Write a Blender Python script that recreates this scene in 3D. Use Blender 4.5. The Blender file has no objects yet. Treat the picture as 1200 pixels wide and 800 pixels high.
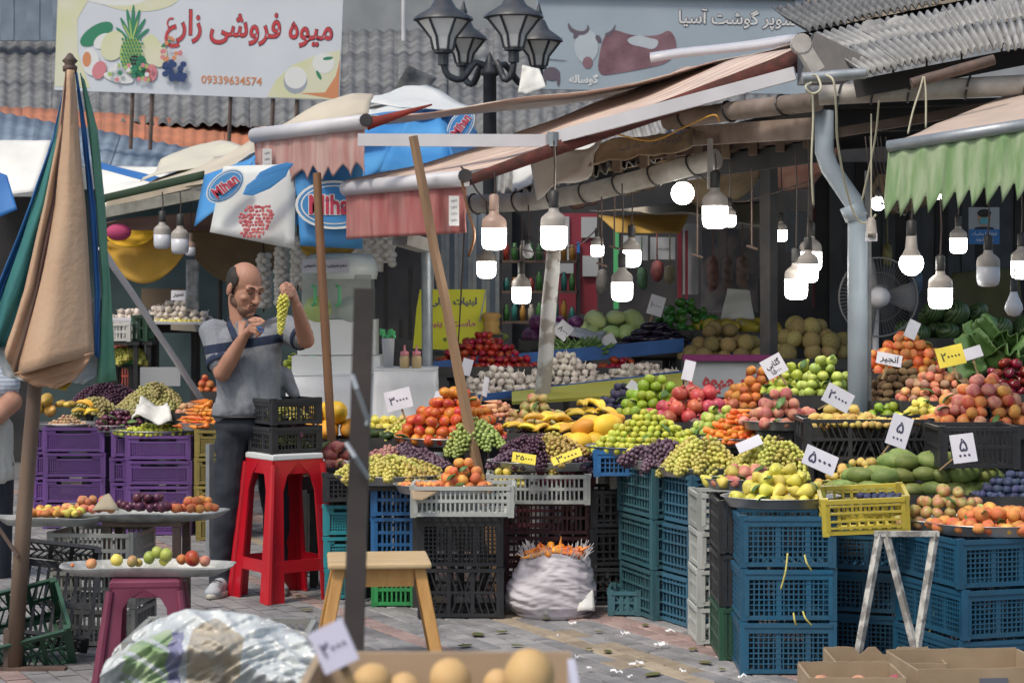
import bpy, math, random, unicodedata
from mathutils import Vector, Matrix, Euler, noise
random.seed(7)
R = math.radians
PI = math.pi
scene = bpy.context.scene
COL = scene.collection
# ---------------------------------------------------------------- camera, sky, sun, exposure
F, CX, HY, CH = 2400.0, 600.0, 345.0, 1.6        # focal length in px of a 1200 px wide frame, horizon row, eye height
cam_data = bpy.data.cameras.new("camera")
cam_data.lens = 72.0
cam_data.sensor_width = 36.0
cam_data.shift_y = -55.0 / 1200.0
cam_data.clip_end = 500
cam_data.dof.use_dof = True
cam_data.dof.focus_distance = 10.3
cam_data.dof.aperture_fstop = 6.3
cam = bpy.data.objects.new("camera", cam_data)
COL.objects.link(cam)
cam.location = (0, 0, CH)
cam.rotation_euler = (R(90), 0, 0)
scene.camera = cam
world = bpy.data.worlds.new("World")
scene.world = world
world.use_nodes = True
wn = world.node_tree
sky = wn.nodes.new("ShaderNodeTexSky")
sky.sky_type = 'NISHITA'
sky.sun_disc = False
SUN_EL, SUN_AZ = 56.0, 222.0
sky.sun_elevation = R(SUN_EL)
sky.sun_rotation = R(SUN_AZ)
sky.air_density = 1.4
sky.dust_density = 4.0
wn.links.new(sky.outputs[0], wn.nodes["Background"].inputs[0])
wn.nodes["Background"].inputs[1].default_value = 0.1
sun_data = bpy.data.lights.new("sun", 'SUN')
sun_data.energy = 1.5
sun_data.angle = R(10)
sun_data.color = (1.0, 0.93, 0.82)
sun = bpy.data.objects.new("sun", sun_data)
COL.objects.link(sun)
sd = Vector((math.sin(R(SUN_AZ)) * math.cos(R(SUN_EL)), math.cos(R(SUN_AZ)) * math.cos(R(SUN_EL)), math.sin(R(SUN_EL))))
sun.rotation_euler = sd.to_track_quat('Z', 'Y').to_euler()
sun.location = (0, 0, 30)
scene.view_settings.view_transform = 'Standard'
scene.view_settings.look = 'None'
scene.view_settings.exposure = 0.5
scene.view_settings.gamma = 1.0
scene.view_settings.use_curve_mapping = False
scene.render.film_transparent = False

def U(px, py, d):
    """world point seen at photo pixel (px, py) at distance d"""
    return Vector(((px - CX) / F * d, d, CH - (py - HY) / F * d))

# ---------------------------------------------------------------- object helpers
def tag(o, label=None, cat=None, group=None, kind=None):
    if label: o["label"] = label
    if cat: o["category"] = cat
    if group: o["group"] = group
    if kind: o["kind"] = kind
    return o

def thing(name, label, cat, loc=(0, 0, 0), rz=0.0, group=None):
    o = bpy.data.objects.new(name, None)
    COL.objects.link(o)
    o.location = loc
    o.rotation_euler = (0, 0, rz)
    return tag(o, label, cat, group)

def link(name, mesh, parent=None, loc=(0, 0, 0), rot=(0, 0, 0), sc=None):
    o = bpy.data.objects.new(name, mesh)
    COL.objects.link(o)
    if parent is not None: o.parent = parent
    o.location = loc
    o.rotation_euler = rot
    if sc is not None: o.scale = sc if hasattr(sc, "__len__") else (sc, sc, sc)
    return o

def copy_tree(o, parent=None):
    c = o.copy()
    COL.objects.link(c)
    c.parent = parent
    for ch in o.children:
        copy_tree(ch, c)
    return c

# ---------------------------------------------------------------- materials
MATS = {}
def mat(name, col, rough=0.6, col2=None, scale=6.0, bump=0.0, bscale=None, metal=0.0, vary=0.0, spec=0.5,
        emit=0.0, alpha=1.0, trans=0.0, contrast=0.5, stretch=(1, 1, 1), coat=0.0, detail=4.0, sub=0.0, hue=0.0):
    """noise between col and col2, brightness varied per object by vary; procedural bump"""
    if name in MATS: return MATS[name]
    m = bpy.data.materials.new(name)
    m.use_nodes = True
    nt = m.node_tree; N = nt.nodes; L = nt.links
    b = N["Principled BSDF"]
    b.inputs["Roughness"].default_value = rough
    b.inputs["Metallic"].default_value = metal
    b.inputs["Specular IOR Level"].default_value = spec
    b.inputs["Coat Weight"].default_value = coat
    b.inputs["Alpha"].default_value = alpha
    b.inputs["Transmission Weight"].default_value = trans
    if sub:
        b.inputs["Subsurface Weight"].default_value = sub
        b.inputs["Subsurface Radius"].default_value = (0.02, 0.012, 0.006)
        b.inputs["Subsurface Scale"].default_value = 0.3
    tc = N.new("ShaderNodeTexCoord")
    oi = N.new("ShaderNodeObjectInfo")
    mp = N.new("ShaderNodeMapping"); mp.inputs["Scale"].default_value = stretch
    L.new(tc.outputs["Object"], mp.inputs["Vector"])
    off = N.new("ShaderNodeVectorMath"); off.operation = 'ADD'
    mul = N.new("ShaderNodeMath"); mul.operation = 'MULTIPLY'; mul.inputs[1].default_value = 37.0
    L.new(oi.outputs["Random"], mul.inputs[0])
    L.new(mp.outputs[0], off.inputs[0]); L.new(mul.outputs[0], off.inputs[1])
    c4 = lambda c: (c[0], c[1], c[2], 1)
    last = None
    if col2 is not None:
        nz = N.new("ShaderNodeTexNoise"); nz.inputs["Scale"].default_value = scale; nz.inputs["Detail"].default_value = detail
        L.new(off.outputs[0], nz.inputs["Vector"])
        rp = N.new("ShaderNodeValToRGB")
        w = 0.25 * (1 - contrast) + 0.02
        rp.color_ramp.elements[0].position = 0.5 - w; rp.color_ramp.elements[0].color = c4(col)
        rp.color_ramp.elements[1].position = 0.5 + w; rp.color_ramp.elements[1].color = c4(col2)
        L.new(nz.outputs["Fac"], rp.inputs[0]); last = rp.outputs[0]
    if vary or hue:
        hs = N.new("ShaderNodeHueSaturation")
        mr = N.new("ShaderNodeMapRange"); mr.inputs[3].default_value = 1 - vary; mr.inputs[4].default_value = 1 + vary
        L.new(oi.outputs["Random"], mr.inputs[0]); L.new(mr.outputs[0], hs.inputs["Value"])
        if hue:
            m2 = N.new("ShaderNodeMath"); m2.operation = 'MULTIPLY'; m2.inputs[1].default_value = 7.31
            m3 = N.new("ShaderNodeMath"); m3.operation = 'FRACT'
            m4 = N.new("ShaderNodeMapRange"); m4.inputs[3].default_value = 0.5 - hue; m4.inputs[4].default_value = 0.5 + hue
            L.new(oi.outputs["Random"], m2.inputs[0]); L.new(m2.outputs[0], m3.inputs[0]); L.new(m3.outputs[0], m4.inputs[0])
            L.new(m4.outputs[0], hs.inputs["Hue"])
        if last is not None: L.new(last, hs.inputs["Color"])
        else: hs.inputs["Color"].default_value = c4(col)
        last = hs.outputs[0]
    if last is not None: L.new(last, b.inputs["Base Color"])
    else: b.inputs["Base Color"].default_value = c4(col)
    if bump:
        n2 = N.new("ShaderNodeTexNoise"); n2.inputs["Scale"].default_value = bscale or scale * 4; n2.inputs["Detail"].default_value = 5
        L.new(off.outputs[0], n2.inputs["Vector"])
        bp = N.new("ShaderNodeBump"); bp.inputs["Strength"].default_value = bump; bp.inputs["Distance"].default_value = 0.01
        L.new(n2.outputs["Fac"], bp.inputs["Height"]); L.new(bp.outputs[0], b.inputs["Normal"])
    if emit:
        b.inputs["Emission Color"].default_value = c4(col); b.inputs["Emission Strength"].default_value = emit
    MATS[name] = m
    return m

def band_mat(name, cols, width, axis=0, rough=0.7, obj=True, bump=0.15, dirt=0.25, soft=0.02):
    """stripes of the given colours along one object axis, repeated every len(cols)*width, with dirt noise"""
    if name in MATS: return MATS[name]
    m = bpy.data.materials.new(name); m.use_nodes = True
    nt = m.node_tree; N = nt.nodes; L = nt.links; b = N["Principled BSDF"]; b.inputs["Roughness"].default_value = rough
    tc = N.new("ShaderNodeTexCoord"); sp = N.new("ShaderNodeSeparateXYZ"); L.new(tc.outputs["UV" if not obj else "Object"], sp.inputs[0])
    dv = N.new("ShaderNodeMath"); dv.operation = 'DIVIDE'; dv.inputs[1].default_value = width * len(cols)
    fr = N.new("ShaderNodeMath"); fr.operation = 'FRACT'
    L.new(sp.outputs[axis], dv.inputs[0]); L.new(dv.outputs[0], fr.inputs[0])
    rp = N.new("ShaderNodeValToRGB"); rp.color_ramp.interpolation = 'CONSTANT'
    e = rp.color_ramp.elements
    while len(e) < len(cols): e.new(0.5)
    for i, c in enumerate(cols):
        e[i].position = i / len(cols); e[i].color = (*c, 1)
    L.new(fr.outputs[0], rp.inputs[0])
    nz = N.new("ShaderNodeTexNoise"); nz.inputs["Scale"].default_value = 5; nz.inputs["Detail"].default_value = 6
    L.new(tc.outputs["Object"], nz.inputs["Vector"])
    mx = N.new("ShaderNodeMixRGB"); mx.blend_type = 'MULTIPLY'; mx.inputs[0].default_value = 1
    mr = N.new("ShaderNodeMapRange"); mr.inputs[1].default_value = 0.35; mr.inputs[2].default_value = 0.65; mr.inputs[3].default_value = 1 - dirt; mr.inputs[4].default_value = 1.0
    L.new(nz.outputs["Fac"], mr.inputs[0]); L.new(rp.outputs[0], mx.inputs[1]); L.new(mr.outputs[0], mx.inputs[2])
    L.new(mx.outputs[0], b.inputs["Base Color"])
    if bump:
        bp = N.new("ShaderNodeBump"); bp.inputs["Strength"].default_value = bump; bp.inputs["Distance"].default_value = 0.02
        L.new(nz.outputs["Fac"], bp.inputs["Height"]); L.new(bp.outputs[0], b.inputs["Normal"])
    MATS[name] = m
    return m

# ---------------------------------------------------------------- mesh builder
class MB:
    def __init__(s): s.v = []; s.f = []; s.m = []; s.cur = 0
    def add(s, vs, fs):
        o = len(s.v); s.v.extend([tuple(p) for p in vs])
        for f in fs: s.f.append([o + i for i in f]); s.m.append(s.cur)
        return s
    def box(s, c, d, M=None, taper=1.0):
        x, y, z = d[0] / 2, d[1] / 2, d[2] / 2; t = taper
        P = [(-x, -y, -z), (x, -y, -z), (x, y, -z), (-x, y, -z), (-x * t, -y * t, z), (x * t, -y * t, z), (x * t, y * t, z), (-x * t, y * t, z)]
        c = Vector(c)
        P = [(M @ Vector(p) if M else Vector(p)) + c for p in P]
        return s.add(P, [(0, 3, 2, 1), (4, 5, 6, 7), (0, 1, 5, 4), (1, 2, 6, 5), (2, 3, 7, 6), (3, 0, 4, 7)])
    def bar(s, a, b, w, h=None, up=(0, 0, 1)):
        a, b = Vector(a), Vector(b); h = h or w
        z = (b - a).normalized(); u = Vector(up)
        if abs(z.dot(u)) > 0.98: u = Vector((0, 1, 0))
        x = z.cross(u).normalized(); y = x.cross(z).normalized()
        q = [x * -w / 2 + y * -h / 2, x * w / 2 + y * -h / 2, x * w / 2 + y * h / 2, x * -w / 2 + y * h / 2]
        return s.add([a + k for k in q] + [b + k for k in q], [(3, 2, 1, 0), (4, 5, 6, 7), (0, 1, 5, 4), (1, 2, 6, 5), (2, 3, 7, 6), (3, 0, 4, 7)])
    def tube(s, pts, r, n=8, caps=True, flat=1.0):
        pts = [Vector(p) for p in pts]; rs = r if hasattr(r, "__len__") else [r] * len(pts)
        base = len(s.v); prev = None
        for i, p in enumerate(pts):
            t = (pts[min(i + 1, len(pts) - 1)] - pts[max(i - 1, 0)])
            t = t.normalized() if t.length > 1e-9 else Vector((0, 0, 1))
            if prev is None:
                u = Vector((0, 0, 1)) if abs(t.z) < 0.9 else Vector((1, 0, 0))
                x = t.cross(u).normalized()
            else:
                x = (prev - t * prev.dot(t)).normalized()
            prev = x; y = t.cross(x)
            for k in range(n):
                a = 2 * PI * k / n
                s.v.append(tuple(p + (x * math.cos(a) + y * math.sin(a) * flat) * rs[i]))
        for i in range(len(pts) - 1):
            for k in range(n):
                k2 = (k + 1) % n
                s.f.append([base + i * n + k, base + i * n + k2, base + (i + 1) * n + k2, base + (i + 1) * n + k]); s.m.append(s.cur)
        if caps:
            s.f.append([base + k for k in range(n)][::-1]); s.m.append(s.cur)
            s.f.append([base + (len(pts) - 1) * n + k for k in range(n)]); s.m.append(s.cur)
        return s
    def lathe(s, prof, n=16, c=(0, 0, 0), M=None, close=True):
        base = len(s.v); c = Vector(c)
        for r, z in prof:
            for k in range(n):
                a = 2 * PI * k / n; p = Vector((r * math.cos(a), r * math.sin(a), z))
                s.v.append(tuple((M @ p if M else p) + c))
        for i in range(len(prof) - 1):
            for k in range(n):
                k2 = (k + 1) % n
                s.f.append([base + i * n + k, base + i * n + k2, base + (i + 1) * n + k2, base + (i + 1) * n + k]); s.m.append(s.cur)
        if close:
            s.f.append([base + k for k in range(n)][::-1]); s.m.append(s.cur)
            s.f.append([base + (len(prof) - 1) * n + k for k in range(n)]); s.m.append(s.cur)
        return s
    def ball(s, c, r, nu=12, nv=8, M=None):
        rr = r if hasattr(r, "__len__") else (r, r, r); c = Vector(c); base = len(s.v)
        for j in range(1, nv):
            t = PI * j / nv
            for i in range(nu):
                a = 2 * PI * i / nu
                p = Vector((rr[0] * math.sin(t) * math.cos(a), rr[1] * math.sin(t) * math.sin(a), rr[2] * math.cos(t)))
                s.v.append(tuple((M @ p if M else p) + c))
        for z in (rr[2], -rr[2]):
            p = Vector((0, 0, z)); s.v.append(tuple((M @ p if M else p) + c))
        T = base + (nv - 1) * nu; B = T + 1
        for i in range(nu):
            i2 = (i + 1) % nu
            s.f.append([T, base + i, base + i2]); s.m.append(s.cur)
            for j in range(nv - 2):
                s.f.append([base + j * nu + i, base + (j + 1) * nu + i, base + (j + 1) * nu + i2, base + j * nu + i2]); s.m.append(s.cur)
            s.f.append([base + (nv - 2) * nu + i2, base + (nv - 2) * nu + i, B]); s.m.append(s.cur)
        return s
    def prism(s, poly, depth, M=None, c=(0, 0, 0)):
        """poly in XZ plane, extruded along +Y by depth"""
        n = len(poly); c = Vector(c)
        P = [Vector((x, 0, z)) for x, z in poly] + [Vector((x, depth, z)) for x, z in poly]
        P = [(M @ p if M else p) + c for p in P]
        return s.add(P, [list(range(n))[::-1], list(range(n, 2 * n))] + [(i, (i + 1) % n, n + (i + 1) % n, n + i) for i in range(n)])
    def sheet(s, fn, nx, ny, t=0.004):
        """two sided sheet of thickness t from fn(u,v)->Vector"""
        g = [[fn(i / nx, j / ny) for i in range(nx + 1)] for j in range(ny + 1)]
        nn = []
        for j in range(ny + 1):
            for i in range(nx + 1):
                a = g[j][min(i + 1, nx)] - g[j][max(i - 1, 0)]; b = g[min(j + 1, ny)][i] - g[max(j - 1, 0)][i]
                q = a.cross(b); nn.append(q.normalized() if q.length > 1e-12 else Vector((0, 0, 1)))
        base = len(s.v); W = nx + 1; S = W * (ny + 1)
        for sg in (1, -1):
            k = 0
            for j in range(ny + 1):
                for i in range(nx + 1):
                    s.v.append(tuple(g[j][i] + nn[k] * (t / 2 * sg))); k += 1
        for j in range(ny):
            for i in range(nx):
                q = [base + j * W + i, base + j * W + i + 1, base + (j + 1) * W + i + 1, base + (j + 1) * W + i]
                s.f.append(q); s.m.append(s.cur); s.f.append([x + S for x in q][::-1]); s.m.append(s.cur)
        edge = [i for i in range(nx)] + [nx + W * j for j in range(ny)] + [W * ny + i for i in range(nx, 0, -1)] + [W * j for j in range(ny, 0, -1)]
        for k in range(len(edge)):
            a, b = edge[k] + base, edge[(k + 1) % len(edge)] + base
            s.f.append([a, a + S, b + S, b]); s.m.append(s.cur)
        return s
    def mesh(s, name, mats, smooth=False):
        me = bpy.data.meshes.new(name)
        me.from_pydata(s.v, [], s.f)
        for m in (mats if isinstance(mats, (list, tuple)) else [mats]): me.materials.append(m)
        if any(s.m): me.polygons.foreach_set("material_index", s.m)
        if smooth: me.polygons.foreach_set("use_smooth", [True] * len(me.polygons))
        me.update()
        return me
    def build(s, name, mats, parent=None, smooth=False, **k):
        return link(name, s.mesh(name, mats, smooth), parent, **k)

def smooth_by_angle(o, ang=40):
    me = o.data
    me.polygons.foreach_set("use_smooth", [True] * len(me.polygons))
    me.set_sharp_from_angle(angle=R(ang))
    return o

# ---------------------------------------------------------------- lettering (joined Persian letter forms)
FORMS = {}
for cp in list(range(0xFE70, 0xFEFD)) + list(range(0xFB50, 0xFC00)):
    _d = unicodedata.decomposition(chr(cp)).split()
    if len(_d) == 2 and _d[0] in ('<isolated>', '<initial>', '<medial>', '<final>'):
        FORMS.setdefault(int(_d[1], 16), {})[_d[0][1:-1]] = chr(cp)
def shape_text(s):
    out = []
    for i, c in enumerate(s):
        f = FORMS.get(ord(c))
        if not f: out.append(c); continue
        p = FORMS.get(ord(s[i - 1]), {}) if i else {}
        n = FORMS.get(ord(s[i + 1]), {}) if i + 1 < len(s) else {}
        jp = 'initial' in p and 'final' in f
        jn = 'initial' in f and 'final' in n
        out.append(f.get('medial' if jp and jn else 'final' if jp else 'initial' if jn else 'isolated', c))
    s = ''.join(reversed(out))
    import re
    return re.sub(r'[\u06f0-\u06f90-9]+', lambda m: m.group(0)[::-1], s)
TEXTS = {}
def text_mesh(s, width, m, bold=0.0, arab=True, thick=0.001, height=None):
    key = (s, width, m.name, bold, height)
    if key in TEXTS: return TEXTS[key]
    cu = bpy.data.curves.new("lettering", 'FONT')
    cu.body = shape_text(s) if arab else s
    cu.align_x = 'CENTER'; cu.align_y = 'CENTER'; cu.resolution_u = 3
    cu.extrude = 0.01; cu.offset = bold
    for i, ci in enumerate(cu.body_format): ci.material_index = i % 2
    cu.materials.append(m); cu.materials.append(m)
    o = bpy.data.objects.new("lettering", cu); COL.objects.link(o)
    dg = bpy.context.evaluated_depsgraph_get()
    me = bpy.data.meshes.new_from_object(o.evaluated_get(dg))
    bpy.data.objects.remove(o); bpy.data.curves.remove(cu)
    xs = [v.co.x for v in me.vertices]; ys = [v.co.y for v in me.vertices]
    if xs:
        k = width / (max(xs) - min(xs)); ky = height / (max(ys) - min(ys)) if height else k
        cx = (max(xs) + min(xs)) / 2; cy = (max(ys) + min(ys)) / 2
        up = set()
        for p in me.polygons:
            if p.material_index == 1: up.update(p.vertices)
        for v in me.vertices:
            z = (1 if v.co.z > 0 else -0.2) * thick + (thick * 0.4 if v.index in up else 0)
            v.co = ((v.co.x - cx) * k, -z, (v.co.y - cy) * ky)       # upright, facing -Y
    TEXTS[key] = me
    return me
def lettering(s, width, m, parent, loc=(0, 0, 0), rot=(0, 0, 0), bold=0.0, arab=True, height=None, name="lettering"):
    return link(name, text_mesh(s, width, m, bold, arab, height=height), parent, loc, rot)

def fbm(p, k=1.0):
    return noise.noise(Vector(p) * k) + 0.5 * noise.noise(Vector(p) * (k * 2.1) + Vector((5, 3, 1)))
def lerp(a, b, t): return a + (b - a) * t
def cloth(p00, p10, p11, p01, sag=0.0, wr=0.0, wk=2.0, seed=0, sagv=0.0):
    """bilinear patch with sag and wrinkles; p00->p10 is u, p00->p01 is v"""
    p00, p10, p11, p01 = map(Vector, (p00, p10, p11, p01))
    n = ((p10 - p00).cross(p01 - p00))
    n = n.normalized() if n.length > 1e-9 else Vector((0, 0, 1))
    def fn(u, v):
        p = lerp(lerp(p00, p10, u), lerp(p01, p11, u), v)
        p = p + Vector((0, 0, -1)) * (sag * 4 * u * (1 - u) + sagv * 4 * v * (1 - v))
        if wr: p = p + n * (wr * fbm((p.x + seed * 7.3, p.y, p.z), wk))
        return p
    return fn
ORD = ["first", "second", "third", "fourth", "fifth", "sixth", "seventh", "eighth", "ninth", "tenth", "eleventh", "twelfth", "thirteenth",
       "fourteenth", "fifteenth", "sixteenth", "seventeenth", "eighteenth", "nineteenth", "twentieth"]
def ordw(i): return ORD[i] if i < 20 else ("twenty-" + ORD[i - 20] if i < 29 else "%dth" % (i + 1))
# ---------------------------------------------------------------- the ground
GX, GY = 0.45, -0.893            # paving rows run this way
U_DIR = Vector((GX, GY, 0)).normalized(); V_DIR = Vector((-GY, GX, 0)).normalized()
m_ground = mat("ground_bed", (0.10, 0.10, 0.11), 0.95, (0.16, 0.155, 0.15), 3, 0.4)
g = MB(); g.add([(-120, -40, -0.03), (120, -40, -0.03), (120, 200, -0.03), (-120, 200, -0.03)], [(0, 1, 2, 3)])
tag(g.build("ground", m_ground), kind="structure")
m_pg = mat("paver_grey", (0.17, 0.17, 0.18), 0.9, (0.30, 0.295, 0.30), 5, 0.6, 60, vary=0.22)
m_pr = mat("paver_red", (0.25, 0.175, 0.165), 0.9, (0.34, 0.25, 0.23), 9, 0.5, 60, vary=0.18)
m_py = mat("paver_yellow", (0.27, 0.22, 0.165), 0.9, (0.36, 0.30, 0.22), 9, 0.5, 60, vary=0.18)
pave = thing("pavement", None, None); tag(pave, kind="structure")
PV = {}
def paver_mesh(m):
    b = MB(); w, l, h = 0.098, 0.196, 0.03
    c = 0.006
    b.add([(-l / 2, -w / 2, -h), (l / 2, -w / 2, -h), (l / 2, w / 2, -h), (-l / 2, w / 2, -h),
           (-l / 2, -w / 2, -c), (l / 2, -w / 2, -c), (l / 2, w / 2, -c), (-l / 2, w / 2, -c),
           (-l / 2 + c, -w / 2 + c, 0), (l / 2 - c, -w / 2 + c, 0), (l / 2 - c, w / 2 - c, 0), (-l / 2 + c, w / 2 - c, 0)],
          [(8, 9, 10, 11), (4, 5, 9, 8), (5, 6, 10, 9), (6, 7, 11, 10), (7, 4, 8, 11), (0, 1, 5, 4), (1, 2, 6, 5), (2, 3, 7, 6), (3, 0, 4, 7)])
    return b.mesh("paver", m)
for m in (m_pg, m_pr, m_py): PV[m.name] = paver_mesh(m)
ang = math.atan2(U_DIR.y, U_DIR.x)
cand = []
rnd = random.Random(3)
for iv in range(-60, 140):
    for iu in range(-120, 40):
        vv = iv * 0.105; uu = iu * 0.203 + (0.1 if iv % 2 else 0)
        p = U_DIR * uu + V_DIR * vv
        if not (6.0 < p.y < 17.5 and -4.6 < p.x < 3.2): continue
        px = CX + p.x / p.y * F; py = HY + 1.6 / p.y * F
        if not (-120 < px < 1320): continue
        q = vv + rnd.uniform(-.015, .015)
        mm = m_py if 4.42 < q < 4.62 else m_pr if (4.84 < q < 5.06 or 5.45 < q < 5.65) else m_pg
        if q < 3.9 and (0.0 < (q % 1.9) < 0.12): mm = m_pr
        cand.append((p, mm, px, py))
vis = [c for c in cand if c[3] < 800 and 380 < c[2] < 960 and c[0].y < 11.0]
vis.sort(key=lambda c: c[0].y)
single = set(id(c) for c in vis[:300])
rest = MB()
for c in cand:
    p, mm, px, py = c
    z = 0.0 + rnd.uniform(-.002, .002)
    if id(c) in single:
        link("paver", PV[mm.name], pave, (p.x, p.y, z), (rnd.uniform(-.012, .012), rnd.uniform(-.008, .008), ang + rnd.uniform(-.01, .01)))
    else:
        rest.cur = {m_pg.name: 0, m_pr.name: 1, m_py.name: 2}[mm.name]
        M = Matrix.Rotation(ang + rnd.uniform(-.01, .01), 3, 'Z')
        rest.box((p.x, p.y, z - 0.015), (0.194, 0.097, 0.03), M)
o = rest.build("paver_field", [m_pg, m_pr, m_py], pave); o["kind"] = "stuff"
# litter on the pavement
m_litter = mat("litter_paper", (0.75, 0.75, 0.76), 0.8)
for i, (px, py, w) in enumerate([(672, 734, 14), (785, 743, 20), (733, 746, 14), (775, 759, 26), (745, 781, 24), (722, 792, 18), (775, 758, 10), (657, 776, 6),
                                (676, 774, 5), (660, 714, 8), (560, 775, 8), (690, 787, 8), (738, 797, 9), (800, 790, 10), (653, 749, 4), (870, 797, 12)]):
    d = 3840 / (py - HY); s = w / F * d * .8; b = MB()
    rr = random.Random(i)
    pts = [Vector((s * (k / 5 - .5), rr.uniform(-.25, .25) * s, 0.004 + rr.uniform(0, .012))) for k in range(6)]
    for k in range(5):
        ww = s * rr.uniform(.05, .12)
        a, c = pts[k], pts[k + 1]
        b.add([a + Vector((0, -ww, 0)), c + Vector((0, -ww, 0)), c + Vector((0, ww, .006)), a + Vector((0, ww, .006)),
               a + Vector((0, -ww, .002)), c + Vector((0, -ww, .002)), c + Vector((0, ww, .008)), a + Vector((0, ww, .008))],
              [(3, 2, 1, 0), (4, 5, 6, 7), (0, 1, 5, 4), (1, 2, 6, 5), (2, 3, 7, 6), (3, 0, 4, 7)])
    where = "before the sack" if py < 740 and px < 700 else "near the blue crate stacks" if px > 765 else "in the open middle of the pavement"
    o = b.build("paper_scrap", m_litter, None, loc=(U(px, py, d).x, d, 0.006), rot=(0, 0, rr.uniform(-.5, .5)))
    tag(o, "torn white paper scrap on the pavement, %s from the left of the scattered scraps" % ordw(sorted([672, 785, 733, 775.1, 745, 722, 775, 657, 676, 660, 560, 690, 738, 800, 653, 870]).index(
        [672, 785, 733, 775.1, 745, 722, 775, 657, 676, 660, 560, 690, 738, 800, 653, 870][i])), "paper scrap", "paper scraps littering the pavement")

m_scrap = mat("leaf_scrap_green", (.07, .12, .03), .8, (.20, .16, .06), 30, .2, vary=.3)
SP = [(588, 742), (606, 758), (640, 726), (702, 742), (712, 765), (756, 734), (765, 792), (812, 762), (826, 778), (846, 786), (360, 716), (350, 700), (560, 745), (545, 758), (872, 779), (690, 762)]
for i, (px, py) in enumerate(SP):
    d = 3840 / (py - HY); rr = random.Random(i + 40); r0 = rr.uniform(.012, .03)
    b = MB(); b.sheet(lambda u, v: Vector(((u - .5) * 2 * r0 * math.sin(PI * (.1 + .8 * v)), (v - .5) * 3 * r0, .006 + .01 * noise.noise(Vector((u * 4, v * 4, i))))), 4, 4, .002)
    o = b.build("leaf_scrap", m_scrap, None, loc=(U(px, py, d).x, d, 0.005), rot=(0, 0, rr.uniform(0, 6)))
    tag(o, "small trodden leaf scrap on the pavement, %s from the left of the leaf scraps" % ordw(sorted(SP).index((px, py))), "leaf scrap", "leaf scraps littering the pavement")
# ---------------------------------------------------------------- crates
def panel(w, h, style, t=0.008):
    """a crate wall in the XZ plane, centred on x, standing on z=0, outside towards -Y"""
    b = MB(); e = 0.018
    b.box((0, -0.004, h - e / 2), (w, t + 0.008, e)); b.box((0, -0.001, e / 2 + .004), (w - .002, t + .002, e))
    for sx in (-1, 1): b.box((sx * (w / 2 - e / 2), -0.0025, h / 2), (e, t + 0.003, h - 2 * e - .002))
    iw, ih = w - 2 * e, h - 2 * e
    z0 = e + .004
    if style == 'slot':          # rows of upright slots
        rows = 3 if h > .2 else 2
        n = int(iw / 0.022)
        for i in range(1, n): b.box((-iw / 2 + iw * i / n, 0, z0 + ih / 2), (0.009, t * .7, ih))
        for r in range(1, rows): b.box((0, -0.0005, z0 + ih * r / rows), (iw, t, 0.016))
    elif style == 'rib':         # widely spaced upright ribs and horizontal rings
        n = max(4, int(iw / 0.034))
        for i in range(1, n): b.box((-iw / 2 + iw * i / n, 0, z0 + ih / 2), (0.012, t * .7, ih))
        for r in (0.1, 0.34, 0.62, 0.88): b.box((0, -0.004, z0 + ih * r), (iw, t * 1.7, 0.008))
    elif style == 'grid':
        n = int(iw / 0.02); k = int(ih / 0.02)
        for i in range(1, n):
            b.box((-iw / 2 + iw * i / n, 0, z0 + ih / 2), (0.022 if i % 6 == 0 else 0.006, t * .6, ih))
        for i in range(1, k): b.box((0, -0.001, z0 + ih * i / k), (iw, t * .6, 0.005))
        b.box((0, -0.003, z0 + ih * .93), (iw, t * 1.2, 0.03))
    elif style == 'diag':
        n = int(iw / 0.03)
        for i in range(n):
            x = -iw / 2 + iw * (i + .5) / n; sg = 1 if i < n / 2 else -1
            for (a, c) in ((0, .5), (.5, 1)):
                s2 = sg if a == 0 else -sg
                b.bar((x - s2 * 0.012, 0, z0 + ih * a), (x + s2 * 0.022, 0, z0 + ih * c), 0.007, t * .6, (0, 1, 0))
        b.box((0, -0.001, z0 + ih * .5), (iw, t, 0.012))
        for x in (-iw / 6, iw / 6): b.box((x, -0.002, z0 + ih / 2), (0.02, t, ih))
    elif style == 'fine':        # finely pierced plate with an open hand slot
        n = int(iw / 0.013); k = max(3, int(ih * .72 / 0.013))
        for i in range(1, n): b.box((-iw / 2 + iw * i / n, 0, z0 + ih * .36), (0.0055, t * .6, ih * .72))
        for i in range(0, k + 1): b.box((0, -0.0008, z0 + ih * .72 * i / k), (iw, t * .6, 0.0055))
        b.box((0, -0.001, z0 + ih * .76), (iw, t, 0.012))
        for sx in (-1, 1): b.box((sx * iw * .42, -0.001, z0 + ih * .88), (iw * .16, t, ih * .24))
    return b
PANELS = {}
def crate_parts(w, l, h, style, m):
    k = (w, l, h, style, m.name)
    if k not in PANELS:
        base = MB(); n = int(w / .04)
        base.box((0, 0, 0.006), (w - .03, 0.03, .008))
        for i in range(1, n): base.box((-w / 2 + w * i / n, 0, 0.008), (0.014, l - .03, 0.008))
        for s_ in (-1, 1): base.box((0, s_ * (l / 2 - .03), 0.006), (w - .03, .03, .008))
        feet = MB(); feet.box((0, 0, h / 2 + .002), (.03, .03, h + .006))
        PANELS[k] = (panel(w - .03, h, style).mesh("side_panel", m), panel(l - .03, h, style).mesh("end_panel", m), base.mesh("base_grid", m), feet.mesh("corner_post", m))
    return PANELS[k]
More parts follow.
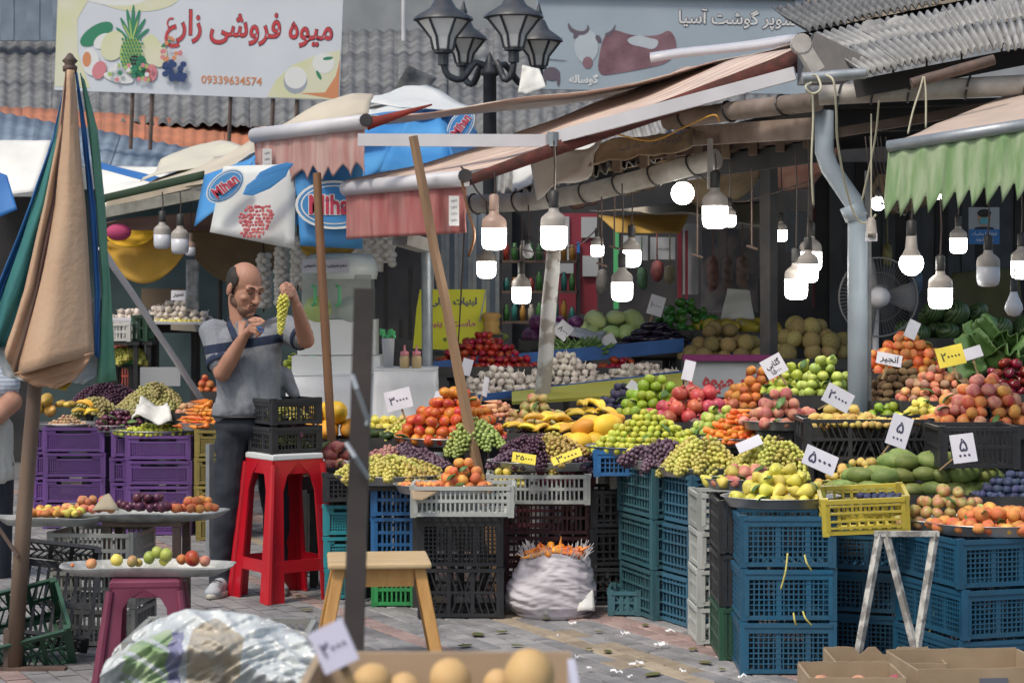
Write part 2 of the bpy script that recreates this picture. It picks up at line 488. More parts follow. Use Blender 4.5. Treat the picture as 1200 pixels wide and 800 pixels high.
def crate(p, w, l, h, style, m, label, rz=0.0, group=None, tilt=None):
    side, end, base, feet = crate_parts(w, l, h, style, m)
    t = thing("plastic_crate", label, "crate", p, rz, group)
    if tilt: t.rotation_euler = (tilt[0], tilt[1], rz)
    link("side_panel", side, t, (0, -l / 2 + .004, 0)); link("side_panel", side, t, (0, l / 2 - .004, 0), (0, 0, PI))
    link("end_panel", end, t, (w / 2 - .004, 0, 0), (0, 0, PI / 2)); link("end_panel", end, t, (-w / 2 + .004, 0, 0), (0, 0, -PI / 2))
    link("base_grid", base, t)
    for sx in (-1, 1):
        for sy in (-1, 1): link("corner_post", feet, t, (sx * (w / 2 - .012), sy * (l / 2 - .012), 0))
    return t
def stack(px, d, w, l, h, n, style, mats, desc, where, rz=0.0, z0=0.003, dx=0.0, group=None):
    """n crates on top of one another; px is the column of the front face centre"""
    x = (px - CX) / F * d
    rr = random.Random(int(px))
    for i in range(n):
        mm, ds = (mats[i], desc[i]) if isinstance(mats, list) else (mats, desc)
        pos = "single" if n == 1 else "bottom" if i == 0 else "topmost" if i == n - 1 else ("middle" if n == 3 else ordw(i) + " from bottom")
        lab = ("%s %s" % (ds, where)) if n == 1 else ("%s crate of the stack %s" % (pos + " " + ds.replace(" crate", ""), where))
        crate((x + rr.uniform(-.006, .006) + dx * i, d + l / 2 + rr.uniform(-.006, .006), z0 + i * (h + .009)), w, l, h, style[i] if isinstance(style, list) else style, mm, lab,
              rz + rr.uniform(-.015, .015), group or ("crates stacked " + where))
def pm(name, c, rough=0.42):
    return mat("plastic_" + name, c, rough, tuple(x * .62 + .20 * .13 for x in c), 3.5, 0.3, 24, vary=0.18, detail=9, contrast=.1)
m_blue = pm("blue", (0.012, 0.105, 0.20)); m_blue2 = pm("bright_blue", (0.015, 0.14, 0.38)); m_teal = pm("teal", (0.045, 0.145, 0.18)); m_black = pm("black", (0.018, 0.02, 0.026))
m_steel = pm("steel_blue", (0.035, 0.13, 0.21)); m_maroon = pm("maroon", (0.12, 0.025, 0.04)); m_white = pm("greyish_white", (0.50, 0.53, 0.51)); m_green = pm("green", (0.03, 0.33, 0.09))
m_dgreen = pm("dark_green", (0.02, 0.09, 0.05)); m_purple = pm("purple", (0.14, 0.055, 0.26)); m_yellow = pm("yellow", (0.62, 0.50, 0.06)); m_turq = pm("turquoise", (0.02, 0.30, 0.36))
m_grey = pm("grey", (0.33, 0.34, 0.32)); m_red = pm("red_crate", (0.42, 0.08, 0.06)); m_olive = pm("olive", (0.28, 0.22, 0.05)); m_crim = pm("crimson", (0.30, 0.02, 0.06))
def zof(py, d): return CH - (py - HY) / F * d
# front row of crate stacks, right to left
stack(923, 8.62, .40, .56, .215, 3, 'grid', m_blue, "blue meshed crate", "under the tray of yellow pears")
stack(1155, 8.3, .40, .56, .196, 3, 'grid', m_blue, "blue meshed crate", "at the right edge under apples", rz=.30)
stack(1052, 9.05, .40, .56, .178, 3, 'grid', m_blue, "blue meshed crate", "behind the crossed metal legs", rz=-.35)
stack(990, 9.3, .30, .50, .21, 3, 'fine', m_black, "black crate", "between two blue stacks")
stack(853, 8.95, .07, .40, .225, 3, 'slot', [m_dgreen, m_black, m_black], ["dark green crate", "black crate", "black crate"], "hidden beside the blue stack", rz=0)
stack(845, 9.35, .22, .30, .165, 4, 'slot', m_white, "off-white crate", "left of the tall blue stack", rz=.06)
stack(812, 9.82, .22, .45, .236, 3, 'rib', m_steel, "steel blue ribbed crate", "under the yellow grape tray", rz=.40)
stack(767, 10.05, .17, .45, .240, 3, 'rib', m_teal, "grey teal ribbed crate", "under the purple grape bowl", rz=.32)
stack(718, 10.55, .27, .40, .19, 3, 'rib', m_black, "black ribbed crate", "behind the carrot sack", rz=.10)
stack(641, 10.6, .46, .36, .168, 3, 'slot', m_maroon, "maroon slotted crate", "behind the sack")
stack(632, 10.38, .52, .34, .15, 1, 'slot', m_white, "white slotted crate", "under the purple grapes tray", z0=.535)
stack(740, 10.55, .22, .36, .15, 1, 'slot', m_grey, "light grey crate", "between blue crate and black stack", z0=.60)
stack(722, 10.3, .22, .30, .13, 1, 'grid', m_blue2, "bright blue crate", "under the tray of limes", z0=.685)
stack(663, 10.7, .3, .30, .14, 1, 'slot', m_crim, "crimson crate", "behind the white crate", z0=.60)
stack(540, 10.12, .42, .36, .243, 2, ['diag', 'grid'], [m_black, m_black], ["black crate", "black crate"], "under the apricot tray")
stack(542, 9.98, .50, .34, .15, 1, 'slot', m_white, "white slotted crate", "under the apricots tray", z0=.515)
stack(461, 10.5, .23, .36, .222, 3, 'slot', [m_green, m_blue2, m_blue2], ["green crate", "royal blue crate", "royal blue crate"], "beside the red stool", rz=0)
stack(398, 10.75, .20, .38, .158, 3, 'fine', m_turq, "turquoise crate", "right of the red stool", rz=.1)
stack(398, 10.7, .22, .38, .15, 1, 'grid', m_black, "black crate", "on turquoise crates behind the red stool", z0=.515, rz=.1)
stack(735, 10.2, .16, .28, .12, 1, 'diag', m_teal, "small teal crate with carrots", "at the foot of the black stack", rz=-.1)
# purple stacks on the left
stack(87, 14.0, .42, .40, .165, 4, 'fine', m_purple, "purple crate", "under the tray of nuts")
stack(48, 14.15, .12, .36, .165, 4, 'fine', m_purple, "purple crate", "standing half behind nut-tray stack", rz=0)
stack(186, 13.6, .43, .40, .158, 4, 'fine', m_purple, "purple crate", "under the tray of limes on the left")
stack(140, 13.85, .12, .36, .158, 4, 'fine', m_purple, "purple crate", "in the gap between purple stacks")
stack(244, 13.3, .17, .36, .172, 4, 'fine', m_olive, "olive yellow crate", "under the carrots behind the man")
stack(147, 16.5, .2, .3, .2, 6, 'slot', m_red, "red crate", "behind the grapes in the left shop")
stack(112, 14.45, .10, .3, .16, 4, 'grid', m_dgreen, "dark green crate", "between the two purple stacks")
stack(225, 14.0, .10, .3, .16, 4, 'grid', m_black, "black crate", "right of the right purple stack")
# white crates under the small trays
stack(112, 9.3, .40, .34, .165, 3, 'slot', m_grey, "grey slotted crate", "behind the pink stool", rz=-.12)
# crates against the right post with fruit
stack(1020, 9.85, .62, .36, .20, 1, 'diag', m_black, "large black crate of yellow fruit", "beneath the grey post", z0=zof(540, 9.85))
stack(1150, 9.3, .36, .36, .19, 1, 'slot', m_black, "black empty crate", "at the right edge above the blue plums", z0=zof(545, 9.5))
# ---------------------------------------------------------------- fruit and vegetables
def fm(name, a, b=None, **k):
    k.setdefault("rough", .42); k.setdefault("vary", .24); k.setdefault("hue", .022); k.setdefault("contrast", .15); k.setdefault("bump", .08)
    return mat("skin_" + name, a, k.pop("rough"), b, k.pop("scale", 9) * .24, k.pop("bump"), 60, **k)
F_M = {
 'nectarine': fm('nectarine', (.42, .025, .02), (.72, .27, .04), scale=6, contrast=.3), 'peach': fm('peach', (.52, .12, .09), (.70, .38, .16), scale=8, rough=.7),
 'pinkpeach': fm('pinkpeach', (.42, .07, .09), (.70, .38, .24), scale=8, rough=.75), 'apricot': fm('apricot', (.68, .33, .08), (.60, .15, .06), scale=7, rough=.65),
 'yelpeach': fm('yelpeach', (.78, .42, .10), (.62, .10, .06), scale=6, rough=.6), 'brownpeach': fm('brownpeach', (.60, .25, .04), (.34, .08, .03), scale=7, rough=.6),
 'lime': fm('lime', (.60, .57, .08), (.42, .50, .05), scale=5, vary=.2), 'mandarin': fm('mandarin', (.32, .42, .03), (.18, .31, .025), scale=8, vary=.2),
 'pomegranate': fm('pomegranate', (.38, .025, .035), (.50, .10, .07), scale=9), 'plum': fm('plum', (.035, .03, .075), (.09, .085, .16), scale=9, rough=.55),
 'redplum': fm('redplum', (.05, .012, .04), (.16, .04, .07), scale=6, rough=.28), 'blueplum': fm('blueplum', (.022, .028, .075), (.06, .08, .16), scale=12, rough=.7),
 'greenapple': fm('greenapple', (.30, .42, .06), (.44, .50, .12), scale=6), 'pinkapple': fm('pinkapple', (.40, .48, .13), (.50, .14, .11), scale=6),
 'pear': fm('pear', (.62, .56, .08), (.74, .64, .15), scale=7, rough=.5), 'greenpear': fm('greenpear', (.26, .38, .05), (.42, .46, .07), scale=6),
 'mango': fm('mango', (.12, .19, .045), (.27, .31, .09), scale=8, rough=.6), 'papaya': fm('papaya', (.72, .34, .02), (.76, .44, .05), scale=6, rough=.55),
 'tomato': fm('tomato', (.38, .02, .015), (.28, .015, .012), scale=5, rough=.2), 'pepper': fm('pepper', (.20, .006, .012), (.12, .004, .01), scale=5, rough=.16),
 'greenpepper': fm('greenpepper', (.03, .13, .02), (.07, .2, .04), scale=6, rough=.25), 'eggplant': fm('eggplant', (.010, .007, .018), (.02, .012, .03), scale=5, rough=.14),
 'garlic': fm('garlic', (.52, .45, .38), (.66, .60, .55), scale=14, rough=.7), 'potato': fm('potato', (.36, .22, .12), (.46, .31, .18), scale=9, rough=.85),
 'pinkpotato': fm('pinkpotato', (.55, .24, .15), (.68, .40, .24), scale=7, rough=.7), 'kiwi': fm('kiwi', (.13, .08, .04), (.19, .125, .06), scale=12, rough=.9),
 'fig': fm('fig', (.24, .11, .09), (.44, .30, .16), scale=6, rough=.7), 'carrot': fm('carrot', (.72, .19, .03), (.80, .27, .05), scale=8),
 'banana': fm('banana', (.72, .50, .05), (.66, .42, .05), scale=6), 'melon': fm('melon', (.17, .13, .05), (.36, .28, .12), scale=60, rough=.8),
 'honeydew': fm('honeydew', (.46, .36, .05), (.40, .30, .04), scale=7), 'cabbage': fm('cabbage', (.36, .50, .17), (.52, .62, .32), scale=5, rough=.5),
 'redcabbage': fm('redcabbage', (.07, .012, .07), (.13, .03, .12), scale=5, rough=.4), 'squash': fm('squash', (.62, .42, .10), (.50, .30, .06), scale=5),
 'beet': fm('beet', (.16, .09, .08), (.25, .17, .12), scale=12, rough=.9), 'guava': fm('guava', (.55, .46, .12), (.62, .40, .12), scale=6, rough=.6),
 'avocado': fm('avocado', (.02, .045, .012), (.05, .09, .02), scale=9), 'nut': fm('nut', (.40, .24, .14), (.52, .36, .22), scale=20, rough=.8),
 'redapple': fm('redapple', (.42, .05, .03), (.60, .22, .06), scale=5), 'datepalm': fm('bigmelon', (.58, .36, .15), (.62, .42, .20), hue=.003, vary=.05, scale=5, rough=.7),
}
m_stem = mat("stalk_brown", (.12, .09, .04), .8); m_leafm = mat("leaf_green", (.06, .14, .03), .5, (.10, .19, .05), 10, .1, vary=.2)
def wm_mat():
    m = mat("watermelon_rind", (.02, .06, .02), .35, (.05, .12, .04), 30, .05)
    nt = m.node_tree; N = nt.nodes; L = nt.links
    tc = N.new("ShaderNodeTexCoord"); wv = N.new("ShaderNodeTexWave"); wv.inputs["Scale"].default_value = 2.6; wv.inputs["Distortion"].default_value = 4
    wv.bands_direction = 'Y'; L.new(tc.outputs["Object"], wv.inputs["Vector"])
    rp = N.new("ShaderNodeValToRGB"); rp.color_ramp.elements[0].color = (.018, .05, .022, 1); rp.color_ramp.elements[1].color = (.12, .2, .075, 1)
    L.new(wv.outputs["Fac"], rp.inputs[0]); L.new(rp.outputs[0], N["Principled BSDF"].inputs["Base Color"])
    return m
F_M['watermelon'] = wm_mat()
def spin(prof, n=12): 
    b = MB(); b.lathe(prof, n, close=True); return b
def round_prof(dim=0.10, top=.5, n=9, sq=1.0):
    pr = []
    for i in range(n):
        t = PI * (i + .35) / (n - .3)
        r = .5 * math.sin(t); z = -.5 * math.cos(t) * sq
        k = math.exp(-(r / .16) ** 2)
        z += (-dim * k if z > 0 else dim * .5 * k)
        pr.append((r, z))
    return pr
def with_stem(b, z, h=.12, r=.02):
    b.cur = 1; b.tube([(0, 0, z - .05), (.02, 0, z + h * .5), (.05, .01, z + h)], [r, r * .8, r], 5); b.cur = 0; return b
FRUIT = {}
def hash_(s): return (sum(ord(c) * (i + 1) for i, c in enumerate(s)) % 97) * .37
def fruit_meshes(kind, form, m):
    k = (kind, form)
    if k in FRUIT: return FRUIT[k]
    out = []
    for v in range(3):
        b = MB(); rr = random.Random(v + 5)
        if form == 'apple': b = with_stem(spin(round_prof(.13, sq=.92)), .36, .14)
        elif form == 'peach': b = spin(round_prof(.09, sq=.96))
        elif form == 'citrus': b = spin(round_prof(.03, sq=.96))
        elif form == 'tomato': b = spin(round_prof(.1, sq=.8)); b.cur = 1; b.lathe([(.12, .33), (.1, .35), (.02, .36)], 5); b.cur = 0
        elif form == 'lemon': b = spin([(.03, -.62), (.12, -.54), (.34, -.38), (.47, -.15), (.5, .05), (.42, .28), (.25, .46), (.1, .55), (.03, .64)])
        elif form == 'plum': b = spin([(.02, -.58), (.25, -.5), (.42, -.28), (.47, 0), (.42, .28), (.25, .5), (.04, .55)], 10)
        elif form == 'pear': b = with_stem(spin([(.05, -.46), (.28, -.48), (.46, -.32), (.5, -.1), (.43, .12), (.27, .36), (.19, .55), (.13, .68), (.03, .7)]), .68, .22)
        elif form == 'mango':
            b = spin([(.04, -.82), (.24, -.74), (.44, -.46), (.5, -.08), (.45, .28), (.32, .56), (.15, .74), (.03, .78)])
            b.v = [(x + .10 * (z - .1) ** 2, y * .82, z) for x, y, z in b.v]
        elif form == 'papaya': b = spin([(.05, -.78), (.25, -.7), (.46, -.42), (.5, -.1), (.42, .25), (.28, .55), (.16, .75), (.04, .82)])
        elif form == 'long': b = spin([(.05, -1.05), (.2, -.98), (.38, -.6), (.42, -.1), (.36, .4), (.25, .8), (.1, 1.0), (.03, 1.04)], 10)
        elif form == 'carrot': b = spin([(.02, -1.9), (.12, -1.4), (.28, -.5), (.42, .6), (.46, 1.1), (.3, 1.3), (.1, 1.34)], 8)
        elif form == 'potato':
            b.ball((0, 0, 0), (.5, .42, .62), 10, 8); b.v = [tuple(Vector(p) * (1 + .16 * noise.noise(Vector(p) * 2.2 + Vector((v * 4, 0, 0))))) for p in b.v]
        elif form == 'pom':
            b = spin(round_prof(0, sq=.95)); b.cur = 0; b.lathe([(.13, .44), (.10, .52), (.17, .64), (.12, .60), (.05, .5)], 6)
        elif form == 'garlic':
            b.lathe([(.1, -.4), (.38, -.36), (.5, -.12), (.44, .12), (.24, .3), (.09, .42), (.05, .62), (.05, .8)], 12)
            b.v = [(x * (1 + .07 * math.cos(6 * math.atan2(y, x))), y * (1 + .07 * math.cos(6 * math.atan2(y, x))), z) if abs(z) < .35 else (x + .12 * max(0, z - .4), y, z) for x, y, z in b.v]
        elif form == 'banana':
            for q in range(4):
                a0 = (q - 1.5) * .26
                pts = []; rs = []
                for i in range(8):
                    t = i / 7; an = -.9 + 1.8 * t
                    pts.append((a0 * (1 - .75 * t) * 1.2, .9 * math.cos(an) - .5 + abs(a0) * .1, math.sin(an) * 1.15)); rs.append([.05, .14, .19, .2, .2, .17, .1, .06][i])
                b.tube(pts, rs, 7)
            b.cur = 1; b.tube([(0, .1, .85), (0, .05, 1.15)], [.12, .07], 6); b.cur = 0
        elif form == 'ball': b.ball((0, 0, 0), (.5, .5, .5), 16, 12); b.v = [tuple(Vector(p) * (1 + .04 * noise.noise(Vector(p) * 3 + Vector((v * 4, 0, 0))))) for p in b.v]
        elif form == 'oval': b.ball((0, 0, 0), (.62, .5, .46), 16, 12)
        elif form == 'cabbage':
            b.ball((0, 0, 0), (.42, .42, .38), 14, 10)
            for q in range(7):                     # wrapping leaves
                a = q * 2.4; tl = .5 + .1 * (q % 3)
                M = Matrix.Rotation(a, 3, 'Z') @ Matrix.Rotation(tl, 3, 'X')
                def fn(u, w, M=M, q=q):
                    th = (u - .5) * 2.2; ph = w * 1.9 - .5; r0 = .45 + .012 * q + .015 * math.sin(9 * u + q)
                    return M @ Vector((r0 * math.sin(th) * math.cos(ph * .8), -r0 * math.cos(th) * math.cos(ph * .8), r0 * .92 * math.sin(ph)))
                b.sheet(fn, 8, 7, .012)
        elif form == 'fig': b = with_stem(spin([(.04, -.42), (.3, -.42), (.48, -.2), (.47, .02), (.3, .25), (.12, .42), (.05, .5)], 10), .45, .12)
        if form in ('apple', 'peach', 'citrus', 'pear', 'mango', 'tomato', 'papaya', 'fig', 'plum', 'pom', 'lemon'):
            b.v = [tuple(Vector(p) * (1 + .13 * noise.noise(Vector(p) * 1.5 + Vector((v * 7.7, hash_(kind), 0))))) for p in b.v]
        mm = [m, m_stem if form in ('apple', 'pear', 'fig', 'banana') else m_leafm]
        me = b.mesh(kind, mm, True)
        out.append(me)
    FRUIT[k] = out
    return out
m_tin = mat("tray_tin", (.33, .34, .35), .42, (.44, .45, .46), 5, .15, 30, metal=.75)
m_tinb = mat("tray_blue_enamel", (.07, .14, .34), .5, (.25, .27, .31), 4, .1, metal=.2)
m_dark = mat("stand_dark", (.03, .032, .036), .6, (.05, .048, .045), 8, .15)
m_rust = mat("rusty_steel", (.085, .06, .05), .7, (.15, .10, .08), 12, .3)
TRAYM = {}
def tray_round(p, rx, ry, label, m=None, h=.045, scal=False, rz=0):
    m = m or m_tin
    n = 40; b = MB()
    b.lathe([(.0, 0), (.80, 0), (.90, .12 * h / .045), (.985, .96), (1.03, 1.0), (1.035, .96), (.99, .90), (.90, .0), (.82, -.10), (0, -.10)], n, close=False)
    v = []
    for i, (x, y, z) in enumerate(b.v):
        a = math.atan2(y, x); r = math.hypot(x, y)
        k = 1 + (.012 * math.cos(36 * a) if scal and r > .95 else 0)
        v.append((x * rx * k, y * ry * k, (z - 1) * h))
    b.v = v
    o = b.build("tray", m, None, True, loc=p, rot=(0, 0, rz)); smooth_by_angle(o, 35)
    return tag(o, label, "tray")
def stand(p, w, l, label, m=None):
    """plain stand: top board and four legs reaching the ground"""
    m = m or m_dark
    t = thing("display_stand", label, "stand", (p[0], p[1], 0))
    z = p[2]
    MB().box((0, 0, z - .0125), (w, l, .025)).build("table_top", m, t)
    for sx in (-1, 1):
        for sy in (-1, 1):
            MB().box((sx * (w / 2 - .03), sy * (l / 2 - .03), (z - .025) / 2), (.035, .035, z - .025)).build("leg", m, t)
    return t
N_HEAP = [0]
def heap(kind, form, mkey, px, py, hw, hpx, size, d, where, tray="round", words=None, colour="", ryk=.75, sup=True, tm=None, hp=1.25, tilt=None, jit=.12, cx=None, hw2=None, cat=None, scal=False, rx=None, squeeze=.86, maxn=400, traylab=None, flat=0.0, z=None):
    """a heap of single fruit; px,py: where the rim of its tray shows; hw: tray half width px; hpx: heap height px; size: fruit size px; d: distance of the tray centre"""
    N_HEAP[0] += 1
    rr = random.Random(N_HEAP[0] * 13 + int(px))
    size *= .80
    S = F / d; sz = size / S; Rx = hw / S; Ry = Rx * ryk
    c = U(px, py, d)
    if z is not None: c.z = z
    if tray == "round":
        tray_round(c, Rx, Ry, traylab or ("round metal tray under the " + where), tm, scal=scal)
        z0 = c.z - .035
    elif tray == "box":
        z0 = c.z - .02
        b = MB(); b.box((0, 0, -.06), (Rx * 2, Ry * 2, .02))
        for s_ in (-1, 1): b.box((s_ * Rx, 0, -.035), (.012, Ry * 2 + .012, .07)); b.box((0, s_ * Ry, -.035), (Rx * 2 - .014, .012, .07))
        tag(b.build("display_box", tm or m_dark, None, loc=c), traylab or ("dark shallow box under the " + where), "box")
    else: z0 = c.z
    if sup: stand((c.x, c.y, c.z - (.0505 if tray == "round" else .0705 if tray == "box" else 0.012)), Rx * 1.3, Ry * 1.3, "dark stand beneath the " + where)
    H = hpx * 1.12 / S; step = sz * .72; nl = max(1, int(H / step))
    hx = (hw2 / S if hw2 else Rx * .99) ; hy = hx * ryk; x0 = ((cx - px) / S if cx else 0)
    meshes = fruit_meshes(mkey if not isinstance(mkey, list) else mkey[0], form, F_M[mkey if not isinstance(mkey, list) else mkey[0]])
    if isinstance(mkey, list): meshes = [x for k in mkey for x in fruit_meshes(k, form, F_M[k])]
    pts = []
    for k in range(nl):
        f = (1 - (k / nl) ** hp) if nl > 1 else 1
        ax, ay = hx * f, hy * f
        if k == nl - 1 and nl > 1: ax = max(ax, sz * .4); ay = max(ay, sz * .4)
        st = sz * (1.02 if form not in ('carrot', 'banana', 'long') else 1.1); ox = (k % 2) * st * .5
        row = 0; y = -ay + sz * .45
        lay = []
        while y <= ay:
            w = ax * math.sqrt(max(0, 1 - (y / ay) ** 2)) if ay > 0 else 0
            x = -w + sz * .3 + (st * .5 if row % 2 else 0) * .6
            while x <= w:
                hid = False
                if nl > 1 and k < nl - 1:
                    f2 = 1 - ((k + 1) / nl) ** hp
                    if (x / max(hx * f2, .01)) ** 2 + (y / max(hy * f2, .01)) ** 2 < (1 - sz * 1.1 / max(hx * f2, sz * 1.2)) ** 2: hid = True
                    if y > hy * .35: hid = True
                if not hid: lay.append((x + ox * .4, y))
                x += st
            y += st * squeeze; row += 1
        lay.sort()
        for i, (x, y) in enumerate(lay): pts.append((k, i, x, y))
    pts = pts[:maxn]
    rowname = ["bottom", "second", "third", "fourth", "fifth", "sixth", "seventh", "eighth", "ninth", "tenth"]
    cl = colour
    for (k, i, x, y) in pts:
        s = sz * rr.uniform(1 - jit * 1.3, 1 + jit)
        lift = flat * (x * x / (hx * hx))
        loc = (c.x + x0 + x + rr.uniform(-.19, .19) * sz, c.y + y + rr.uniform(-.16, .16) * sz, z0 + sz * .45 + k * step + rr.uniform(-.13, .08) * sz - lift * sz)
        if form in ('carrot', 'banana', 'long', 'mango', 'papaya', 'pear', 'lemon', 'plum', 'potato', 'fig'):
            if tilt is not None: rot = (R(90) + rr.gauss(0, .2), rr.gauss(0, .15), tilt + rr.gauss(0, .45))
            else: rot = (R(90) + rr.gauss(0, .35), 0, rr.uniform(0, 2 * PI))
            if form in('garlic',): rot = (rr.gauss(0, .6), rr.gauss(0, .6), rr.uniform(0, 6.28))
        elif form in ('garlic', 'pom'): rot = (rr.gauss(0, 1.1), rr.gauss(0, 1.1), rr.uniform(0, 6.28))
        else: rot = (rr.gauss(0, .5), rr.gauss(0, .5), rr.uniform(0, 6.28))
        me = meshes[rr.randrange(len(meshes))]
        o = link(kind, me, None, loc, rot, (s * rr.uniform(.94, 1.05), s, s * rr.uniform(.88, 1.06)))
        lay = "top row" if (k == nl - 1 and nl > 1) else rowname[min(k, 9)] + " row"
        tag(o, ("%s %s, %s from left, %s, %s" % (cl, kind.replace("_", " "), ordw(i), lay, where)).strip(), cat or kind.replace("_", " "), kind.replace("_", " ") + " heap, " + where)
    if form in ('apple', 'peach', 'citrus', 'fig', 'pear') and tray and len(pts) > 14:
        fr = [q for q in pts if q[3] < 0]
        for j in range(4):
            k_, i_, x, y = fr[int((j + rr.random()) / 4 * len(fr))]
            L = rr.uniform(.05, .08)
            b = MB(); b.sheet(lambda u, v: Vector(((u - .5) * L * .5 * math.sin(PI * (.08 + .84 * v)), (v - .5) * L, .006 * math.sin(u * 6) + .008 * math.sin(v * 4))), 3, 5, .0015)
            o = b.build("fruit_leaf", m_leafm, None, True, loc=(c.x + x0 + x, c.y + y - sz * .60, z0 + sz * .62 + k_ * step), rot=(R(35) + rr.uniform(-.4, .4), rr.uniform(-.6, .6), rr.uniform(0, 6)))
            tag(o, "green leaf lying on fruit %s, %s of four" % (where, ordw(j)), "leaf", "leaves lying among the heaped fruit")
    return c
# --- grapes: bunches of berries
BM = {}
m_grape = {'yellow': mat("grape_yellow", (.62, .56, .14), .35, (.46, .44, .10), 30, hue=.02, vary=.15), 'purple': mat("grape_purple", (.07, .03, .055), .5, (.17, .11, .15), 40, hue=.02, vary=.2),
           'pink': mat("grape_pink", (.34, .13, .14), .4, (.42, .24, .17), 30, hue=.02, vary=.2), 'green': mat("grape_green", (.36, .45, .14), .4, (.30, .36, .09), 30, hue=.02, vary=.15),
           'brown': mat("grape_amber", (.50, .40, .10), .4, (.38, .26, .07), 30, hue=.02, vary=.15), 'olive': mat("grape_olive", (.30, .27, .10), .5, (.38, .34, .13), 30, hue=.02, vary=.2),
           'bright': mat("grape_bright", (.66, .60, .10), .35, (.56, .56, .10), 30, vary=.1), 'dark': mat("grape_dark", (.04, .012, .03), .4, (.09, .03, .06), 30, vary=.2)}
def bunch_mesh(col, var, berry=.011, n=44, L=.15, W=.05, res=(7, 5)):
    k = (col, var, berry, n, L)
    if k in BM: return BM[k]
    rr = random.Random(var * 7 + 1); b = MB()
    for i in range(n):
        t = (i + .5) / n; w = W * math.sin(min(1, t * 3 + .3) * PI / 2) * (1 - t) ** .5
        a = i * 2.4; q = rr.uniform(.7, 1)
        b.ball((w * q * math.cos(a), w * q * math.sin(a), -t * L), berry * rr.uniform(.88, 1.1), *res)
    b.cur = 1; b.tube([(0, 0, .03), (0, 0, -L * .8)], .0025, 5)
    BM[k] = b.mesh("grape_bunch", [m_grape[col], m_stem], True)
    return BM[k]
def grapes(col, px, py, hw, hpx, d, where, tray=True, n=None, sup=True, berry=.0115, ryk=.7, hw2=None, cx=None, tm=None, colw=None, z=None, traylab=None, scale=1.0):
    S = F / d; Rx = hw / S; Ry = Rx * ryk; c = U(px, py, d); rr = random.Random(int(px * 3 + py))
    if z is not None: c.z = z
    if tray: tray_round(c, Rx, Ry, traylab or ("round metal tray under the " + where), tm)
    if sup: stand((c.x, c.y, c.z - (.0505 if tray else .012)), Rx * 1.3, Ry * 1.3, "dark stand beneath the " + where)
    hx = (hw2 / S if hw2 else Rx * .9); hy = hx * ryk; x0 = ((cx - px) / S if cx else 0); H = hpx / S
    area = hx * hy; n = n or int(min(60, 10 + area / .0016))
    cols = col if isinstance(col, list) else [col]
    made = []
    for i in range(n):
        r = math.sqrt((i + .5) / n); a = i * 2.399
        x, y = hx * .84 * r * math.cos(a), hy * .84 * r * math.sin(a)
        zz = H * (1 - r ** 1.8) * .8
        if y > hy * .45 and r > .6: continue
        made.append((x, y, zz))
    made.sort()
    for i, (x, y, zz) in enumerate(made):
        ci = cols[int((x / hx * .5 + .5) * len(cols) * .999)] if len(cols) > 1 else cols[0]
        me = bunch_mesh(ci, rr.randrange(3), berry)
        # lie on the slope pointing outwards
        dirv = Vector((x + rr.gauss(0, .3) * hx, y + rr.gauss(0, .3) * hy - .2 * hy, -(.25 + .5 * math.hypot(x / hx, y / hy)) * H - .01)).normalized()
        q = (-dirv).to_track_quat('Z', 'Y')
        o = link("grape_bunch", me, None, (c.x + x0 + x * .75, c.y + y * .75, c.z - .018 + zz + .035), q.to_euler(), scale)
        tag(o, "%s grape bunch, %s from the left, %s" % (colw or ci, ordw(i), where), "grapes", "grape bunches, " + where)
    # loose berries settled below the bunches
    b = MB()
    for i in range(int(70 + area * 900)):
        r = math.sqrt(rr.random()); a = rr.uniform(0, 6.28)
        x, y = hx * .98 * r * math.cos(a), hy * .98 * r * math.sin(a)
        b.cur = int((x / hx * .5 + .5) * len(cols) * .999) if len(cols) > 1 else 0
        b.ball((x, y, H * .8 * max(0, 1 - r ** 1.8) - .012 + rr.uniform(0, .02)), berry, 6, 4)
    o = b.build("loose_grapes", [m_grape[k] for k in cols], None, True, loc=(c.x + x0, c.y, c.z - .008))
    tag(o, None, None, kind="stuff")
    return c
# --- price cards
m_card = mat("card_white", (.66, .66, .72), .7, (.60, .60, .68), 12); m_cardy = mat("card_yellow", (.72, .60, .06), .6, (.64, .50, .05), 8)
m_ink = mat("ink_blue_black", (.03, .03, .08), .6); m_ink2 = mat("ink_black", (.01, .01, .012), .5); m_wood = mat("stick_wood", (.32, .22, .11), .7, (.24, .16, .08), 12, .2, stretch=(1, 1, .1))
m_inkr = mat("ink_red", (.45, .03, .04), .5)
def card(px, py, w, h, d, text, label, ang=0.0, lean=.25, yaw=0.0, stick=None, m=None, ink=None, line2=None, tw=.7, sl=.12):
    """price card centred on (px,py), w,h in px; ang: roll in picture plane"""
    S = F / d; c = U(px, py, d); w /= S; h /= S
    t = thing("price_card", label, "price card", c); t.rotation_euler = Euler((-lean, ang, yaw), 'XYZ')
    MB().box((0, 0, 0), (w, .003, h)).build("card_sheet", m or m_card, t)
    if text: lettering(text, w * (tw if len(text) > 1 else .34), ink or m_ink, t, (0, -.0030, h * (.12 if line2 else 0)), bold=.01)
    if line2: lettering(line2, w * tw * .7, ink or m_ink, t, (0, -.0030, -h * .25), bold=.01)
    if stick:
        dx, dz = stick; L = sl
        k = MB(); k.bar((0, .006, -h * .05), (dx * L, .006 + .01, dz * L), .012, .006); k.build("stick", m_wood, t)
    return t
# ---------------------------------------------------------------- the heaps of the market
H = heap
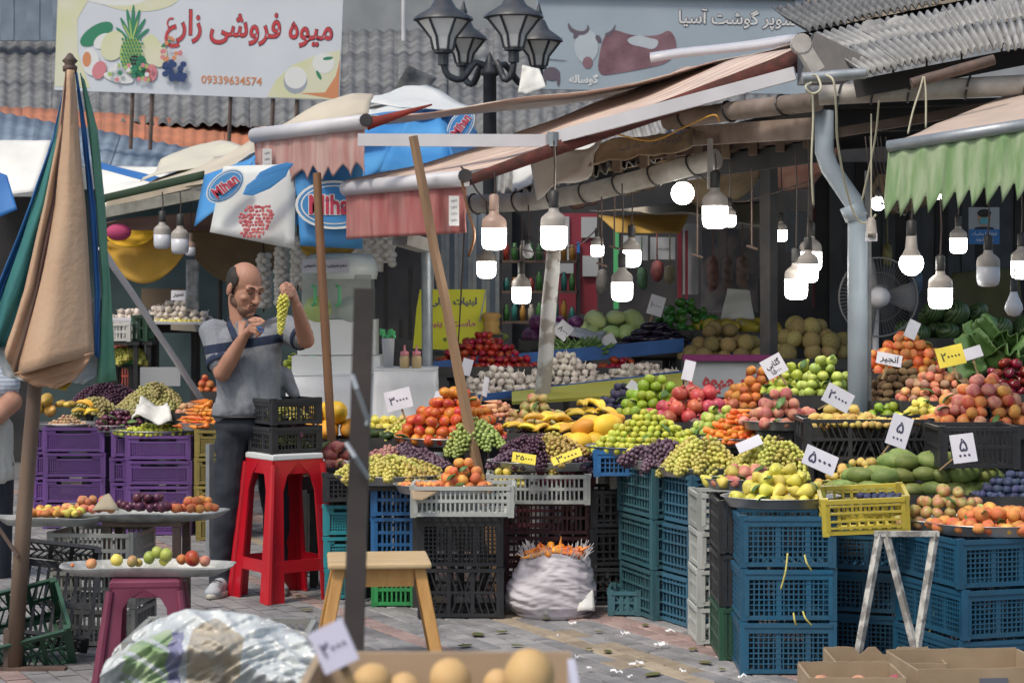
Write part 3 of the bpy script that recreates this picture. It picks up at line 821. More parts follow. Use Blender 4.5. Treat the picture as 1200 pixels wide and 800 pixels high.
# front right
H("yellow_pear", 'pear', 'pear', 915, 580, 68, 42, 19, 8.92, "wide tray on blue crates", colour="yellow", scal=True, sup=False, hw2=58, squeeze=.8)
H("blushed_apple", 'apple', 'pinkapple', 1112, 606, 66, 42, 19, 8.75, "tray beside the yellow crate", colour="green and pink", sup=False, hp=1.1)
H("apricot", 'peach', ['apricot', 'yelpeach'], 1165, 618, 78, 28, 21, 8.5, "tray at the lower right corner", colour="orange", sup=False, z=.66)
H("small_plum", 'plum', 'blueplum', 1190, 578, 50, 28, 13, 9.3, "at the right edge", colour="blue bloomy", tray="box")
H("green_mango", 'mango', 'mango', 1078, 575, 108, 54, 28, 9.55, "heap behind the yellow crate", colour="green", tray="box", tilt=R(80), hp=1.6, ryk=.45)
H("small_peach", 'peach', 'guava', 1010, 566, 55, 30, 14, 9.75, "behind the green mangoes", colour="pale yellow", tray="box", ryk=.5)
H("blushed_pear", 'pear', ['pear', 'pinkpeach'], 868, 553, 42, 26, 18, 9.35, "small tray left of the pears", colour="yellow pink", sup=False, z=.765)
grapes('yellow', 905, 545, 45, 34, 9.8, "behind the yellow pears", tray=False, sup=True)
grapes('yellow', 822, 546, 50, 32, 9.98, "tray on steel blue crates", sup=False)
grapes('purple', 772, 538, 35, 20, 10.2, "bowl on grey teal crates", sup=False)
H("lime", 'citrus', 'lime', 760, 521, 72, 44, 10.5, 10.45, "heap on the blue rimmed tray", colour="yellow green", tm=m_tinb, sup=False, hp=1.1, squeeze=.86, jit=.16)
H("papaya", 'papaya', 'papaya', 700, 519, 44, 40, 32, 10.75, "left of the limes", colour="orange yellow", tilt=R(75), sup=True, hp=1.8)
H("banana_hand", 'banana', 'banana', 640, 505, 45, 26, 18, 11.1, "right of the nectarines", colour="ripe yellow", tilt=R(80), tray="box", cat="bananas")
H("banana_hand", 'banana', 'banana', 693, 490, 28, 26, 19, 11.6, "behind the papayas", colour="ripe yellow", tilt=R(30), tray="box", cat="bananas")
H("striped_apple", 'apple', 'pinkapple', 628, 494, 38, 34, 15, 11.5, "behind the bananas", colour="green and red", tray="box")
H("dark_plum", 'citrus', 'plum', 730, 484, 40, 36, 13, 11.9, "heap right of the bananas", colour="blue black", tray="box")
H("green_mandarin", 'citrus', 'mandarin', 765, 484, 42, 44, 17, 11.6, "heap behind the limes", colour="green", tray="box", hp=1.3)
H("pomegranate", 'pom', 'pomegranate', 812, 492, 58, 40, 23, 11.35, "heap right behind limes", colour="dark red", tray="box", hp=1.6)
H("beetroot", 'potato', 'beet', 838, 493, 28, 14, 12, 11.0, "right below the pomegranates", colour="earthy", tray="box")
H("green_guava", 'apple', 'greenapple', 842, 507, 36, 34, 15, 10.75, "left of the carrots", colour="pale green", tray="box")
H("carrot", 'carrot', 'carrot', 868, 512, 46, 36, 10, 10.5, "tray under the pink peaches", colour="orange", tilt=R(-60), squeeze=1.4)
H("brown_peach", 'peach', 'brownpeach', 888, 476, 44, 46, 17, 11.6, "below the melons", colour="brownish orange", tray="box", hp=1.4)
H("pink_peach", 'peach', 'pinkpeach', 913, 492, 44, 40, 18, 10.35, "tray left of the grey post", colour="pink", ryk=.7)
H("green_apple", 'apple', 'greenapple', 965, 462, 36, 46, 17, 11.3, "left of the grey post", colour="green", tray="box", hp=1.4)
H("green_pear", 'pear', 'greenpear', 930, 460, 36, 40, 17, 11.5, "right of the white card", colour="green", tray="box", hp=1.3)
H("yellow_quince", 'potato', 'guava', 985, 498, 48, 30, 16, 10.2, "by the black crate", colour="dull yellow", tray="box")
H("small_guava", 'peach', 'guava', 1020, 498, 62, 10, 10, 10.0, "in the large black crate", colour="pale yellow", tray=None, sup=False)
H("green_fig", 'fig', 'mandarin', 1035, 488, 22, 26, 17, 10.6, "right of the grey post", colour="green", tray="box")
H("small_pear", 'pear', 'pear', 1078, 490, 28, 30, 15, 10.3, "left of the mixed peaches", colour="greenish yellow", tray="box")
H("mixed_peach", 'peach', ['yelpeach', 'apricot', 'pinkpeach'], 1152, 494, 70, 52, 20, 9.95, "heap at the right edge", colour="yellow red", tray="box", hp=1.3)
H("kiwi", 'potato', 'kiwi', 1055, 468, 42, 44, 14, 10.95, "heap right of the grey post", colour="brown", tray="box", hp=1.3)
H("flat_peach", 'peach', ['fig', 'peach'], 1098, 468, 48, 44, 15, 10.7, "below the yellow price card", colour="dusky", tray="box", hp=1.4)
H("fig", 'fig', 'fig', 1130, 462, 30, 36, 15, 11.0, "right of the yellow price card", colour="purple brown", tray="box")
H("red_peach", 'peach', ['yelpeach', 'nectarine'], 1060, 436, 52, 46, 17, 11.6, "heap behind the kiwis", colour="red yellow", tray="box", hp=1.5)
H("red_pepper", 'tomato', 'pepper', 1182, 460, 44, 48, 19, 10.8, "below the cabbage leaves", colour="glossy dark red", tray="box", hp=1.5)
H("green_apple", 'apple', 'greenapple', 1185, 405, 25, 14, 20, 11.2, "on the leaves at the right edge", colour="yellow green", tray="box")
# centre left
H("nectarine", 'peach', 'nectarine', 530, 511, 66, 56, 18, 11.2, "heap left of the bananas", colour="red orange", hp=1.5)
H("apricot", 'peach', 'apricot', 520, 566, 58, 34, 16, 10.3, "tray before the purple grapes", colour="orange", sup=False, hw2=34, cx=543, hp=1.4)
H("cut_apricot", 'peach', 'yelpeach', 490, 565, 24, 7, 9, 10.25, "left half of the apricot tray", colour="pale", tray=None, sup=False, z=zof(565, 10.3) - .02)
H("yellow_fig", 'lemon', 'pear', 590, 568, 28, 26, 13, 10.5, "right of the apricots", colour="yellow", tray="box", sup=False)
grapes(['purple', 'dark', 'brown', 'purple'], 638, 552, 66, 30, 10.6, "tray with the yellow cards", sup=False, z=.745)
grapes('dark', 640, 520, 50, 16, 11.1, "box behind the yellow cards", tray=False)
grapes(['yellow', 'yellow', 'brown'], 455, 555, 62, 16, 10.6, "tray behind the dark pole", sup=True)
grapes(['pink', 'pink', 'purple', 'purple'], 470, 545, 64, 20, 10.95, "behind the yellow bunches", tray=False)
grapes('green', 553, 515, 30, 26, 11.0, "behind the apricots", tray=False)
grapes('yellow', 485, 505, 22, 12, 11.4, "left below the nectarines", tray=False)
H("pink_pear", 'pear', 'pinkpeach', 385, 556, 36, 46, 18, 11.25, "right of the grape crates", colour="pink", tray="box", hp=1.2, sup=True)
H("mango", 'papaya', 'papaya', 378, 512, 40, 38, 34, 11.7, "beside the grape crates", colour="orange yellow", tray="box", tilt=R(20), hp=1.7)
H("yellow_pepper", 'lemon', 'pear', 450, 500, 34, 20, 13, 11.7, "below the white table", colour="yellow green", tray="box")
H("avocado", 'mango', 'avocado', 448, 512, 18, 14, 19, 11.35, "just left of the nectarines", colour="dark green", tray="box")
H("shrunken_carrot", 'carrot', 'pinkpotato', 580, 488, 25, 22, 8, 11.6, "behind the nectarines", colour="pinkish", tray="box", tilt=R(40))
H("sweet_potato", 'potato', 'pinkpotato', 480, 500, 22, 18, 14, 11.7, "left of the nectarines", colour="pinkish", tray="box")
# middle shop counter (far)
H("tomato", 'tomato', 'tomato', 565, 428, 62, 38, 12, 13.6, "on the blue lined counter", colour="red", tray="box", hp=1.2)
H("garlic_bulb", 'garlic', 'garlic', 585, 458, 58, 34, 12, 12.9, "left of the white leaning pole", colour="white", tray="round")
H("garlic_bulb", 'garlic', 'garlic', 662, 448, 54, 40, 12, 13.1, "right of the white leaning pole", colour="white", tray="round", tm=m_dark)
H("garlic_bulb", 'garlic', 'garlic', 752, 440, 54, 22, 11, 13.2, "tray before the melons", colour="yellowish white", tray="round")
H("dark_tomato", 'tomato', 'tomato', 728, 430, 28, 16, 12, 13.7, "behind the yellowish garlic", colour="dark red", tray="box")
H("eggplant", 'long', 'eggplant', 768, 406, 40, 32, 13, 14.4, "glossy heap right of the white cabbages", colour="black", tray="box", tilt=R(70), hp=1.4)
H("green_pepper", 'tomato', 'greenpepper', 800, 386, 38, 36, 17, 14.9, "heap above the eggplants", colour="dark green", tray="box", hp=1.6)
H("white_cabbage", 'oval', 'cabbage', 717, 396, 50, 40, 27, 14.7, "pale row behind the eggplants", colour="pale green", tray="box", hp=2.2)
H("red_cabbage", 'ball', 'redcabbage', 645, 398, 36, 36, 24, 14.6, "behind the white pole", colour="purple", tray="box", hp=2.0)
H("cantaloupe", 'ball', 'melon', 850, 421, 54, 44, 25, 13.9, "on the counter left of the black post", colour="netted brown", tray="box", hp=1.7, cat="melon")
H("cantaloupe", 'ball', 'melon', 948, 419, 46, 52, 27, 13.4, "pile right of the black post", colour="yellow brown", tray="box", hp=2.2, cat="melon")
H("honeydew", 'papaya', 'honeydew', 858, 388, 48, 22, 24, 14.9, "behind the cantaloupes", colour="dull yellow", tray="box", tilt=R(80), cat="melon", hp=1.8)
H("watermelon", 'oval', 'watermelon', 1105, 395, 55, 40, 34, 13.6, "behind the fan", colour="striped dark green", tray="box", hp=1.8)
H("watermelon", 'oval', 'watermelon', 1188, 392, 38, 34, 34, 13.4, "at the right edge of the shop", colour="striped dark green", tray="box", hp=1.8)
# left side
H("shelled_nut", 'potato', 'nut', 85, 495, 45, 14, 5, 14.2, "tray on purple crates", colour="light brown", hp=1.1, maxn=260, sup=False, hw2=26, cx=78, cat="nut")
H("banana_hand", 'banana', 'banana', 103, 489, 12, 16, 14, 14.35, "on the tray of nuts", colour="yellow", tray=None, sup=False, cat="bananas", tilt=R(60))
H("butternut_squash", 'papaya', 'squash', 52, 487, 14, 22, 20, 14.4, "left on the tray of nuts", colour="yellow", tray=None, sup=False, tilt=R(10))
H("potato", 'potato', 'squash', 78, 478, 14, 12, 13, 14.5, "behind the nuts", colour="yellow brown", tray=None, sup=False)
H("small_lime", 'citrus', 'lime', 183, 503, 50, 13, 7, 13.8, "on the left tray", colour="green", sup=False, hp=1.1, cat="lime")
H("round_fig", 'citrus', 'redplum', 138, 497, 34, 22, 9, 14.1, "tray left of the limes", colour="dusky purple", sup=True)
H("long_carrot", 'carrot', 'carrot', 238, 495, 27, 30, 8, 13.5, "left of the standing man", colour="orange", sup=False, tilt=R(80), cat="carrot")
H("sweet_potato", 'potato', 'pinkpotato', 222, 483, 20, 18, 12, 13.8, "behind the carrots", colour="reddish", tray="box")
H("red_apple", 'peach', 'redapple', 243, 458, 16, 22, 13, 14.6, "left of the man's elbow", colour="red", tray="box")
grapes('olive', 178, 478, 42, 30, 14.4, "left tray above the purple crates", sup=True, berry=.014, tray=True)
grapes('olive', 112, 478, 18, 10, 14.8, "between nuts and dark grapes", tray=False, berry=.014)
grapes('dark', 125, 470, 42, 20, 15.2, "behind the olive grapes", tray=False, berry=.014)
grapes('yellow', 150, 419, 26, 12, 16.0, "green plate on the red crate", tray=True, berry=.014, tm=m_green)
H("hanging_pear", 'pear', 'greenpear', 345, 440, 20, 30, 12, 14.2, "behind the man's back", colour="green", tray="box")
H("shelf_garlic", 'garlic', 'garlic', 205, 376, 44, 24, 11, 17.0, "left shop shelf", colour="white", tray="box", cat="garlic")  # same garlic bulbs as on the middle counter, named by their shelf
H("shelf_garlic", 'garlic', 'garlic', 150, 373, 24, 14, 11, 17.2, "dark shelf corner of the left shop", colour="white", tray="box", cat="garlic")
H("green_tomato", 'tomato', 'pear', 205, 379, 32, 6, 7, 16.7, "front of the left shop shelf", colour="yellow green", tray=None, sup=False)
# yellow tipped crate and papers
t_y = crate((U(1022, 590, 8.55).x, 8.75, zof(624, 8.55)), .36, .30, .155, 'rib', m_yellow, "bright yellow plastic crate tipped towards the viewer on metal legs", tilt=(R(6), R(-3)), rz=-.1)
H("small_plum", 'plum', 'blueplum', 1035, 585, 30, 10, 11, 8.85, "in the yellow crate", colour="blue", tray=None, sup=False)
# small trays at the left front
H("red_plum", 'citrus', 'redplum', 170, 597, 50, 22, 15, 9.5, "middle of the left oval tray", colour="purple black", tray=None, sup=False, hw2=34, cx=172, hp=1.2)
H("loose_apricot", 'peach', 'apricot', 228, 599, 28, 18, 14, 9.5, "right on the left oval tray", colour="golden", tray=None, sup=False)
H("loose_peach", 'peach', 'peach', 103, 599, 28, 16, 14, 9.5, "left on the left oval tray", colour="dull orange", tray=None, sup=False)
# price cards
card(982, 466, 34, 24, 9.9, "۲۰۰۰۰", "white card with blue handwritten price leaning left of the grey post", ang=.5, stick=(-.5, -.8))
card(1054, 505, 25, 38, 9.2, "۵", "tall white card on a stick above the small peaches", ang=.35, stick=(-.3, -.9), line2="۰۰۰", sl=.14)
card(1129, 525, 28, 34, 9.0, "۵", "white price card slanting over the green mangoes", ang=-.12, stick=(-.8, -.55), line2="۰۰۰", sl=.15)
card(961, 539, 40, 26, 8.8, "۵۰۰۰", "white card hanging on a wire from the black crate", ang=.42, stick=(-.85, -.3), lean=.5)
card(1042, 421, 30, 14, 10.8, "انجیر", "white card with black handwriting by the kiwis", ang=.2, stick=(-.15, -.9), ink=m_ink2, lean=.2)
card(1114, 417, 32, 24, 10.6, "۲۰۰۰۰", "yellow price card with black figures above the figs", ang=-.22, m=m_cardy, ink=m_ink2, stick=(.05, -1))
card(1138, 414, 26, 14, 10.9, None, "blank white card half behind the yellow price card", ang=-.3, stick=(0, -1))
card(907, 429, 26, 24, 11.1, "گلابی", "white card with black handwriting below the melons", ang=-.5, stick=(.1, -1), ink=m_ink2, line2="۱۵۰۰۰")
card(807, 434, 13, 24, 11.3, None, "narrow white card above the pomegranates", ang=.25, stick=(0, -1), sl=.2)
card(742, 453, 14, 12, 11.7, None, "small white card between plums and mandarins", ang=.7)
card(614, 537, 28, 17, 10.3, "۲۵۰۰۰", "left yellow price card on the purple grapes", ang=.15, m=m_cardy, ink=m_ink2, lean=.9)
card(664, 535, 36, 14, 10.3, "۳۰۰۰۰", "right yellow price card on the purple grapes", ang=-.35, m=m_cardy, ink=m_ink2, lean=.9)
card(467, 468, 31, 24, 11.4, "۳۰۰۰۰", "greyish card on a stick left of the nectarines", ang=-.25, stick=(.1, -1))
card(515, 468, 14, 18, 11.6, None, "small white card at the top left of the nectarines", ang=.3)
card(569, 453, 7, 24, 11.3, None, "white card seen edge on behind the nectarines", ang=.35, stick=(-.1, -1), yaw=.6)
card(547, 430, 12, 20, 12.8, None, "pale card standing among the garlic", ang=.25)
card(660, 387, 18, 20, 14.0, "۸۰۰۰", "white card in front of the red cabbages", ang=.7, stick=(-.2, -1), ink=m_ink2)
card(713, 399, 16, 14, 14.1, None, "white corner card below the white cabbages", ang=-.5)
card(769, 358, 18, 24, 14.3, "۱۰۰۰۰", "white card standing in front of the green peppers", ang=.3, stick=(-.1, -1), ink=m_ink2)
card(1069, 386, 14, 22, 11.3, None, "white card tilted in front of the watermelons", ang=.45, stick=(-.4, -.8))
card(878, 520, 30, 14, 9.7, None, "white card lying against the yellow grapes", ang=-.4, lean=.6)
card(209, 346, 17, 12, 16.6, "سیر", "small white card over the left garlic shelf", ink=m_ink2)
# ---------------------------------------------------------------- shop buildings, awnings, roofs
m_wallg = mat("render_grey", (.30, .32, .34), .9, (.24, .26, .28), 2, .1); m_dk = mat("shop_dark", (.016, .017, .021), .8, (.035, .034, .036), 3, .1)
m_corr = mat("corrugated_asbestos", (.19, .195, .20), .9, (.10, .105, .11), 4, .5, 18, detail=8); m_corl = mat("corrugated_light", (.36, .36, .355), .85, (.20, .20, .20), 3, .4, 14, detail=8)
m_corb = mat("corrugated_blue", (.20, .26, .33), .6, (.14, .18, .24), 3, .2); m_coro = mat("corrugated_rust", (.46, .17, .09), .85, (.34, .14, .08), 4, .2, detail=8)
m_brick = mat("brick_pale", (.42, .36, .28), .9, (.34, .28, .22), 6, .3, vary=.12)
m_pvc = mat("pipe_plastic", (.50, .48, .45), .55, (.27, .25, .23), 6, .25, detail=8); m_pvcb = mat("pipe_brownish", (.25, .20, .17), .7, (.14, .11, .09), 6, .3, detail=8)
m_galv = mat("galvanised", (.36, .39, .42), .45, (.28, .31, .34), 12, .1, metal=.5); m_alu = mat("white_aluminium", (.60, .60, .64), .45, (.52, .52, .56), 4, .1)
m_post = mat("post_blue_grey", (.34, .41, .47), .45, (.29, .35, .41), 6, .1); m_blackp = mat("post_black", (.025, .025, .028), .5, (.045, .04, .04), 8, .1)
m_canv = band_mat("awning_pale_stripe", [(.62, .52, .44), (.58, .40, .34), (.64, .55, .46), (.55, .38, .32)], .05, axis=1, bump=.1, dirt=.2)
m_val = mat("valance_red", (.30, .06, .065), .85, (.46, .24, .22), 2.4, .2, bscale=14, stretch=(7, 7, .5), contrast=.0, detail=8)
m_valp = mat("valance_dusty_red", (.36, .13, .12), .85, (.52, .40, .37), 2.4, .2, bscale=14, stretch=(8, 8, .5), contrast=.0, detail=8)
m_gval = mat("valance_green", (.15, .26, .11), .85, (.30, .38, .24), 8, .1, stretch=(3, 3, .4), detail=8)
m_beige = mat("tarp_beige", (.52, .47, .38), .8, (.42, .38, .31), 3, .15); m_white = mat("tarp_white", (.76, .76, .73), .75, (.60, .61, .59), 2.5, .3)
m_burlap = mat("old_burlap", (.42, .34, .23), .9, (.26, .20, .13), 5, .5, 30, detail=8)
def corr(name, a, b, c, dd, waves, amp, m, label=None, cat=None, kind=None, parent=None, cols=10, sag=0, t=.006, rowsn=1):
    """corrugated sheet from near edge a->b to far edge dd->c; waves run away from the viewer; built as separate sheets laid side by side"""
    a, b, c, dd = map(Vector, (a, b, c, dd))
    root = thing(name, label, cat, (0, 0, 0)) if label else None
    if root is None:
        root = thing(name, None, None, (0, 0, 0))
    if kind: root["kind"] = kind
    n = ((b - a).cross(dd - a)).normalized()
    if n.z < 0: n = -n
    rr = random.Random(int(abs(a.x * 100)) + waves)
    for rI in range(rowsn):
        for k in range(cols):
            u0, u1 = k / cols, (k + 1) / cols + .3 / waves
            v0, v1 = rI / rowsn, (rI + 1) / rowsn + (.04 if rI < rowsn - 1 else 0)
            off = n * (.006 * (k % 2) + rr.uniform(0, .012) - .02 * rI + .02 * rowsn); w = max(1, waves / cols)
            sl = rr.uniform(-.015, .015)
            def fn(u, v):
                uu = lerp(u0, u1, u); vv = lerp(v0, v1, v)
                p = lerp(lerp(a, b, uu), lerp(dd, c, uu), vv)
                return p + n * (amp * math.cos(uu * waves * 2 * PI)) + off + (a - dd).normalized() * sl + Vector((0, 0, .02 * noise.noise(p * .8)))
            mb = MB(); mb.sheet(fn, int(w * 8), 3, t); mb.build("roof_sheet", m, root, True)
    return root
# far building: upper wall and metal cladding
B = MB(); B.box((-2, 32.3, 5.0), (40, .6, 6.6))
o = B.build("back_wall", m_wallg); o["kind"] = "structure"
t = thing("metal_clad_wall", "blue grey ribbed metal cladding at the upper left behind the fruit banner", "wall", U(-20, 48, 27))
for i in range(26):
    MB().box((-1.2 + i * .17, 0, .65), (.168, .05 + .02 * (i % 2), 1.3)).build("cladding_panel", m_corb, t)
corr("back_roof", U(-60, 148, 22), U(1100, 175, 22), U(1100, 30, 29), U(-60, 44, 29), 74, .022, m_corr, "long grey corrugated roof running behind the banner and the street lamp", "roof", cols=20, rowsn=3)
corr("blue_roof", U(-60, 182, 18), U(215, 212, 18), U(235, 180, 21), U(-60, 124, 21), 20, .008, m_corb, "pale blue metal roof at the left under the rusty strip", "roof", cols=6)
corr("rusty_roof", U(-20, 146, 21.2), U(305, 192, 21.2), U(305, 152, 22.4), U(-20, 124, 22.4), 24, .007, m_coro, "orange rusty corrugated roof strip left of the banner legs", "roof", cols=7)
# fruit banner
m_ban = mat("banner_white", (.62, .66, .72), .5, (.58, .62, .68), 2); m_banr = mat("print_red", (.50, .05, .06), .6); m_cream = mat("print_cream", (.62, .64, .40), .6, (.66, .66, .52), 3)
m_prg = mat("print_green", (.03, .22, .12), .6); m_prdk = mat("print_dark", (.05, .01, .04), .6); m_pro = mat("print_orange", (.60, .25, .12), .6); m_prb = mat("print_blue", (.02, .05, .16), .6); m_prp = mat("print_pink", (.6, .22, .25), .6)
m_prlg = mat("print_light_green", (.36, .50, .16), .6); m_prw = mat("print_white", (.7, .72, .72), .6); m_prgry = mat("print_grey", (.32, .36, .42), .6); m_prmar = mat("print_maroon", (.15, .07, .095), .6, (.26, .15, .18), 4)
m_prfade = mat("print_faded", (.42, .49, .55), .6, (.48, .54, .58), 5); m_prfd = mat("print_faded_dark", (.12, .10, .13), .6)
def chaikin(p, n=2):
    for _ in range(n):
        q = []
        for i in range(len(p)):
            a, c = p[i], p[(i + 1) % len(p)]; q += [(a[0] * .75 + c[0] * .25, a[1] * .75 + c[1] * .25), (a[0] * .25 + c[0] * .75, a[1] * .25 + c[1] * .75)]
        p = q
    return p
def flat_shapes(S, shapes, name, mats, parent, y0=-.012, soft=0):
    """thin printed shapes: (kind, cx, cz, rx, rz, matindex, ang) in photo px relative to the board centre; layers 1 mm apart"""
    b = MB()
    for i, sh in enumerate(shapes):
        b.cur = sh[5]; y = y0 - .0003 * i
        if sh[0] == 'e':
            pts = []
            for k in range(20):
                a = 2 * PI * k / 20; x, z = sh[3] * math.cos(a), sh[4] * math.sin(a); g = R(sh[6]) if len(sh) > 6 else 0
                pts.append(((sh[1] + x * math.cos(g) - z * math.sin(g)) / S, (sh[2] + x * math.sin(g) + z * math.cos(g)) / S))
        else: pts = chaikin([((sh[1] + x) / S, (sh[2] + z) / S) for x, z in sh[3]], soft)
        n = len(pts)
        ar = sum(pts[k][0] * pts[(k + 1) % n][1] - pts[(k + 1) % n][0] * pts[k][1] for k in range(n))
        if ar < 0: pts = pts[::-1]
        b.add([(x, y, z) for x, z in pts] + [(x, y + .0002, z) for x, z in pts], [list(range(n)), list(range(n, 2 * n))[::-1]] + [(k, n + k, n + (k + 1) % n, (k + 1) % n) for k in range(n)])
    return b.build(name, mats, parent)
d = 19.0; S = F / d; c = U(233, 53, d)
t = thing("fruit_banner", "large white banner advertising fruit with red Persian lettering, upper left", "banner", c); t.rotation_euler = (0, R(2.2), 0)
MB().box((0, 0, 0), (334 / S, .02, 118 / S)).build("banner_sheet", m_ban, t)
sh = [('p', -167, -55, [(0, 0), (42, 0), (26, 40), (24, 80), (40, 110), (0, 114)], 0, 0), ('e', -75, 58, 52, 22, 0), ('e', -100, 60, 46, 18, 1),
      ('p', 0, 0, [(82, -58), (166, -58), (166, 0), (140, -6), (110, -20), (92, -38)], 0, 0), ('p', 0, 0, [(120, -52), (150, -50), (162, -30), (166, -10), (166, -58)], 0, 4),
      ('e', 115, -38, 14, 15, 8), ('e', 115, -34, 13, 13, 1), ('e', 147, -16, 13, 12, 1), ('e', 152, -10, 6, 2, 2, 10), ('e', 142, -30, 2, 6, 2, 30)]
sh = [tuple(list(s[:3]) + ([s[3], s[4], s[5]] + list(s[6:]))) if s[0] == 'e' else ('p', s[1], s[2], s[3], 0, s[5] if s[5] is not None else 0) for s in sh]
rr = random.Random(4)
fr = [('e', -120, 8, 22, 10, 2, 35), ('e', -112, 0, 12, 8, 1, 35), ('e', -86, 16, 2.2, 14, 2, 28), ('e', -70, 16, 2.2, 14, 2, -28), ('e', -90, 10, 2, 10, 2, 48), ('e', -66, 10, 2, 10, 2, -48), ('e', -82, 22, 2.2, 17, 2, 12), ('e', -74, 22, 2.2, 17, 2, -12), ('e', -78, 24, 2, 20, 2), ('e', -80, 14, 1, 13, 7, 8), ('e', -75, 14, 1, 13, 7, -14), ('e', -84, 12, 1, 10, 7, 30),
      ('e', -100, -5, 14, 18, 0, -20), ('e', -78, -14, 14, 20, 7), ('e', -55, -8, 12, 18, 0, 10), ('e', -125, -25, 10, 16, 1, 10), ('e', -46, -14, 10, 14, 0, 5), ('e', -115, -34, 8, 11, 6, -20), ('e', -130, -22, 5, 9, 4),
      ('e', -68, -32, 9, 9, 2), ('e', -54, -35, 7, 10, 6), ('e', -92, -42, 18, 6, 1, -10), ('e', -74, -21, 6, 6, 3), ('e', -66, -24, 6, 9, 2), ('e', -38, 0, 7, 2, 2, 40), ('e', -32, 6, 5, 2, 4, -30)]
for i in range(7):
    for k in range(8): fr.append(('e', -89 + 3.6 * i + 1.8 * (k % 2), 3 - 4.4 * k, 1.2, 1.7, 2, 20))
for i in range(30): fr.append(('e', -104 + 50 * rr.random(), -26 - 20 * rr.random(), 2.6, 2.6, (7, 2, 1, 6)[i % 4], 0))
for i in range(20): fr.append(('e', -38 + 24 * rr.random(), -22 - 20 * rr.random(), 3.6, 3.6, 5, 0))
for i in range(10): fr.append(('e', -42 + 22 * rr.random(), -20 + 20 * rr.random(), 2.6, 2.6, 6 if i % 2 else 4, 0))
flat_shapes(S, sh + fr, "printed_picture", [m_cream, m_prw, m_prg, m_prdk, m_pro, m_prb, m_prp, m_prlg, m_prgry], t)
lettering("میوه فروشی زارع", 198 / S, m_prdk, t, (58 / S, -.0110, 18 / S), bold=.03, height=47 / S)
lettering("میوه فروشی زارع", 196 / S, m_banr, t, (58 / S, -.0145, 18 / S), bold=.015, height=45 / S)
lettering("09339634574", 71 / S, m_pro, t, (40 / S, -.0125, -40 / S), bold=.015, arab=False)
for px in (180, 157, 272, 322, 350):
    p = U(px, 108, d); MB().tube([(0, 0, -.02), (0, 0, -.55)], .02, 6).build("support_leg", m_rust, t, loc=(p.x - c.x, .03, p.z - c.z))
# meat shop sign
d = 21.0; S = F / d; c = U(785, 52, d)
t = thing("meat_shop_sign", "wide grey blue sign board with cattle picture and outlined Persian lettering", "sign", c); t.rotation_euler = (0, R(1.2), 0)
m_sgn = mat("sign_grey_blue", (.36, .43, .50), .5, (.32, .39, .46), 2)
MB().box((0, 0, 0), (316 / S, .06, 112 / S)).build("sign_board", m_sgn, t)
MB().box((0, -.02, 57 / S), (320 / S, .14, 4 / S)).build("top_frame", m_rust, t); MB().box((152 / S, -.03, 0), (14 / S, .06, 112 / S)).build("side_frame", m_sgn, t)
cow = [('p', 0, 0, [(-85, -40), (-82, -8), (-76, 10), (-66, 16), (-50, 10), (-30, 8), (-12, 10), (-2, 17), (6, 8), (8, -6), (4, -16), (-6, -24), (-30, -30), (-60, -36)], 0, 0),
       ('p', 0, 0, [(-34, -4), (-18, -8), (-12, 4), (-24, 6), (-38, 10), (-52, 4), (-46, -2)], 0, 1), ('e', -98, -5, 14, 20, 1), ('e', -96, -24, 6, 7, 0), ('e', -84, 4, 3, 5, 2, 30), ('e', -110, 8, 3, 5, 2, -30),
       ('p', 0, 0, [(-120, 24), (-116, 16), (-106, 12), (-98, 14), (-97, 22), (-94, 14), (-100, 8), (-110, 8), (-120, 14)], 0, 2), ('p', 0, 0, [(-78, 10), (-68, 14), (-64, 24), (-66, 12), (-74, 6)], 0, 2),
       ('e', -138, -38, 10, 8, 2), ('e', -146, -44, 2, 8, 2), ('e', -130, -44, 2, 8, 2), ('p', 0, 0, [(-150, -20), (-120, -22), (-120, -23), (-150, -21)], 0, 2)]
cow = [('p', s[1], s[2], s[3], 0, s[5]) if s[0] == 'p' else s for s in cow]
flat_shapes(S, cow, "printed_cattle", [m_prmar, m_prfade, m_prfd], t, y0=-.034, soft=2)
lettering("سوپر گوشت آسیا", 138 / S, m_prdk, t, (78 / S, -.034, 30 / S), bold=.045)
lettering("سوپر گوشت آسیا", 137 / S, m_prw, t, (78 / S, -.037, 30 / S), bold=.012)
lettering("گوساله", 34 / S, m_prw, t, (-100 / S, -.034, -44 / S), bold=.03)
# white pipe on wall, brick wall on the right
tag(MB().tube([(0, 0, 0), (0, 0, -.62)], .03, 8).build("wall_pipe", m_alu, None, loc=U(473, 0, 28)), "thin white pipe standing above the roof right of the banner", "pipe")
t = thing("brick_wall", "pale brick wall over the roofs at the top right", "wall", U(945, 30, 23.5)); S = F / 23.5
bm = MB(); bm.box((0, 0, 0), (.205, .1, .062)); bmesh_ = bm.mesh("brick", m_brick)
MB().box((1.7, .1, .35), (3.6, .12, .9)).build("mortar_wall", m_wallg, t)
for r_ in range(7):
    for k in range(17): link("brick", bmesh_, t, (k * .215 + (.1 if r_ % 2 else 0), 0, r_ * .073 + .05))
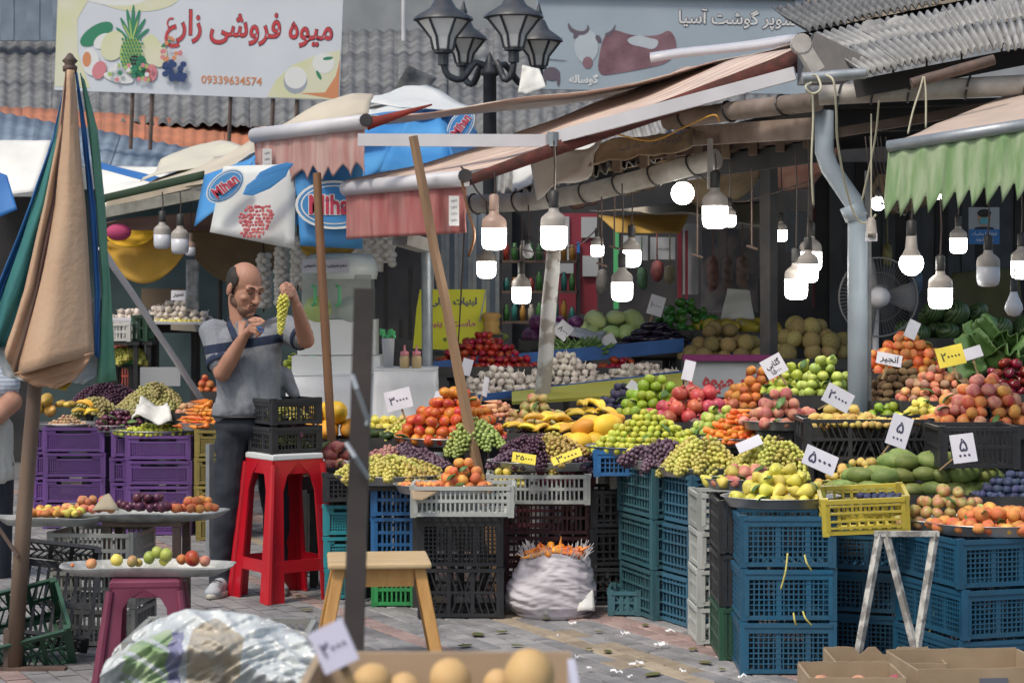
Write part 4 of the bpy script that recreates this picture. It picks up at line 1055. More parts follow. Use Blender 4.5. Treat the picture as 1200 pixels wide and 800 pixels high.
# street lamp
d = 15.5; S = F / d; base = U(574, 0, d)
m_iron = mat("lamp_iron", (.035, .04, .05), .45, (.06, .065, .075), 10, .1); m_lglass = mat("lamp_frosted", (.92, .90, .85), .35, (.82, .80, .77), 3)
t = thing("street_lamp", "black ornate street lamp with four frosted lanterns behind the awnings", "street lamp", (base.x, d, 0))
Z = lambda py: CH - (py - HY) / S
MB().lathe([(.09, 0), (.09, .5), (.055, .6), (.05, Z(90)), (.07, Z(88)), (.07, Z(84)), (.03, Z(70)), (.0, Z(60))], 12).build("pole", m_iron, t, True)
for dx, dy, ztop, sc_ in ((-54, -.12, -5, .96), (-32, .35, 2, .78), (28, -.12, -8, .96), (58, .35, 5, .80)):
    x = dx / S
    pts = [(0, 0, Z(84)), (x * .3, dy * .3, Z(74)), (x * .6, dy * .6, Z(94)), (x * .9, dy * .9, Z(90)), (x, dy, Z(76))]
    q = []
    for i in range(13):
        f = i / 12 * 4; k = min(3, int(f)); u = f - k
        P0, P1, P2, P3 = [Vector(pts[max(0, min(4, k + j))]) for j in (-1, 0, 1, 2)]
        q.append(.5 * ((2 * P1) + (-P0 + P2) * u + (2 * P0 - 5 * P1 + 4 * P2 - P3) * u * u + (-P0 + 3 * P1 - 3 * P2 + P3) * u ** 3))
    MB().tube(q, .026, 8).build("bracket_arm", m_iron, t, True)
    zb = Z(68 + ztop); h = .24 * sc_; w1 = .085 * sc_; w2 = .205 * sc_
    la = MB().lathe([(w1 * .6, 0), (w1 * .85, .02), (w1 * 1.1, h * .45), (w2 * .8, h * .85), (w2 * .95, h)], 6).build("lantern_glass", m_lglass, t, loc=(x, dy, zb))
    fb = MB(); fb.lathe([(w1 * .5, -.1), (w1 * .5, -.02), (w1 * .9, -.01), (w1 * .9, .01), (.02, .012)], 8); fb.lathe([(w2 * 1.02, 0), (w2 * 1.16, .005), (w2 * 1.1, .03), (w2 * .5, .1), (w2 * .3, .17), (.02, .19), (.03, .22), (.02, .25), (.004, .31)], 12, c=(0, 0, h))
    for k in range(6):
        a = 2 * PI * k / 6
        fb.tube([(r_ * math.cos(a), r_ * math.sin(a), z_) for r_, z_ in ((w1 * .9, .01), (w1 * 1.14, h * .45), (w2 * .84, h * .85), (w2 * .98, h))], .011, 5)
    smooth_by_angle(fb.build("lantern_frame", m_iron, t, loc=(x, dy, zb)), 40)

# ---- retractable awnings
def awning(name, label, bn, bf, sn, sf, mval, vh, vwaves=0, rip=True, tape=True, sag=.05, fade=None, bar=.045):
    """bn,bf near and far ends of the front bar; sn,sf where the cloth meets the shop"""
    t = thing(name, label, "awning", bn)
    L0 = lambda p: Vector(p) - Vector(bn)
    MB().sheet(cloth(L0(bn) + Vector((0, 0, bar * .8)), L0(bf) + Vector((0, 0, bar * .8)), L0(sf), L0(sn), wr=.025, wk=1.5, sagv=sag), 12, 26, .006).build("canopy_cloth", fade or m_canv, t, True)
    MB().tube([L0(bn), L0(bf)], bar, 12).build("front_bar", m_alu, t, True)
    n = 96
    rr = random.Random(9)
    ds = [rr.uniform(.0, 1) for _ in range(n + 1)]
    a, c = L0(bn), L0(bf)
    wv = (c - a).cross(Vector((0, 0, 1))).normalized()
    def fn(u, v):
        p = lerp(a, c, u)
        drop = vh * (1 + (.34 * (abs(((u * 8) % 1) - .5) * 2 - .5) * (.7 + .5 * ds[int(u * 8)]) if vwaves == 1 else 0) + (.10 * abs(math.sin(u * vwaves * PI)) * (v > .75) if vwaves > 1 else 0))
        return p + Vector((0, 0, -bar * .5 - drop * v)) + wv * (.012 * math.sin(u * 40 + 1.5 * math.sin(9 * u)) * v + .01 * fbm((u * 5, v, 0)))
    MB().sheet(fn, n, 12, .004).build("valance", mval, t, True)
    return t
A1n, A1f, A1sn, A1sf = U(427, 143, 11.5), U(298, 159, 12.4), U(938, 48, 12.0), U(935, 76, 13.4)
aw1 = awning("red_valance_awning", "upper left awning with faded red jagged valance on a bamboo prop", A1n, A1f, A1sn, A1sf, m_valp, .24, 1, sag=.07)
A2n, A2f, A2sn, A2sf = U(546, 209, 11.0), U(405, 221, 11.8), U(935, 58, 11.2), U(800, 80, 12.4)
aw2 = awning("red_valance_awning", "lower right awning with straight dull red valance behind a leaning wooden pole", A2n, A2f, A2sn, A2sf, m_val, .27, 0, sag=.05)
m_tape = mat("label_white", (.62, .62, .62), .7)
for root, px, py, dd in ((aw1, 313, 190, 12.2), (aw2, 532, 247, 10.98)):
    p = U(px, py, dd) - root.location
    tp = MB().box((0, 0, 0), (.055, .004, .16)).build("cloth_label", m_tape, root, loc=p)
    for k in range(4): link("lettering", text_mesh("دس", .03, m_ink), tp, (0, -.004, .055 - .035 * k))
hem = MB(); hem.sheet(cloth(A2n - A2n + Vector((.02, -.02, .02)), (A2sn - A2n) + Vector((0, -.02, 0)), (A2sn - A2n) + Vector((0, -.02, -.13)), Vector((.02, -.02, -.04)), wr=.01), 30, 2, .006)
hem.build("hanging_hem", mat("hem_dark_red", (.13, .035, .03), .9, (.06, .025, .02), 14, .5), aw2, True)
hem = MB(); hem.sheet(cloth(Vector((.02, -.02, .02)), (A1sn - A1n) * .15 + Vector((0, -.02, .03)), (A1sn - A1n) * .15 + Vector((0, -.02, .02)), Vector((.02, -.02, -.05)), wr=.004), 20, 2, .006)
hem.build("hanging_hem", mat("hem_red", (.17, .025, .02), .8, (.26, .03, .02), 6), aw1, True)
# folding arms of awning 1
for a, c in ((U(420, 164, 11.3), U(640, 165, 11.1)), (U(655, 160, 11.05), U(932, 86, 10.6))):
    MB().bar(a - A1n, c - A1n, .03, .068).build("folding_arm", m_alu, aw1)
MB().tube([U(648, 172, 11.05) - A1n, U(648, 155, 11.05) - A1n], .035, 10).build("elbow_joint", m_galv, aw1)
MB().lathe([(.034, -.03), (.038, 0), (.034, .03)], 12, M=Matrix.Rotation(R(90), 3, 'X')).build("end_cap", m_blackp, aw1, loc=U(429, 141, 11.4) - A1n)
MB().lathe([(.034, -.03), (.038, 0), (.034, .03)], 12, M=Matrix.Rotation(R(90), 3, 'X')).build("end_cap", m_blackp, aw2, loc=U(545, 206, 10.9) - A2n)
# props
def pole(name, a, c, r0, r1, m, label, cat="pole", n=8, wob=.004):
    a, c = Vector(a), Vector(c); k = 9; rr = random.Random(int(a.x * 999)); pts = []
    for i in range(k):
        p = lerp(a, c, i / (k - 1)) - a; pts.append(p + Vector((rr.uniform(-wob, wob), rr.uniform(-wob, wob), 0)))
    o = MB().tube(pts, [lerp(r0, r1, i / (k - 1)) * rr.uniform(.96, 1.05) for i in range(k)], n).build(name, m, None, True, loc=a)
    return tag(smooth_by_angle(o, 50), label, cat)
m_bamb = mat("bamboo_brown", (.20, .10, .045), .6, (.13, .06, .03), 6, .2, stretch=(1, 1, .15)); m_pine = mat("timber_light_brown", (.30, .19, .11), .75, (.20, .12, .07), 6, .3, stretch=(1, 1, .12))
pole("prop_pole", (U(399, 512, 11.45).x + .01, 11.3, 0), U(371, 203, 11.6), .026, .024, m_bamb, "brown bamboo prop holding up the upper left awning")
pole("prop_pole", (U(566, 600, 10.9).x + .1, 10.9, 0), U(484, 160, 11.0), .036, .028, m_pine, "leaning light brown timber prop before the dull red valance", n=6)
pole("tent_pole", U(236, 468, 14.0), U(119, 290, 13.0), .022, .022, m_alu, "slanting white metal rod left of the man", n=6)
pole("metal_post", (U(502, 420, 13.1).x, 13.1, 0), U(500, 280, 13.1), .036, .036, m_galv, "galvanised steel post behind the leaning timber prop", n=12, wob=0)
pole("leaning_post", (U(622, 520, 12.5).x, 12.6, 0), U(650, 270, 12.4), .052, .045, mat("peeling_white_paint", (.56, .56, .55), .7, (.32, .29, .26), 9, .3, contrast=.9), "round post with peeling white paint leaning in the centre of the stalls", n=10)
pole("black_post", (U(901, 420, 12.6).x, 12.6, 0), U(901, 188, 12.6), .055, .055, m_blackp, "black square post between the melon heaps", n=4, wob=0)
pole("thin_pole", (U(257, 400, 15.5).x, 15.5, 0), U(258, 270, 15.5), .018, .018, m_blackp, "thin black pole behind the man's head", n=8, wob=0)
# main grey post, its downpipe and box bracket
t = thing("grey_post", "blue grey round downpipe post with a slim square bar beside it", "post", (U(1005, 480, 10.8).x, 10.8, 0))
X = t.location.x
lc = lambda px, py, d=10.8: U(px, py, d) - t.location
MB().tube([(0, 0, 0), lc(1005, 262), lc(1001, 238), lc(972, 196), lc(966, 178), lc(966, 130)], [.052, .052, .052, .05, .05, .05], 14).build("downpipe", m_post, t, True)
MB().tube([lc(997, 240), lc(1004, 256)], .062, 14).build("pipe_collar", m_post, t, True)
MB().box((lc(1018, 300).x, .02, lc(1018, 200).z / 2), (.03, .03, lc(1018, 200).z)).build("square_bar", mat("bar_grey", (.15, .16, .17), .6, (.10, .10, .11), 9, .2), t)
MB().box(lc(1003, 465), (.035, .05, .03)).build("clamp", m_blackp, t)
# gutter pipes with straps
def pipe(pts, r, m, label, straps=5, n=14):
    pts = [Vector(p) for p in pts]; t = thing("gutter_pipe", label, "pipe", pts[0]); q = [p - pts[0] for p in pts]
    smooth_by_angle(MB().tube(q, r, n).build("pipe_run", m, t), 50)
    for k in range(straps):
        f = (k + .6) / straps * (len(q) - 1); i = min(len(q) - 2, int(f)); p = lerp(q[i], q[i + 1], f - i); dr = (q[i + 1] - q[i]).normalized()
        ring = []; x = dr.cross(Vector((0, 0, 1))).normalized(); y = x.cross(dr)
        for j in range(13):
            a = 2 * PI * j / 12 * .96; ring.append(p + (x * math.cos(a) + y * math.sin(a)) * (r + .006) + dr * .015 * math.sin(a))
        MB().tube(ring, .006, 5).build("strap", m_blackp, t)
    return t
pipe([U(960, 112, 10.6), U(1060, 107, 10.5), U(1230, 98, 10.3)], .052, m_pvc, "grey weathered gutter pipe under the right corrugated roof", 5)
pipe([U(958, 119, 10.7), U(860, 130, 11.2), U(782, 142, 11.6)], .052, m_pvcb, "brownish thick pipe left of the grey post bracket", 3)
pipe([U(840, 186, 11.6), U(760, 208, 11.9), U(690, 226, 12.2), U(625, 236, 12.5), U(538, 240, 12.9)], .058, m_pvc, "long grey gutter pipe in front of the hanging lamps", 7)
t = thing("timber_beam", "long brown weathered beam below the upper pipe", "beam", U(958, 150, 10.9))
MB().bar((0, 0, 0), U(805, 160, 11.8) - t.location, .06, .11).build("beam_face", mat("beam_pinkish", (.34, .27, .23), .8, (.20, .15, .12), 6, .3), t)
MB().bar((.08, 0, -.03), U(1240, 112, 10.7) - t.location, .05, .05).build("beam_face", mat("beam_brown2", (.16, .11, .09), .8, (.08, .06, .05), 6, .3), t)
t = thing("white_strut", "short white upright strut hanging below the beam", "strut", U(832, 165, 11.5)); MB().box((0, 0, -.13), (.03, .03, .28)).build("strut_bar", m_pvc, t)
# shop ceiling, dark fascia
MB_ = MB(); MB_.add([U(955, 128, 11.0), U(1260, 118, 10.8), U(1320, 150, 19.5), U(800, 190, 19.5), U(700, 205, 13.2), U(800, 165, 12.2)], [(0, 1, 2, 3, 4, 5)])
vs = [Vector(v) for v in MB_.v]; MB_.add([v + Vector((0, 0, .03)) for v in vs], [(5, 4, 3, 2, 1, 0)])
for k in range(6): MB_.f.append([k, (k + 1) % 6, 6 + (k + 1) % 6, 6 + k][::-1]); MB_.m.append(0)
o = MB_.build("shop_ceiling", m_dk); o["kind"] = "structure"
t = thing("roof_fascia", "dark fascia boards below the right roof", "fascia", U(980, 135, 10.75))
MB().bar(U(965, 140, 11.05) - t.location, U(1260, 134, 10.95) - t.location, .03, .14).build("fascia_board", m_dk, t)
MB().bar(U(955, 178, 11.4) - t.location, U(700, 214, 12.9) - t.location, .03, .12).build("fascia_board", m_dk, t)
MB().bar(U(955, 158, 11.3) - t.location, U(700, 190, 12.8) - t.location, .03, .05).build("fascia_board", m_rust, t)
# right roofs
for i, (y0, y1, f0, f1, d0, d1, zig, lb) in enumerate(((94, 46, 66, 14, 10.2, 11.3, .034, "light grey corrugated roof with a deep zigzag front edge above the gutter"),
        (64, 12, 46, -14, 11.6, 12.8, .030, "second layer of light corrugated roofing stepping up behind the first"), (38, -26, 14, -60, 13.0, 16, .036, "upper corrugated roof with zigzag edge along the picture top"))):
    x0 = (1012, 990, 945)[i]
    corr(("front_roof", "middle_layer_roof", "upper_roof")[i], U(x0, y0, d0), U(1260, y1, d0), U(1262, f1, d1), U(x0 - 40, f0, d1), 30 + 4 * i, zig * .52, m_corl if i < 2 else m_corr, lb, "roof", cols=6, rowsn=1, t=.008)
    tg = thing("roof_edge_shade", "added dark strip for the shade under the %s zigzag edge of the right roof" % ("lower", "middle", "upper")[i], "shade strip", U(x0 - 10, y0 + 6, d0 + .25))
    MB().bar((0, 0, -.02), U(1262, y1 + 8, d0 + .25) - tg.location, .02, .09).build("shade_strip", m_dk, tg)  # added dark strip stands in for the shade below the roof edge
corr("middle_roof", U(585, 238, 12.8), U(830, 176, 12.3), U(800, 120, 14.5), U(590, 182, 14.5), 22, .02, m_corl, "light corrugated roof with a wavy edge behind the timber prop", "roof", cols=6)
# torn pieces lying on the roof and hooks
for i, (px, py) in enumerate(((1025, 40), (1055, 36), (1143, 22), (1180, 12), (1108, 30))):
    o = MB().sheet(cloth((-.12, 0, 0), (.12, .03, .01), (.06, .1, .12), (-.06, .1, .06), wr=.04, wk=9, seed=i), 5, 4, .004).build("roof_scrap", m_corl, None, True, loc=U(px, py, 12.4))
    tag(o, "crumpled grey scrap lying on the light corrugated roof, %s from the left" % ordw([0, 1, 3, 4, 2][i]), "scrap", "scraps on the right roof")
for i, (px, py) in enumerate(((1047, 72), (1086, 67), (1127, 61), (1174, 54))):
    o = MB().tube([(0, 0, -.06), (0, 0, .04), (.01, 0, .045)], .006, 5).build("roof_hook", m_rust, None, loc=U(px, py, 10.6)); tag(o, "rusty hook bolt poking from the roof edge, %s from the left" % ordw(i), "hook", "hook bolts on the right roof")
t = thing("rolled_awning_side", "black triangular awning side with its round bracket at the roof corner", "awning side", U(945, 60, 10.6))
tri = [Vector((0, 0, 0)), U(1032, 75, 10.6) - t.location, U(955, 38, 10.9) - t.location, U(935, 58, 11.0) - t.location, U(935, 100, 10.8) - t.location, U(985, 100, 10.7) - t.location]
b = MB(); q = [tri[3], tri[4], tri[5], tri[1], tri[2]]; b.add([p for p in q] + [p + Vector((0, .02, 0)) for p in q], [(0, 1, 2, 3, 4), (9, 8, 7, 6, 5)] + [(k, k + 5, (k + 1) % 5 + 5, (k + 1) % 5) for k in range(5)]); b.build("black_cloth", m_blackp, t)
bk = MB(); bk.bar(U(938, 52, 10.4) - t.location, U(958, 84, 10.4) - t.location, .07, .09, (0, 1, 0)); bk.lathe([(.05, -.03), (.05, .05)], 14, c=U(938, 52, 10.4) - t.location, M=Matrix.Rotation(R(90), 3, 'X')); bk.build("bracket", m_pvc, t)
pole("roof_rod", U(940, 92, 10.2), U(1014, 86, 10.2), .028, .028, m_galv, "grey metal rod with white rope loops at the post top", n=12, wob=0)
pole("roof_rod", U(1068, 98, 9.9), U(1165, 70, 9.9), .026, .026, m_rust, "rusty steel tube slanting below the zigzag roof edge", n=12, wob=0)
# hanging tarps
def tarp(name, label, cat, P, m, wr=.04, wk=2.5, sag=0, n=(14, 10), seed=0, sagv=0, parent=None, t=.005):
    o0 = Vector(P[0]); q = [Vector(p) - o0 for p in P]
    o = MB().sheet(cloth(*q, sag=sag, wr=wr, wk=wk, seed=seed, sagv=sagv), n[0], n[1], t).build(name, m, parent, True, loc=o0)
    if parent is None: tag(o, label, cat)
    return o
tarp("old_sacking", "brown crumpled sacking with faded print hanging below the roof", "sacking", (U(812, 150, 11.7), U(705, 172, 11.9), U(690, 198, 11.8), U(812, 172, 11.5)), m_burlap, .05, 5)
lb = link("lettering", text_mesh("همیشه خدا را یاد کنید", .36, m_ink), None, U(762, 168, 11.45), (0, R(-10), 0)); tag(lb, "faint dark Persian writing across the brown sacking", "writing")
tarp("white_tarp", "crumpled white plastic tarp draped under the awning arm", "tarp", (U(705, 160, 12.0), U(622, 190, 12.1), U(630, 236, 11.9), U(690, 200, 11.7)), m_white, .08, 4)
tarp("white_tarp", "greyish white tarp covering the roof behind the awnings", "tarp", (U(600, 190, 13.5), U(700, 150, 13.5), U(700, 185, 12.8), U(600, 225, 12.8)), m_white, .06, 3, seed=3)
tarp("roof_tile", "folded fibre sheet standing on the grey roof by the lamp", "sheet", (U(460, 108, 20), U(478, 76, 20), U(512, 92, 20.3), U(500, 106, 20)), m_corr, .02, 2, n=(4, 4))
tarp("plastic_bag", "white plastic bag caught on the street lamp post", "bag", (U(607, 108, 15), U(612, 80, 15.1), U(632, 82, 15.1), U(640, 106, 15)), m_white, .06, 7, n=(8, 8))
tarp("white_roll", "white rolled sheet lying along the top of the awning", "roll", (U(762, 70, 12.6), U(935, 48, 12.8), U(935, 44, 13.2), U(762, 66, 13.2)), m_alu, .01, 2, n=(10, 3), t=.04)
# green awning on the right
gb0, gb1 = U(1041, 172, 9.3), U(1230, 142, 8.9)
t = thing("green_awning", "right hand awning with beige top and scalloped green valance", "awning", gb0); L0 = lambda p: Vector(p) - gb0
MB().sheet(cloth(L0(gb0), L0(gb1), L0(U(1260, 92, 10.6)), L0(U(1178, 112, 10.6)), wr=.01), 10, 8, .006).build("canopy_cloth", mat("awning_beige_pink", (.50, .40, .33), .8, (.44, .35, .30), 5, .1), t, True)
MB().tube([L0(gb0), L0(gb1)], .028, 10).build("front_bar", m_galv, t, True)
NS = 11
def gv(u, v):
    a = u * NS; f = a - int(a)
    drop = .20 + .085 * (1 - abs(f) ** 1.6) if v > .01 else .2
    dd_ = (.215 + (.105 * (1 - f) ** .8 if f > .03 else .02)) * v
    return lerp(L0(gb0), L0(gb1), u) + Vector((-.025 * v, -.03 * v + .008 * math.sin(u * 50), -.02 - dd_))
MB().sheet(gv, NS * 9, 8, .004).build("valance", m_gval, t, True)
MB().sheet(cloth(L0(gb0), L0(U(1178, 112, 10.6)), L0(U(1168, 150, 10.5)), Vector((0, .01, -.2)), wr=.01), 8, 6, .004).build("side_flap", m_gval, t, True)
# ---- left shops: green underside beam, tarps
tarp("tarp_awning", "long beige green tarp awning over the left shop", "tarp", (U(118, 243, 14.5), U(300, 196, 13.6), U(300, 166, 15.5), U(170, 214, 17.5)), m_beige, .04, 1.5)
t = thing("awning_beam", "weathered board beam with dark green cloth along the left awning", "beam", U(118, 250, 14.3))
MB().bar((0, 0, 0), U(262, 222, 13.9) - t.location, .03, .075).build("beam_board", mat("board_greyed", (.26, .26, .23), .85, (.15, .15, .13), 8, .3), t)
MB().bar((.05, 0, .06), U(240, 214, 13.95) - t.location, .03, .04).build("batten", mat("batten_pale", (.46, .40, .31), .8, (.36, .31, .24), 8, .2), t)
MB().sheet(cloth((0, .03, .13), U(240, 200, 14.0) - t.location, U(240, 212, 14.0) - t.location, (0, .03, .07), wr=.01), 10, 2, .005).build("green_cloth", mat("cloth_dark_green", (.015, .04, .02), .8), t, True)
m_bluew = mat("tarp_blue", (.02, .13, .42), .6, (.03, .18, .50), 4, .15)
tarp("blue_white_umbrella", "white and blue market umbrella edge behind the folded umbrella at far left", "umbrella", (U(-40, 160, 15), U(60, 166, 15), U(40, 225, 14.6), U(-40, 230, 14.6)), m_white, .04, 2)
tarp("blue_tarp", "bright blue tarp flap at the left edge under white cloth", "tarp", (U(-30, 190, 14.4), U(8, 205, 14.4), U(20, 245, 14.3), U(-30, 268, 14.3)), m_bluew, .03, 2)
tarp("blue_tarp", "thin blue edged tarp above the left awning", "tarp", (U(110, 188, 16.8), U(188, 208, 16.8), U(182, 214, 16.6), U(110, 196, 16.6)), m_bluew, .01, 2)
tarp("grey_tarp", "pale grey tarp roof between blue roof and beige awning", "tarp", (U(120, 250, 16.5), U(190, 225, 16.5), U(200, 196, 18), U(110, 196, 18)), m_white, .05, 2)
tarp("cream_tarp", "cream peaked tarp below the rusty roof strip", "tarp", (U(165, 214, 15.9), U(310, 175, 15.9), U(255, 166, 17), U(200, 182, 17)), mat("tarp_cream", (.55, .53, .44), .8, (.48, .46, .40), 3, .2), .05, 2, seed=2)
tarp("cream_tarp", "pale yellowish tarp peak right of the banner legs", "tarp", (U(340, 150, 14.6), U(430, 130, 14.6), U(405, 118, 15.2), U(370, 130, 15.2)), m_beige, .03, 2, seed=5)
# ice cream umbrella
m_mb = mat("umbrella_blue", (.03, .20, .52), .6, (.07, .28, .58), 2.5, .15); m_mw = mat("umbrella_white", (.62, .64, .64), .6, (.54, .57, .58), 4, .15)
m_mred = mat("print_logo_red", (.48, .04, .09), .6); m_berr = mat("print_berry", (.40, .05, .08), .6, (.55, .18, .18), 30)
apex = U(505, 128, 14.2)
t = thing("ice_cream_umbrella", "big blue and white ice cream umbrella with oval logos behind the awnings", "umbrella", apex)
rim = [U(232, 262, 12.9), U(246, 272, 12.6), U(328, 288, 12.3), U(350, 250, 12.25), U(345, 285, 12.2), U(440, 285, 12.2), U(545, 262, 12.6), U(568, 200, 13.4), U(540, 170, 15.2), U(450, 165, 16.0), U(330, 175, 15.6), U(245, 215, 14.4)]
rim = [U(240, 232, 12.9), U(330, 248, 12.4), U(425, 244, 12.3), U(535, 215, 12.7), U(563, 165, 14.2), U(480, 150, 15.5), U(350, 170, 15.2), U(240, 212, 14.4)]
for k in range(8):
    a, c = rim[k] - apex, rim[(k + 1) % 8] - apex
    white = k in (0, 5)
    def fn(u, v, a=a, c=c):
        p = lerp(a, c, u) * v
        return p + Vector((0, 0, .14 * math.sin(PI * v) - .05 * math.sin(PI * u) * v + .03 * v * math.sin(u * PI) * v)) + Vector((0, 0, .035 * fbm((p.x * 4, p.y * 4, k)) - .03 * abs(noise.noise(Vector((p.x * 7, p.y * 7, k))))))
    MB().sheet(fn, 8, 10, .004).build("canopy_panel", m_mw if k in (5, 6) else m_mb, t, True)
    va, vb = a, c
    MB().sheet(lambda u, v, a=a, c=c: lerp(a, c, u) + Vector((0, 0, -.03 * math.sin(PI * u) - .07 * v)) + Vector((0, -.015 * math.sin(u * 9) * v, 0)), 8, 3, .004).build("scalloped_flap", m_mw if k == 7 else m_mb, t, True)
MB().tube([(0, 0, .05), (0, 0, -apex.z)], .022, 8).build("centre_pole", m_alu, t)
MB().tube([(0, 0, .02), (0, 0, .12)], .03, 8).build("finial", m_mw, t)
# printed panels hanging on the camera side (white berry panel and logo panel)
def logo(cx, cz, w, ang, yaw, d, par, txt="Mihan"):
    c = U(cx, cz, d) - par.location; g = bpy.data.objects.new("logo_print", None)
    b = MB()
    for i, (rx, rz, mi) in enumerate(((1, .62, 0), (.93, .555, 1), (.86, .50, 0), (.82, .465, 1))):
        b.cur = mi; pts = [(rx * w / 2 * math.cos(2 * PI * k / 28), -.0016 * i, rz * w / 2 * math.sin(2 * PI * k / 28)) for k in range(28)]
        b.add(pts + [(x, y + .001, z) for x, y, z in pts], [list(range(28)), list(range(28, 56))[::-1]])
    o = b.build("logo_print", [m_prw, m_mb], par, loc=c, rot=(0, ang, yaw))
    link("lettering", text_mesh(txt, w * .66, m_prw, .09, False, height=w * .27), o, (0, -.0075, 0))
    link("lettering", text_mesh(txt, w * .64, m_mred, .03, False, height=w * .25), o, (0, -.0105, 0))
pnl = MB(); pnl.sheet(cloth(U(345, 190, 12.05) - apex, U(425, 165, 12.05) - apex, U(425, 292, 12.0) - apex, U(352, 288, 12.0) - apex, wr=.008), 8, 8, .004); pnl.build("front_flap", m_mb, t, True)
logo(392, 240, .46, 0, 0, 11.95, t)
pnl = MB(); pnl.sheet(cloth(U(262, 195, 12.3) - apex, U(346, 192, 12.1) - apex, U(345, 292, 12.05) - apex, U(246, 272, 12.2) - apex, wr=.008), 8, 8, .004); pnl.build("berry_flap", m_mw, t, True)
pnl = MB(); pnl.sheet(cloth(U(240, 205, 12.7) - apex, U(300, 184, 12.35) - apex, U(262, 240, 12.3) - apex, U(228, 266, 12.5) - apex, wr=.008), 8, 8, .004); pnl.build("side_flap", m_mb, t, True)
logo(264, 218, .26, R(-38), .0, 12.1, t)
b = MB(); rr = random.Random(2)
for i in range(12):
    for k in range(9):
        x, z = -.11 + .021 * i + .010 * (k % 2), .075 - .021 * k
        if abs(x - .2 * z) > .105 - .55 * max(0, -z) - .5 * max(0, z - .02) or z < -.1: continue
        b.ball((x + rr.uniform(-.005, .005), -.001 * k, z + rr.uniform(-.005, .005)), (.012 * rr.uniform(.7, 1.2), .003, .012 * rr.uniform(.7, 1.2)), 7, 4)
b.build("printed_berry", m_berr, t, loc=U(300, 258, 12.0) - apex)
b = MB(); b.ball((0, 0, 0), (.16, .004, .05), 14, 4, Matrix.Rotation(R(-30), 3, 'Y')); b.ball((.05, 0, .06), (.12, .004, .03), 14, 4, Matrix.Rotation(R(-20), 3, 'Y')); b.build("printed_splash", m_mb, t, loc=U(312, 212, 12.0) - apex)
logo(540, 147, .24, R(-55), 0, 13.4, t)
tarp("pale_tarp", "pale cream tarp bulging above the upper left awning bar", "tarp", (U(318, 150, 12.9), U(432, 136, 12.9), U(438, 108, 13.2), U(372, 120, 13.2)), m_beige, .05, 2.5, seed=8)
tarp("white_top_cloth", "pale cloth lying over the top of the blue umbrella", "cloth", (U(410, 120, 13.6), U(470, 128, 13.5), U(556, 126, 13.6), U(500, 100, 14.3)), m_mw, .04, 2)
# ---- dark shop interiors
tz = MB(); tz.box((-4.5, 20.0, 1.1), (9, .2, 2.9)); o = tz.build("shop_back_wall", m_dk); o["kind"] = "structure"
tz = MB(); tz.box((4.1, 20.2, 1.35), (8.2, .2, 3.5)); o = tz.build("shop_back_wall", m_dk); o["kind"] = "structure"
tz = MB(); tz.box((-3.0, 18.6, 1.2), (2.6, .1, 2.7)); o = tz.build("left_shop_wall", mat("shop_teal_dark", (.03, .055, .06), .8, (.05, .08, .085), 3)); o["kind"] = "structure"
def slab(name, label, cat, px0, py0, px1, py1, d, m, th=.04, kids=()):
    a, c = U(px0, py1, d), U(px1, py0, d); ctr = (a + c) / 2
    t = thing(name, label, cat, (ctr.x, d, ctr.z))
    MB().box((0, 0, 0), (c.x - a.x, th, c.z - a.z)).build("panel_board", m, t)
    return t
m_pr = mat("paint_red", (.25, .03, .05), .5); m_pw = mat("paint_white", (.42, .44, .47), .5); m_gl = mat("paint_green_light", (.10, .50, .20), .5); m_lb = mat("poster_pale", (.36, .42, .48), .6, (.30, .36, .42), 4)
t = slab("painted_shutter", "red and white painted shutter panel behind the leaning white post", "shutter", 655, 250, 700, 368, 17.0, m_pr)
for k, (x, z, w, h, mm) in enumerate(((-.12, .22, .09, .34, m_pw), (.09, .30, .13, .17, m_pw), (-.10, .02, .12, .2, m_pw), (.10, -.02, .13, .17, m_pw), (0, -.12, .025, .6, m_bluew))): MB().box((x, -.03 - .004 * k, z), (w, .02, h)).build("painted_panel", mm, t)
slab("white_notice", "white notice board at the back of the shop, left one", "notice", 729, 276, 759, 305, 18.0, m_pw)
t2 = slab("white_notice", "white notice board with black writing at the back of the shop", "notice", 762, 278, 791, 304, 18.0, m_pw); lettering("خوش آمدید", .12, m_ink2, t2, (0, -.025, 0))
slab("green_strip", "narrow bright green strip at the back of the shop", "strip", 719, 258, 725, 362, 17.5, m_gl)
slab("striped_board", "red and white striped board edge in the shop", "board", 794, 262, 799, 352, 17.0, m_pr); slab("striped_board", "white board upright beside the red stripe in the shop", "board", 800, 262, 818, 345, 17.0, m_pw)
slab("red_strip", "thin red strip left of the pale doorway", "strip", 803, 270, 806, 350, 16.9, m_pr)
slab("glass_case", "blurred meat display behind glass at the back", "display case", 822, 268, 888, 366, 17.5, mat("meat_blur", (.24, .20, .20), .4, (.10, .11, .13), 7, contrast=.6, detail=2))
slab("blue_poster", "pale blue poster right of the black post", "poster", 921, 248, 950, 296, 16.5, m_lb)
slab("red_upright", "red upright frame right of the black post", "frame", 953, 244, 961, 360, 16.4, m_pr); slab("white_board", "white upright board with red marks behind the hanging lamps", "board", 964, 262, 1000, 352, 16.3, m_pw)
tarp("orange_awning", "yellow orange cloth hanging inside the shop", "cloth", (U(700, 252, 16), U(812, 246, 16), U(796, 274, 15.6), U(722, 272, 15.6)), mat("cloth_orange", (.50, .31, .07), .8, (.44, .27, .06), 3, .1), .03, 2)
tarp("cream_cloth", "pale cloth ceiling over the hanging lamps", "cloth", (U(690, 246, 16.2), U(895, 236, 15.5), U(895, 268, 15), U(812, 250, 15)), m_beige, .03, 2, seed=2)
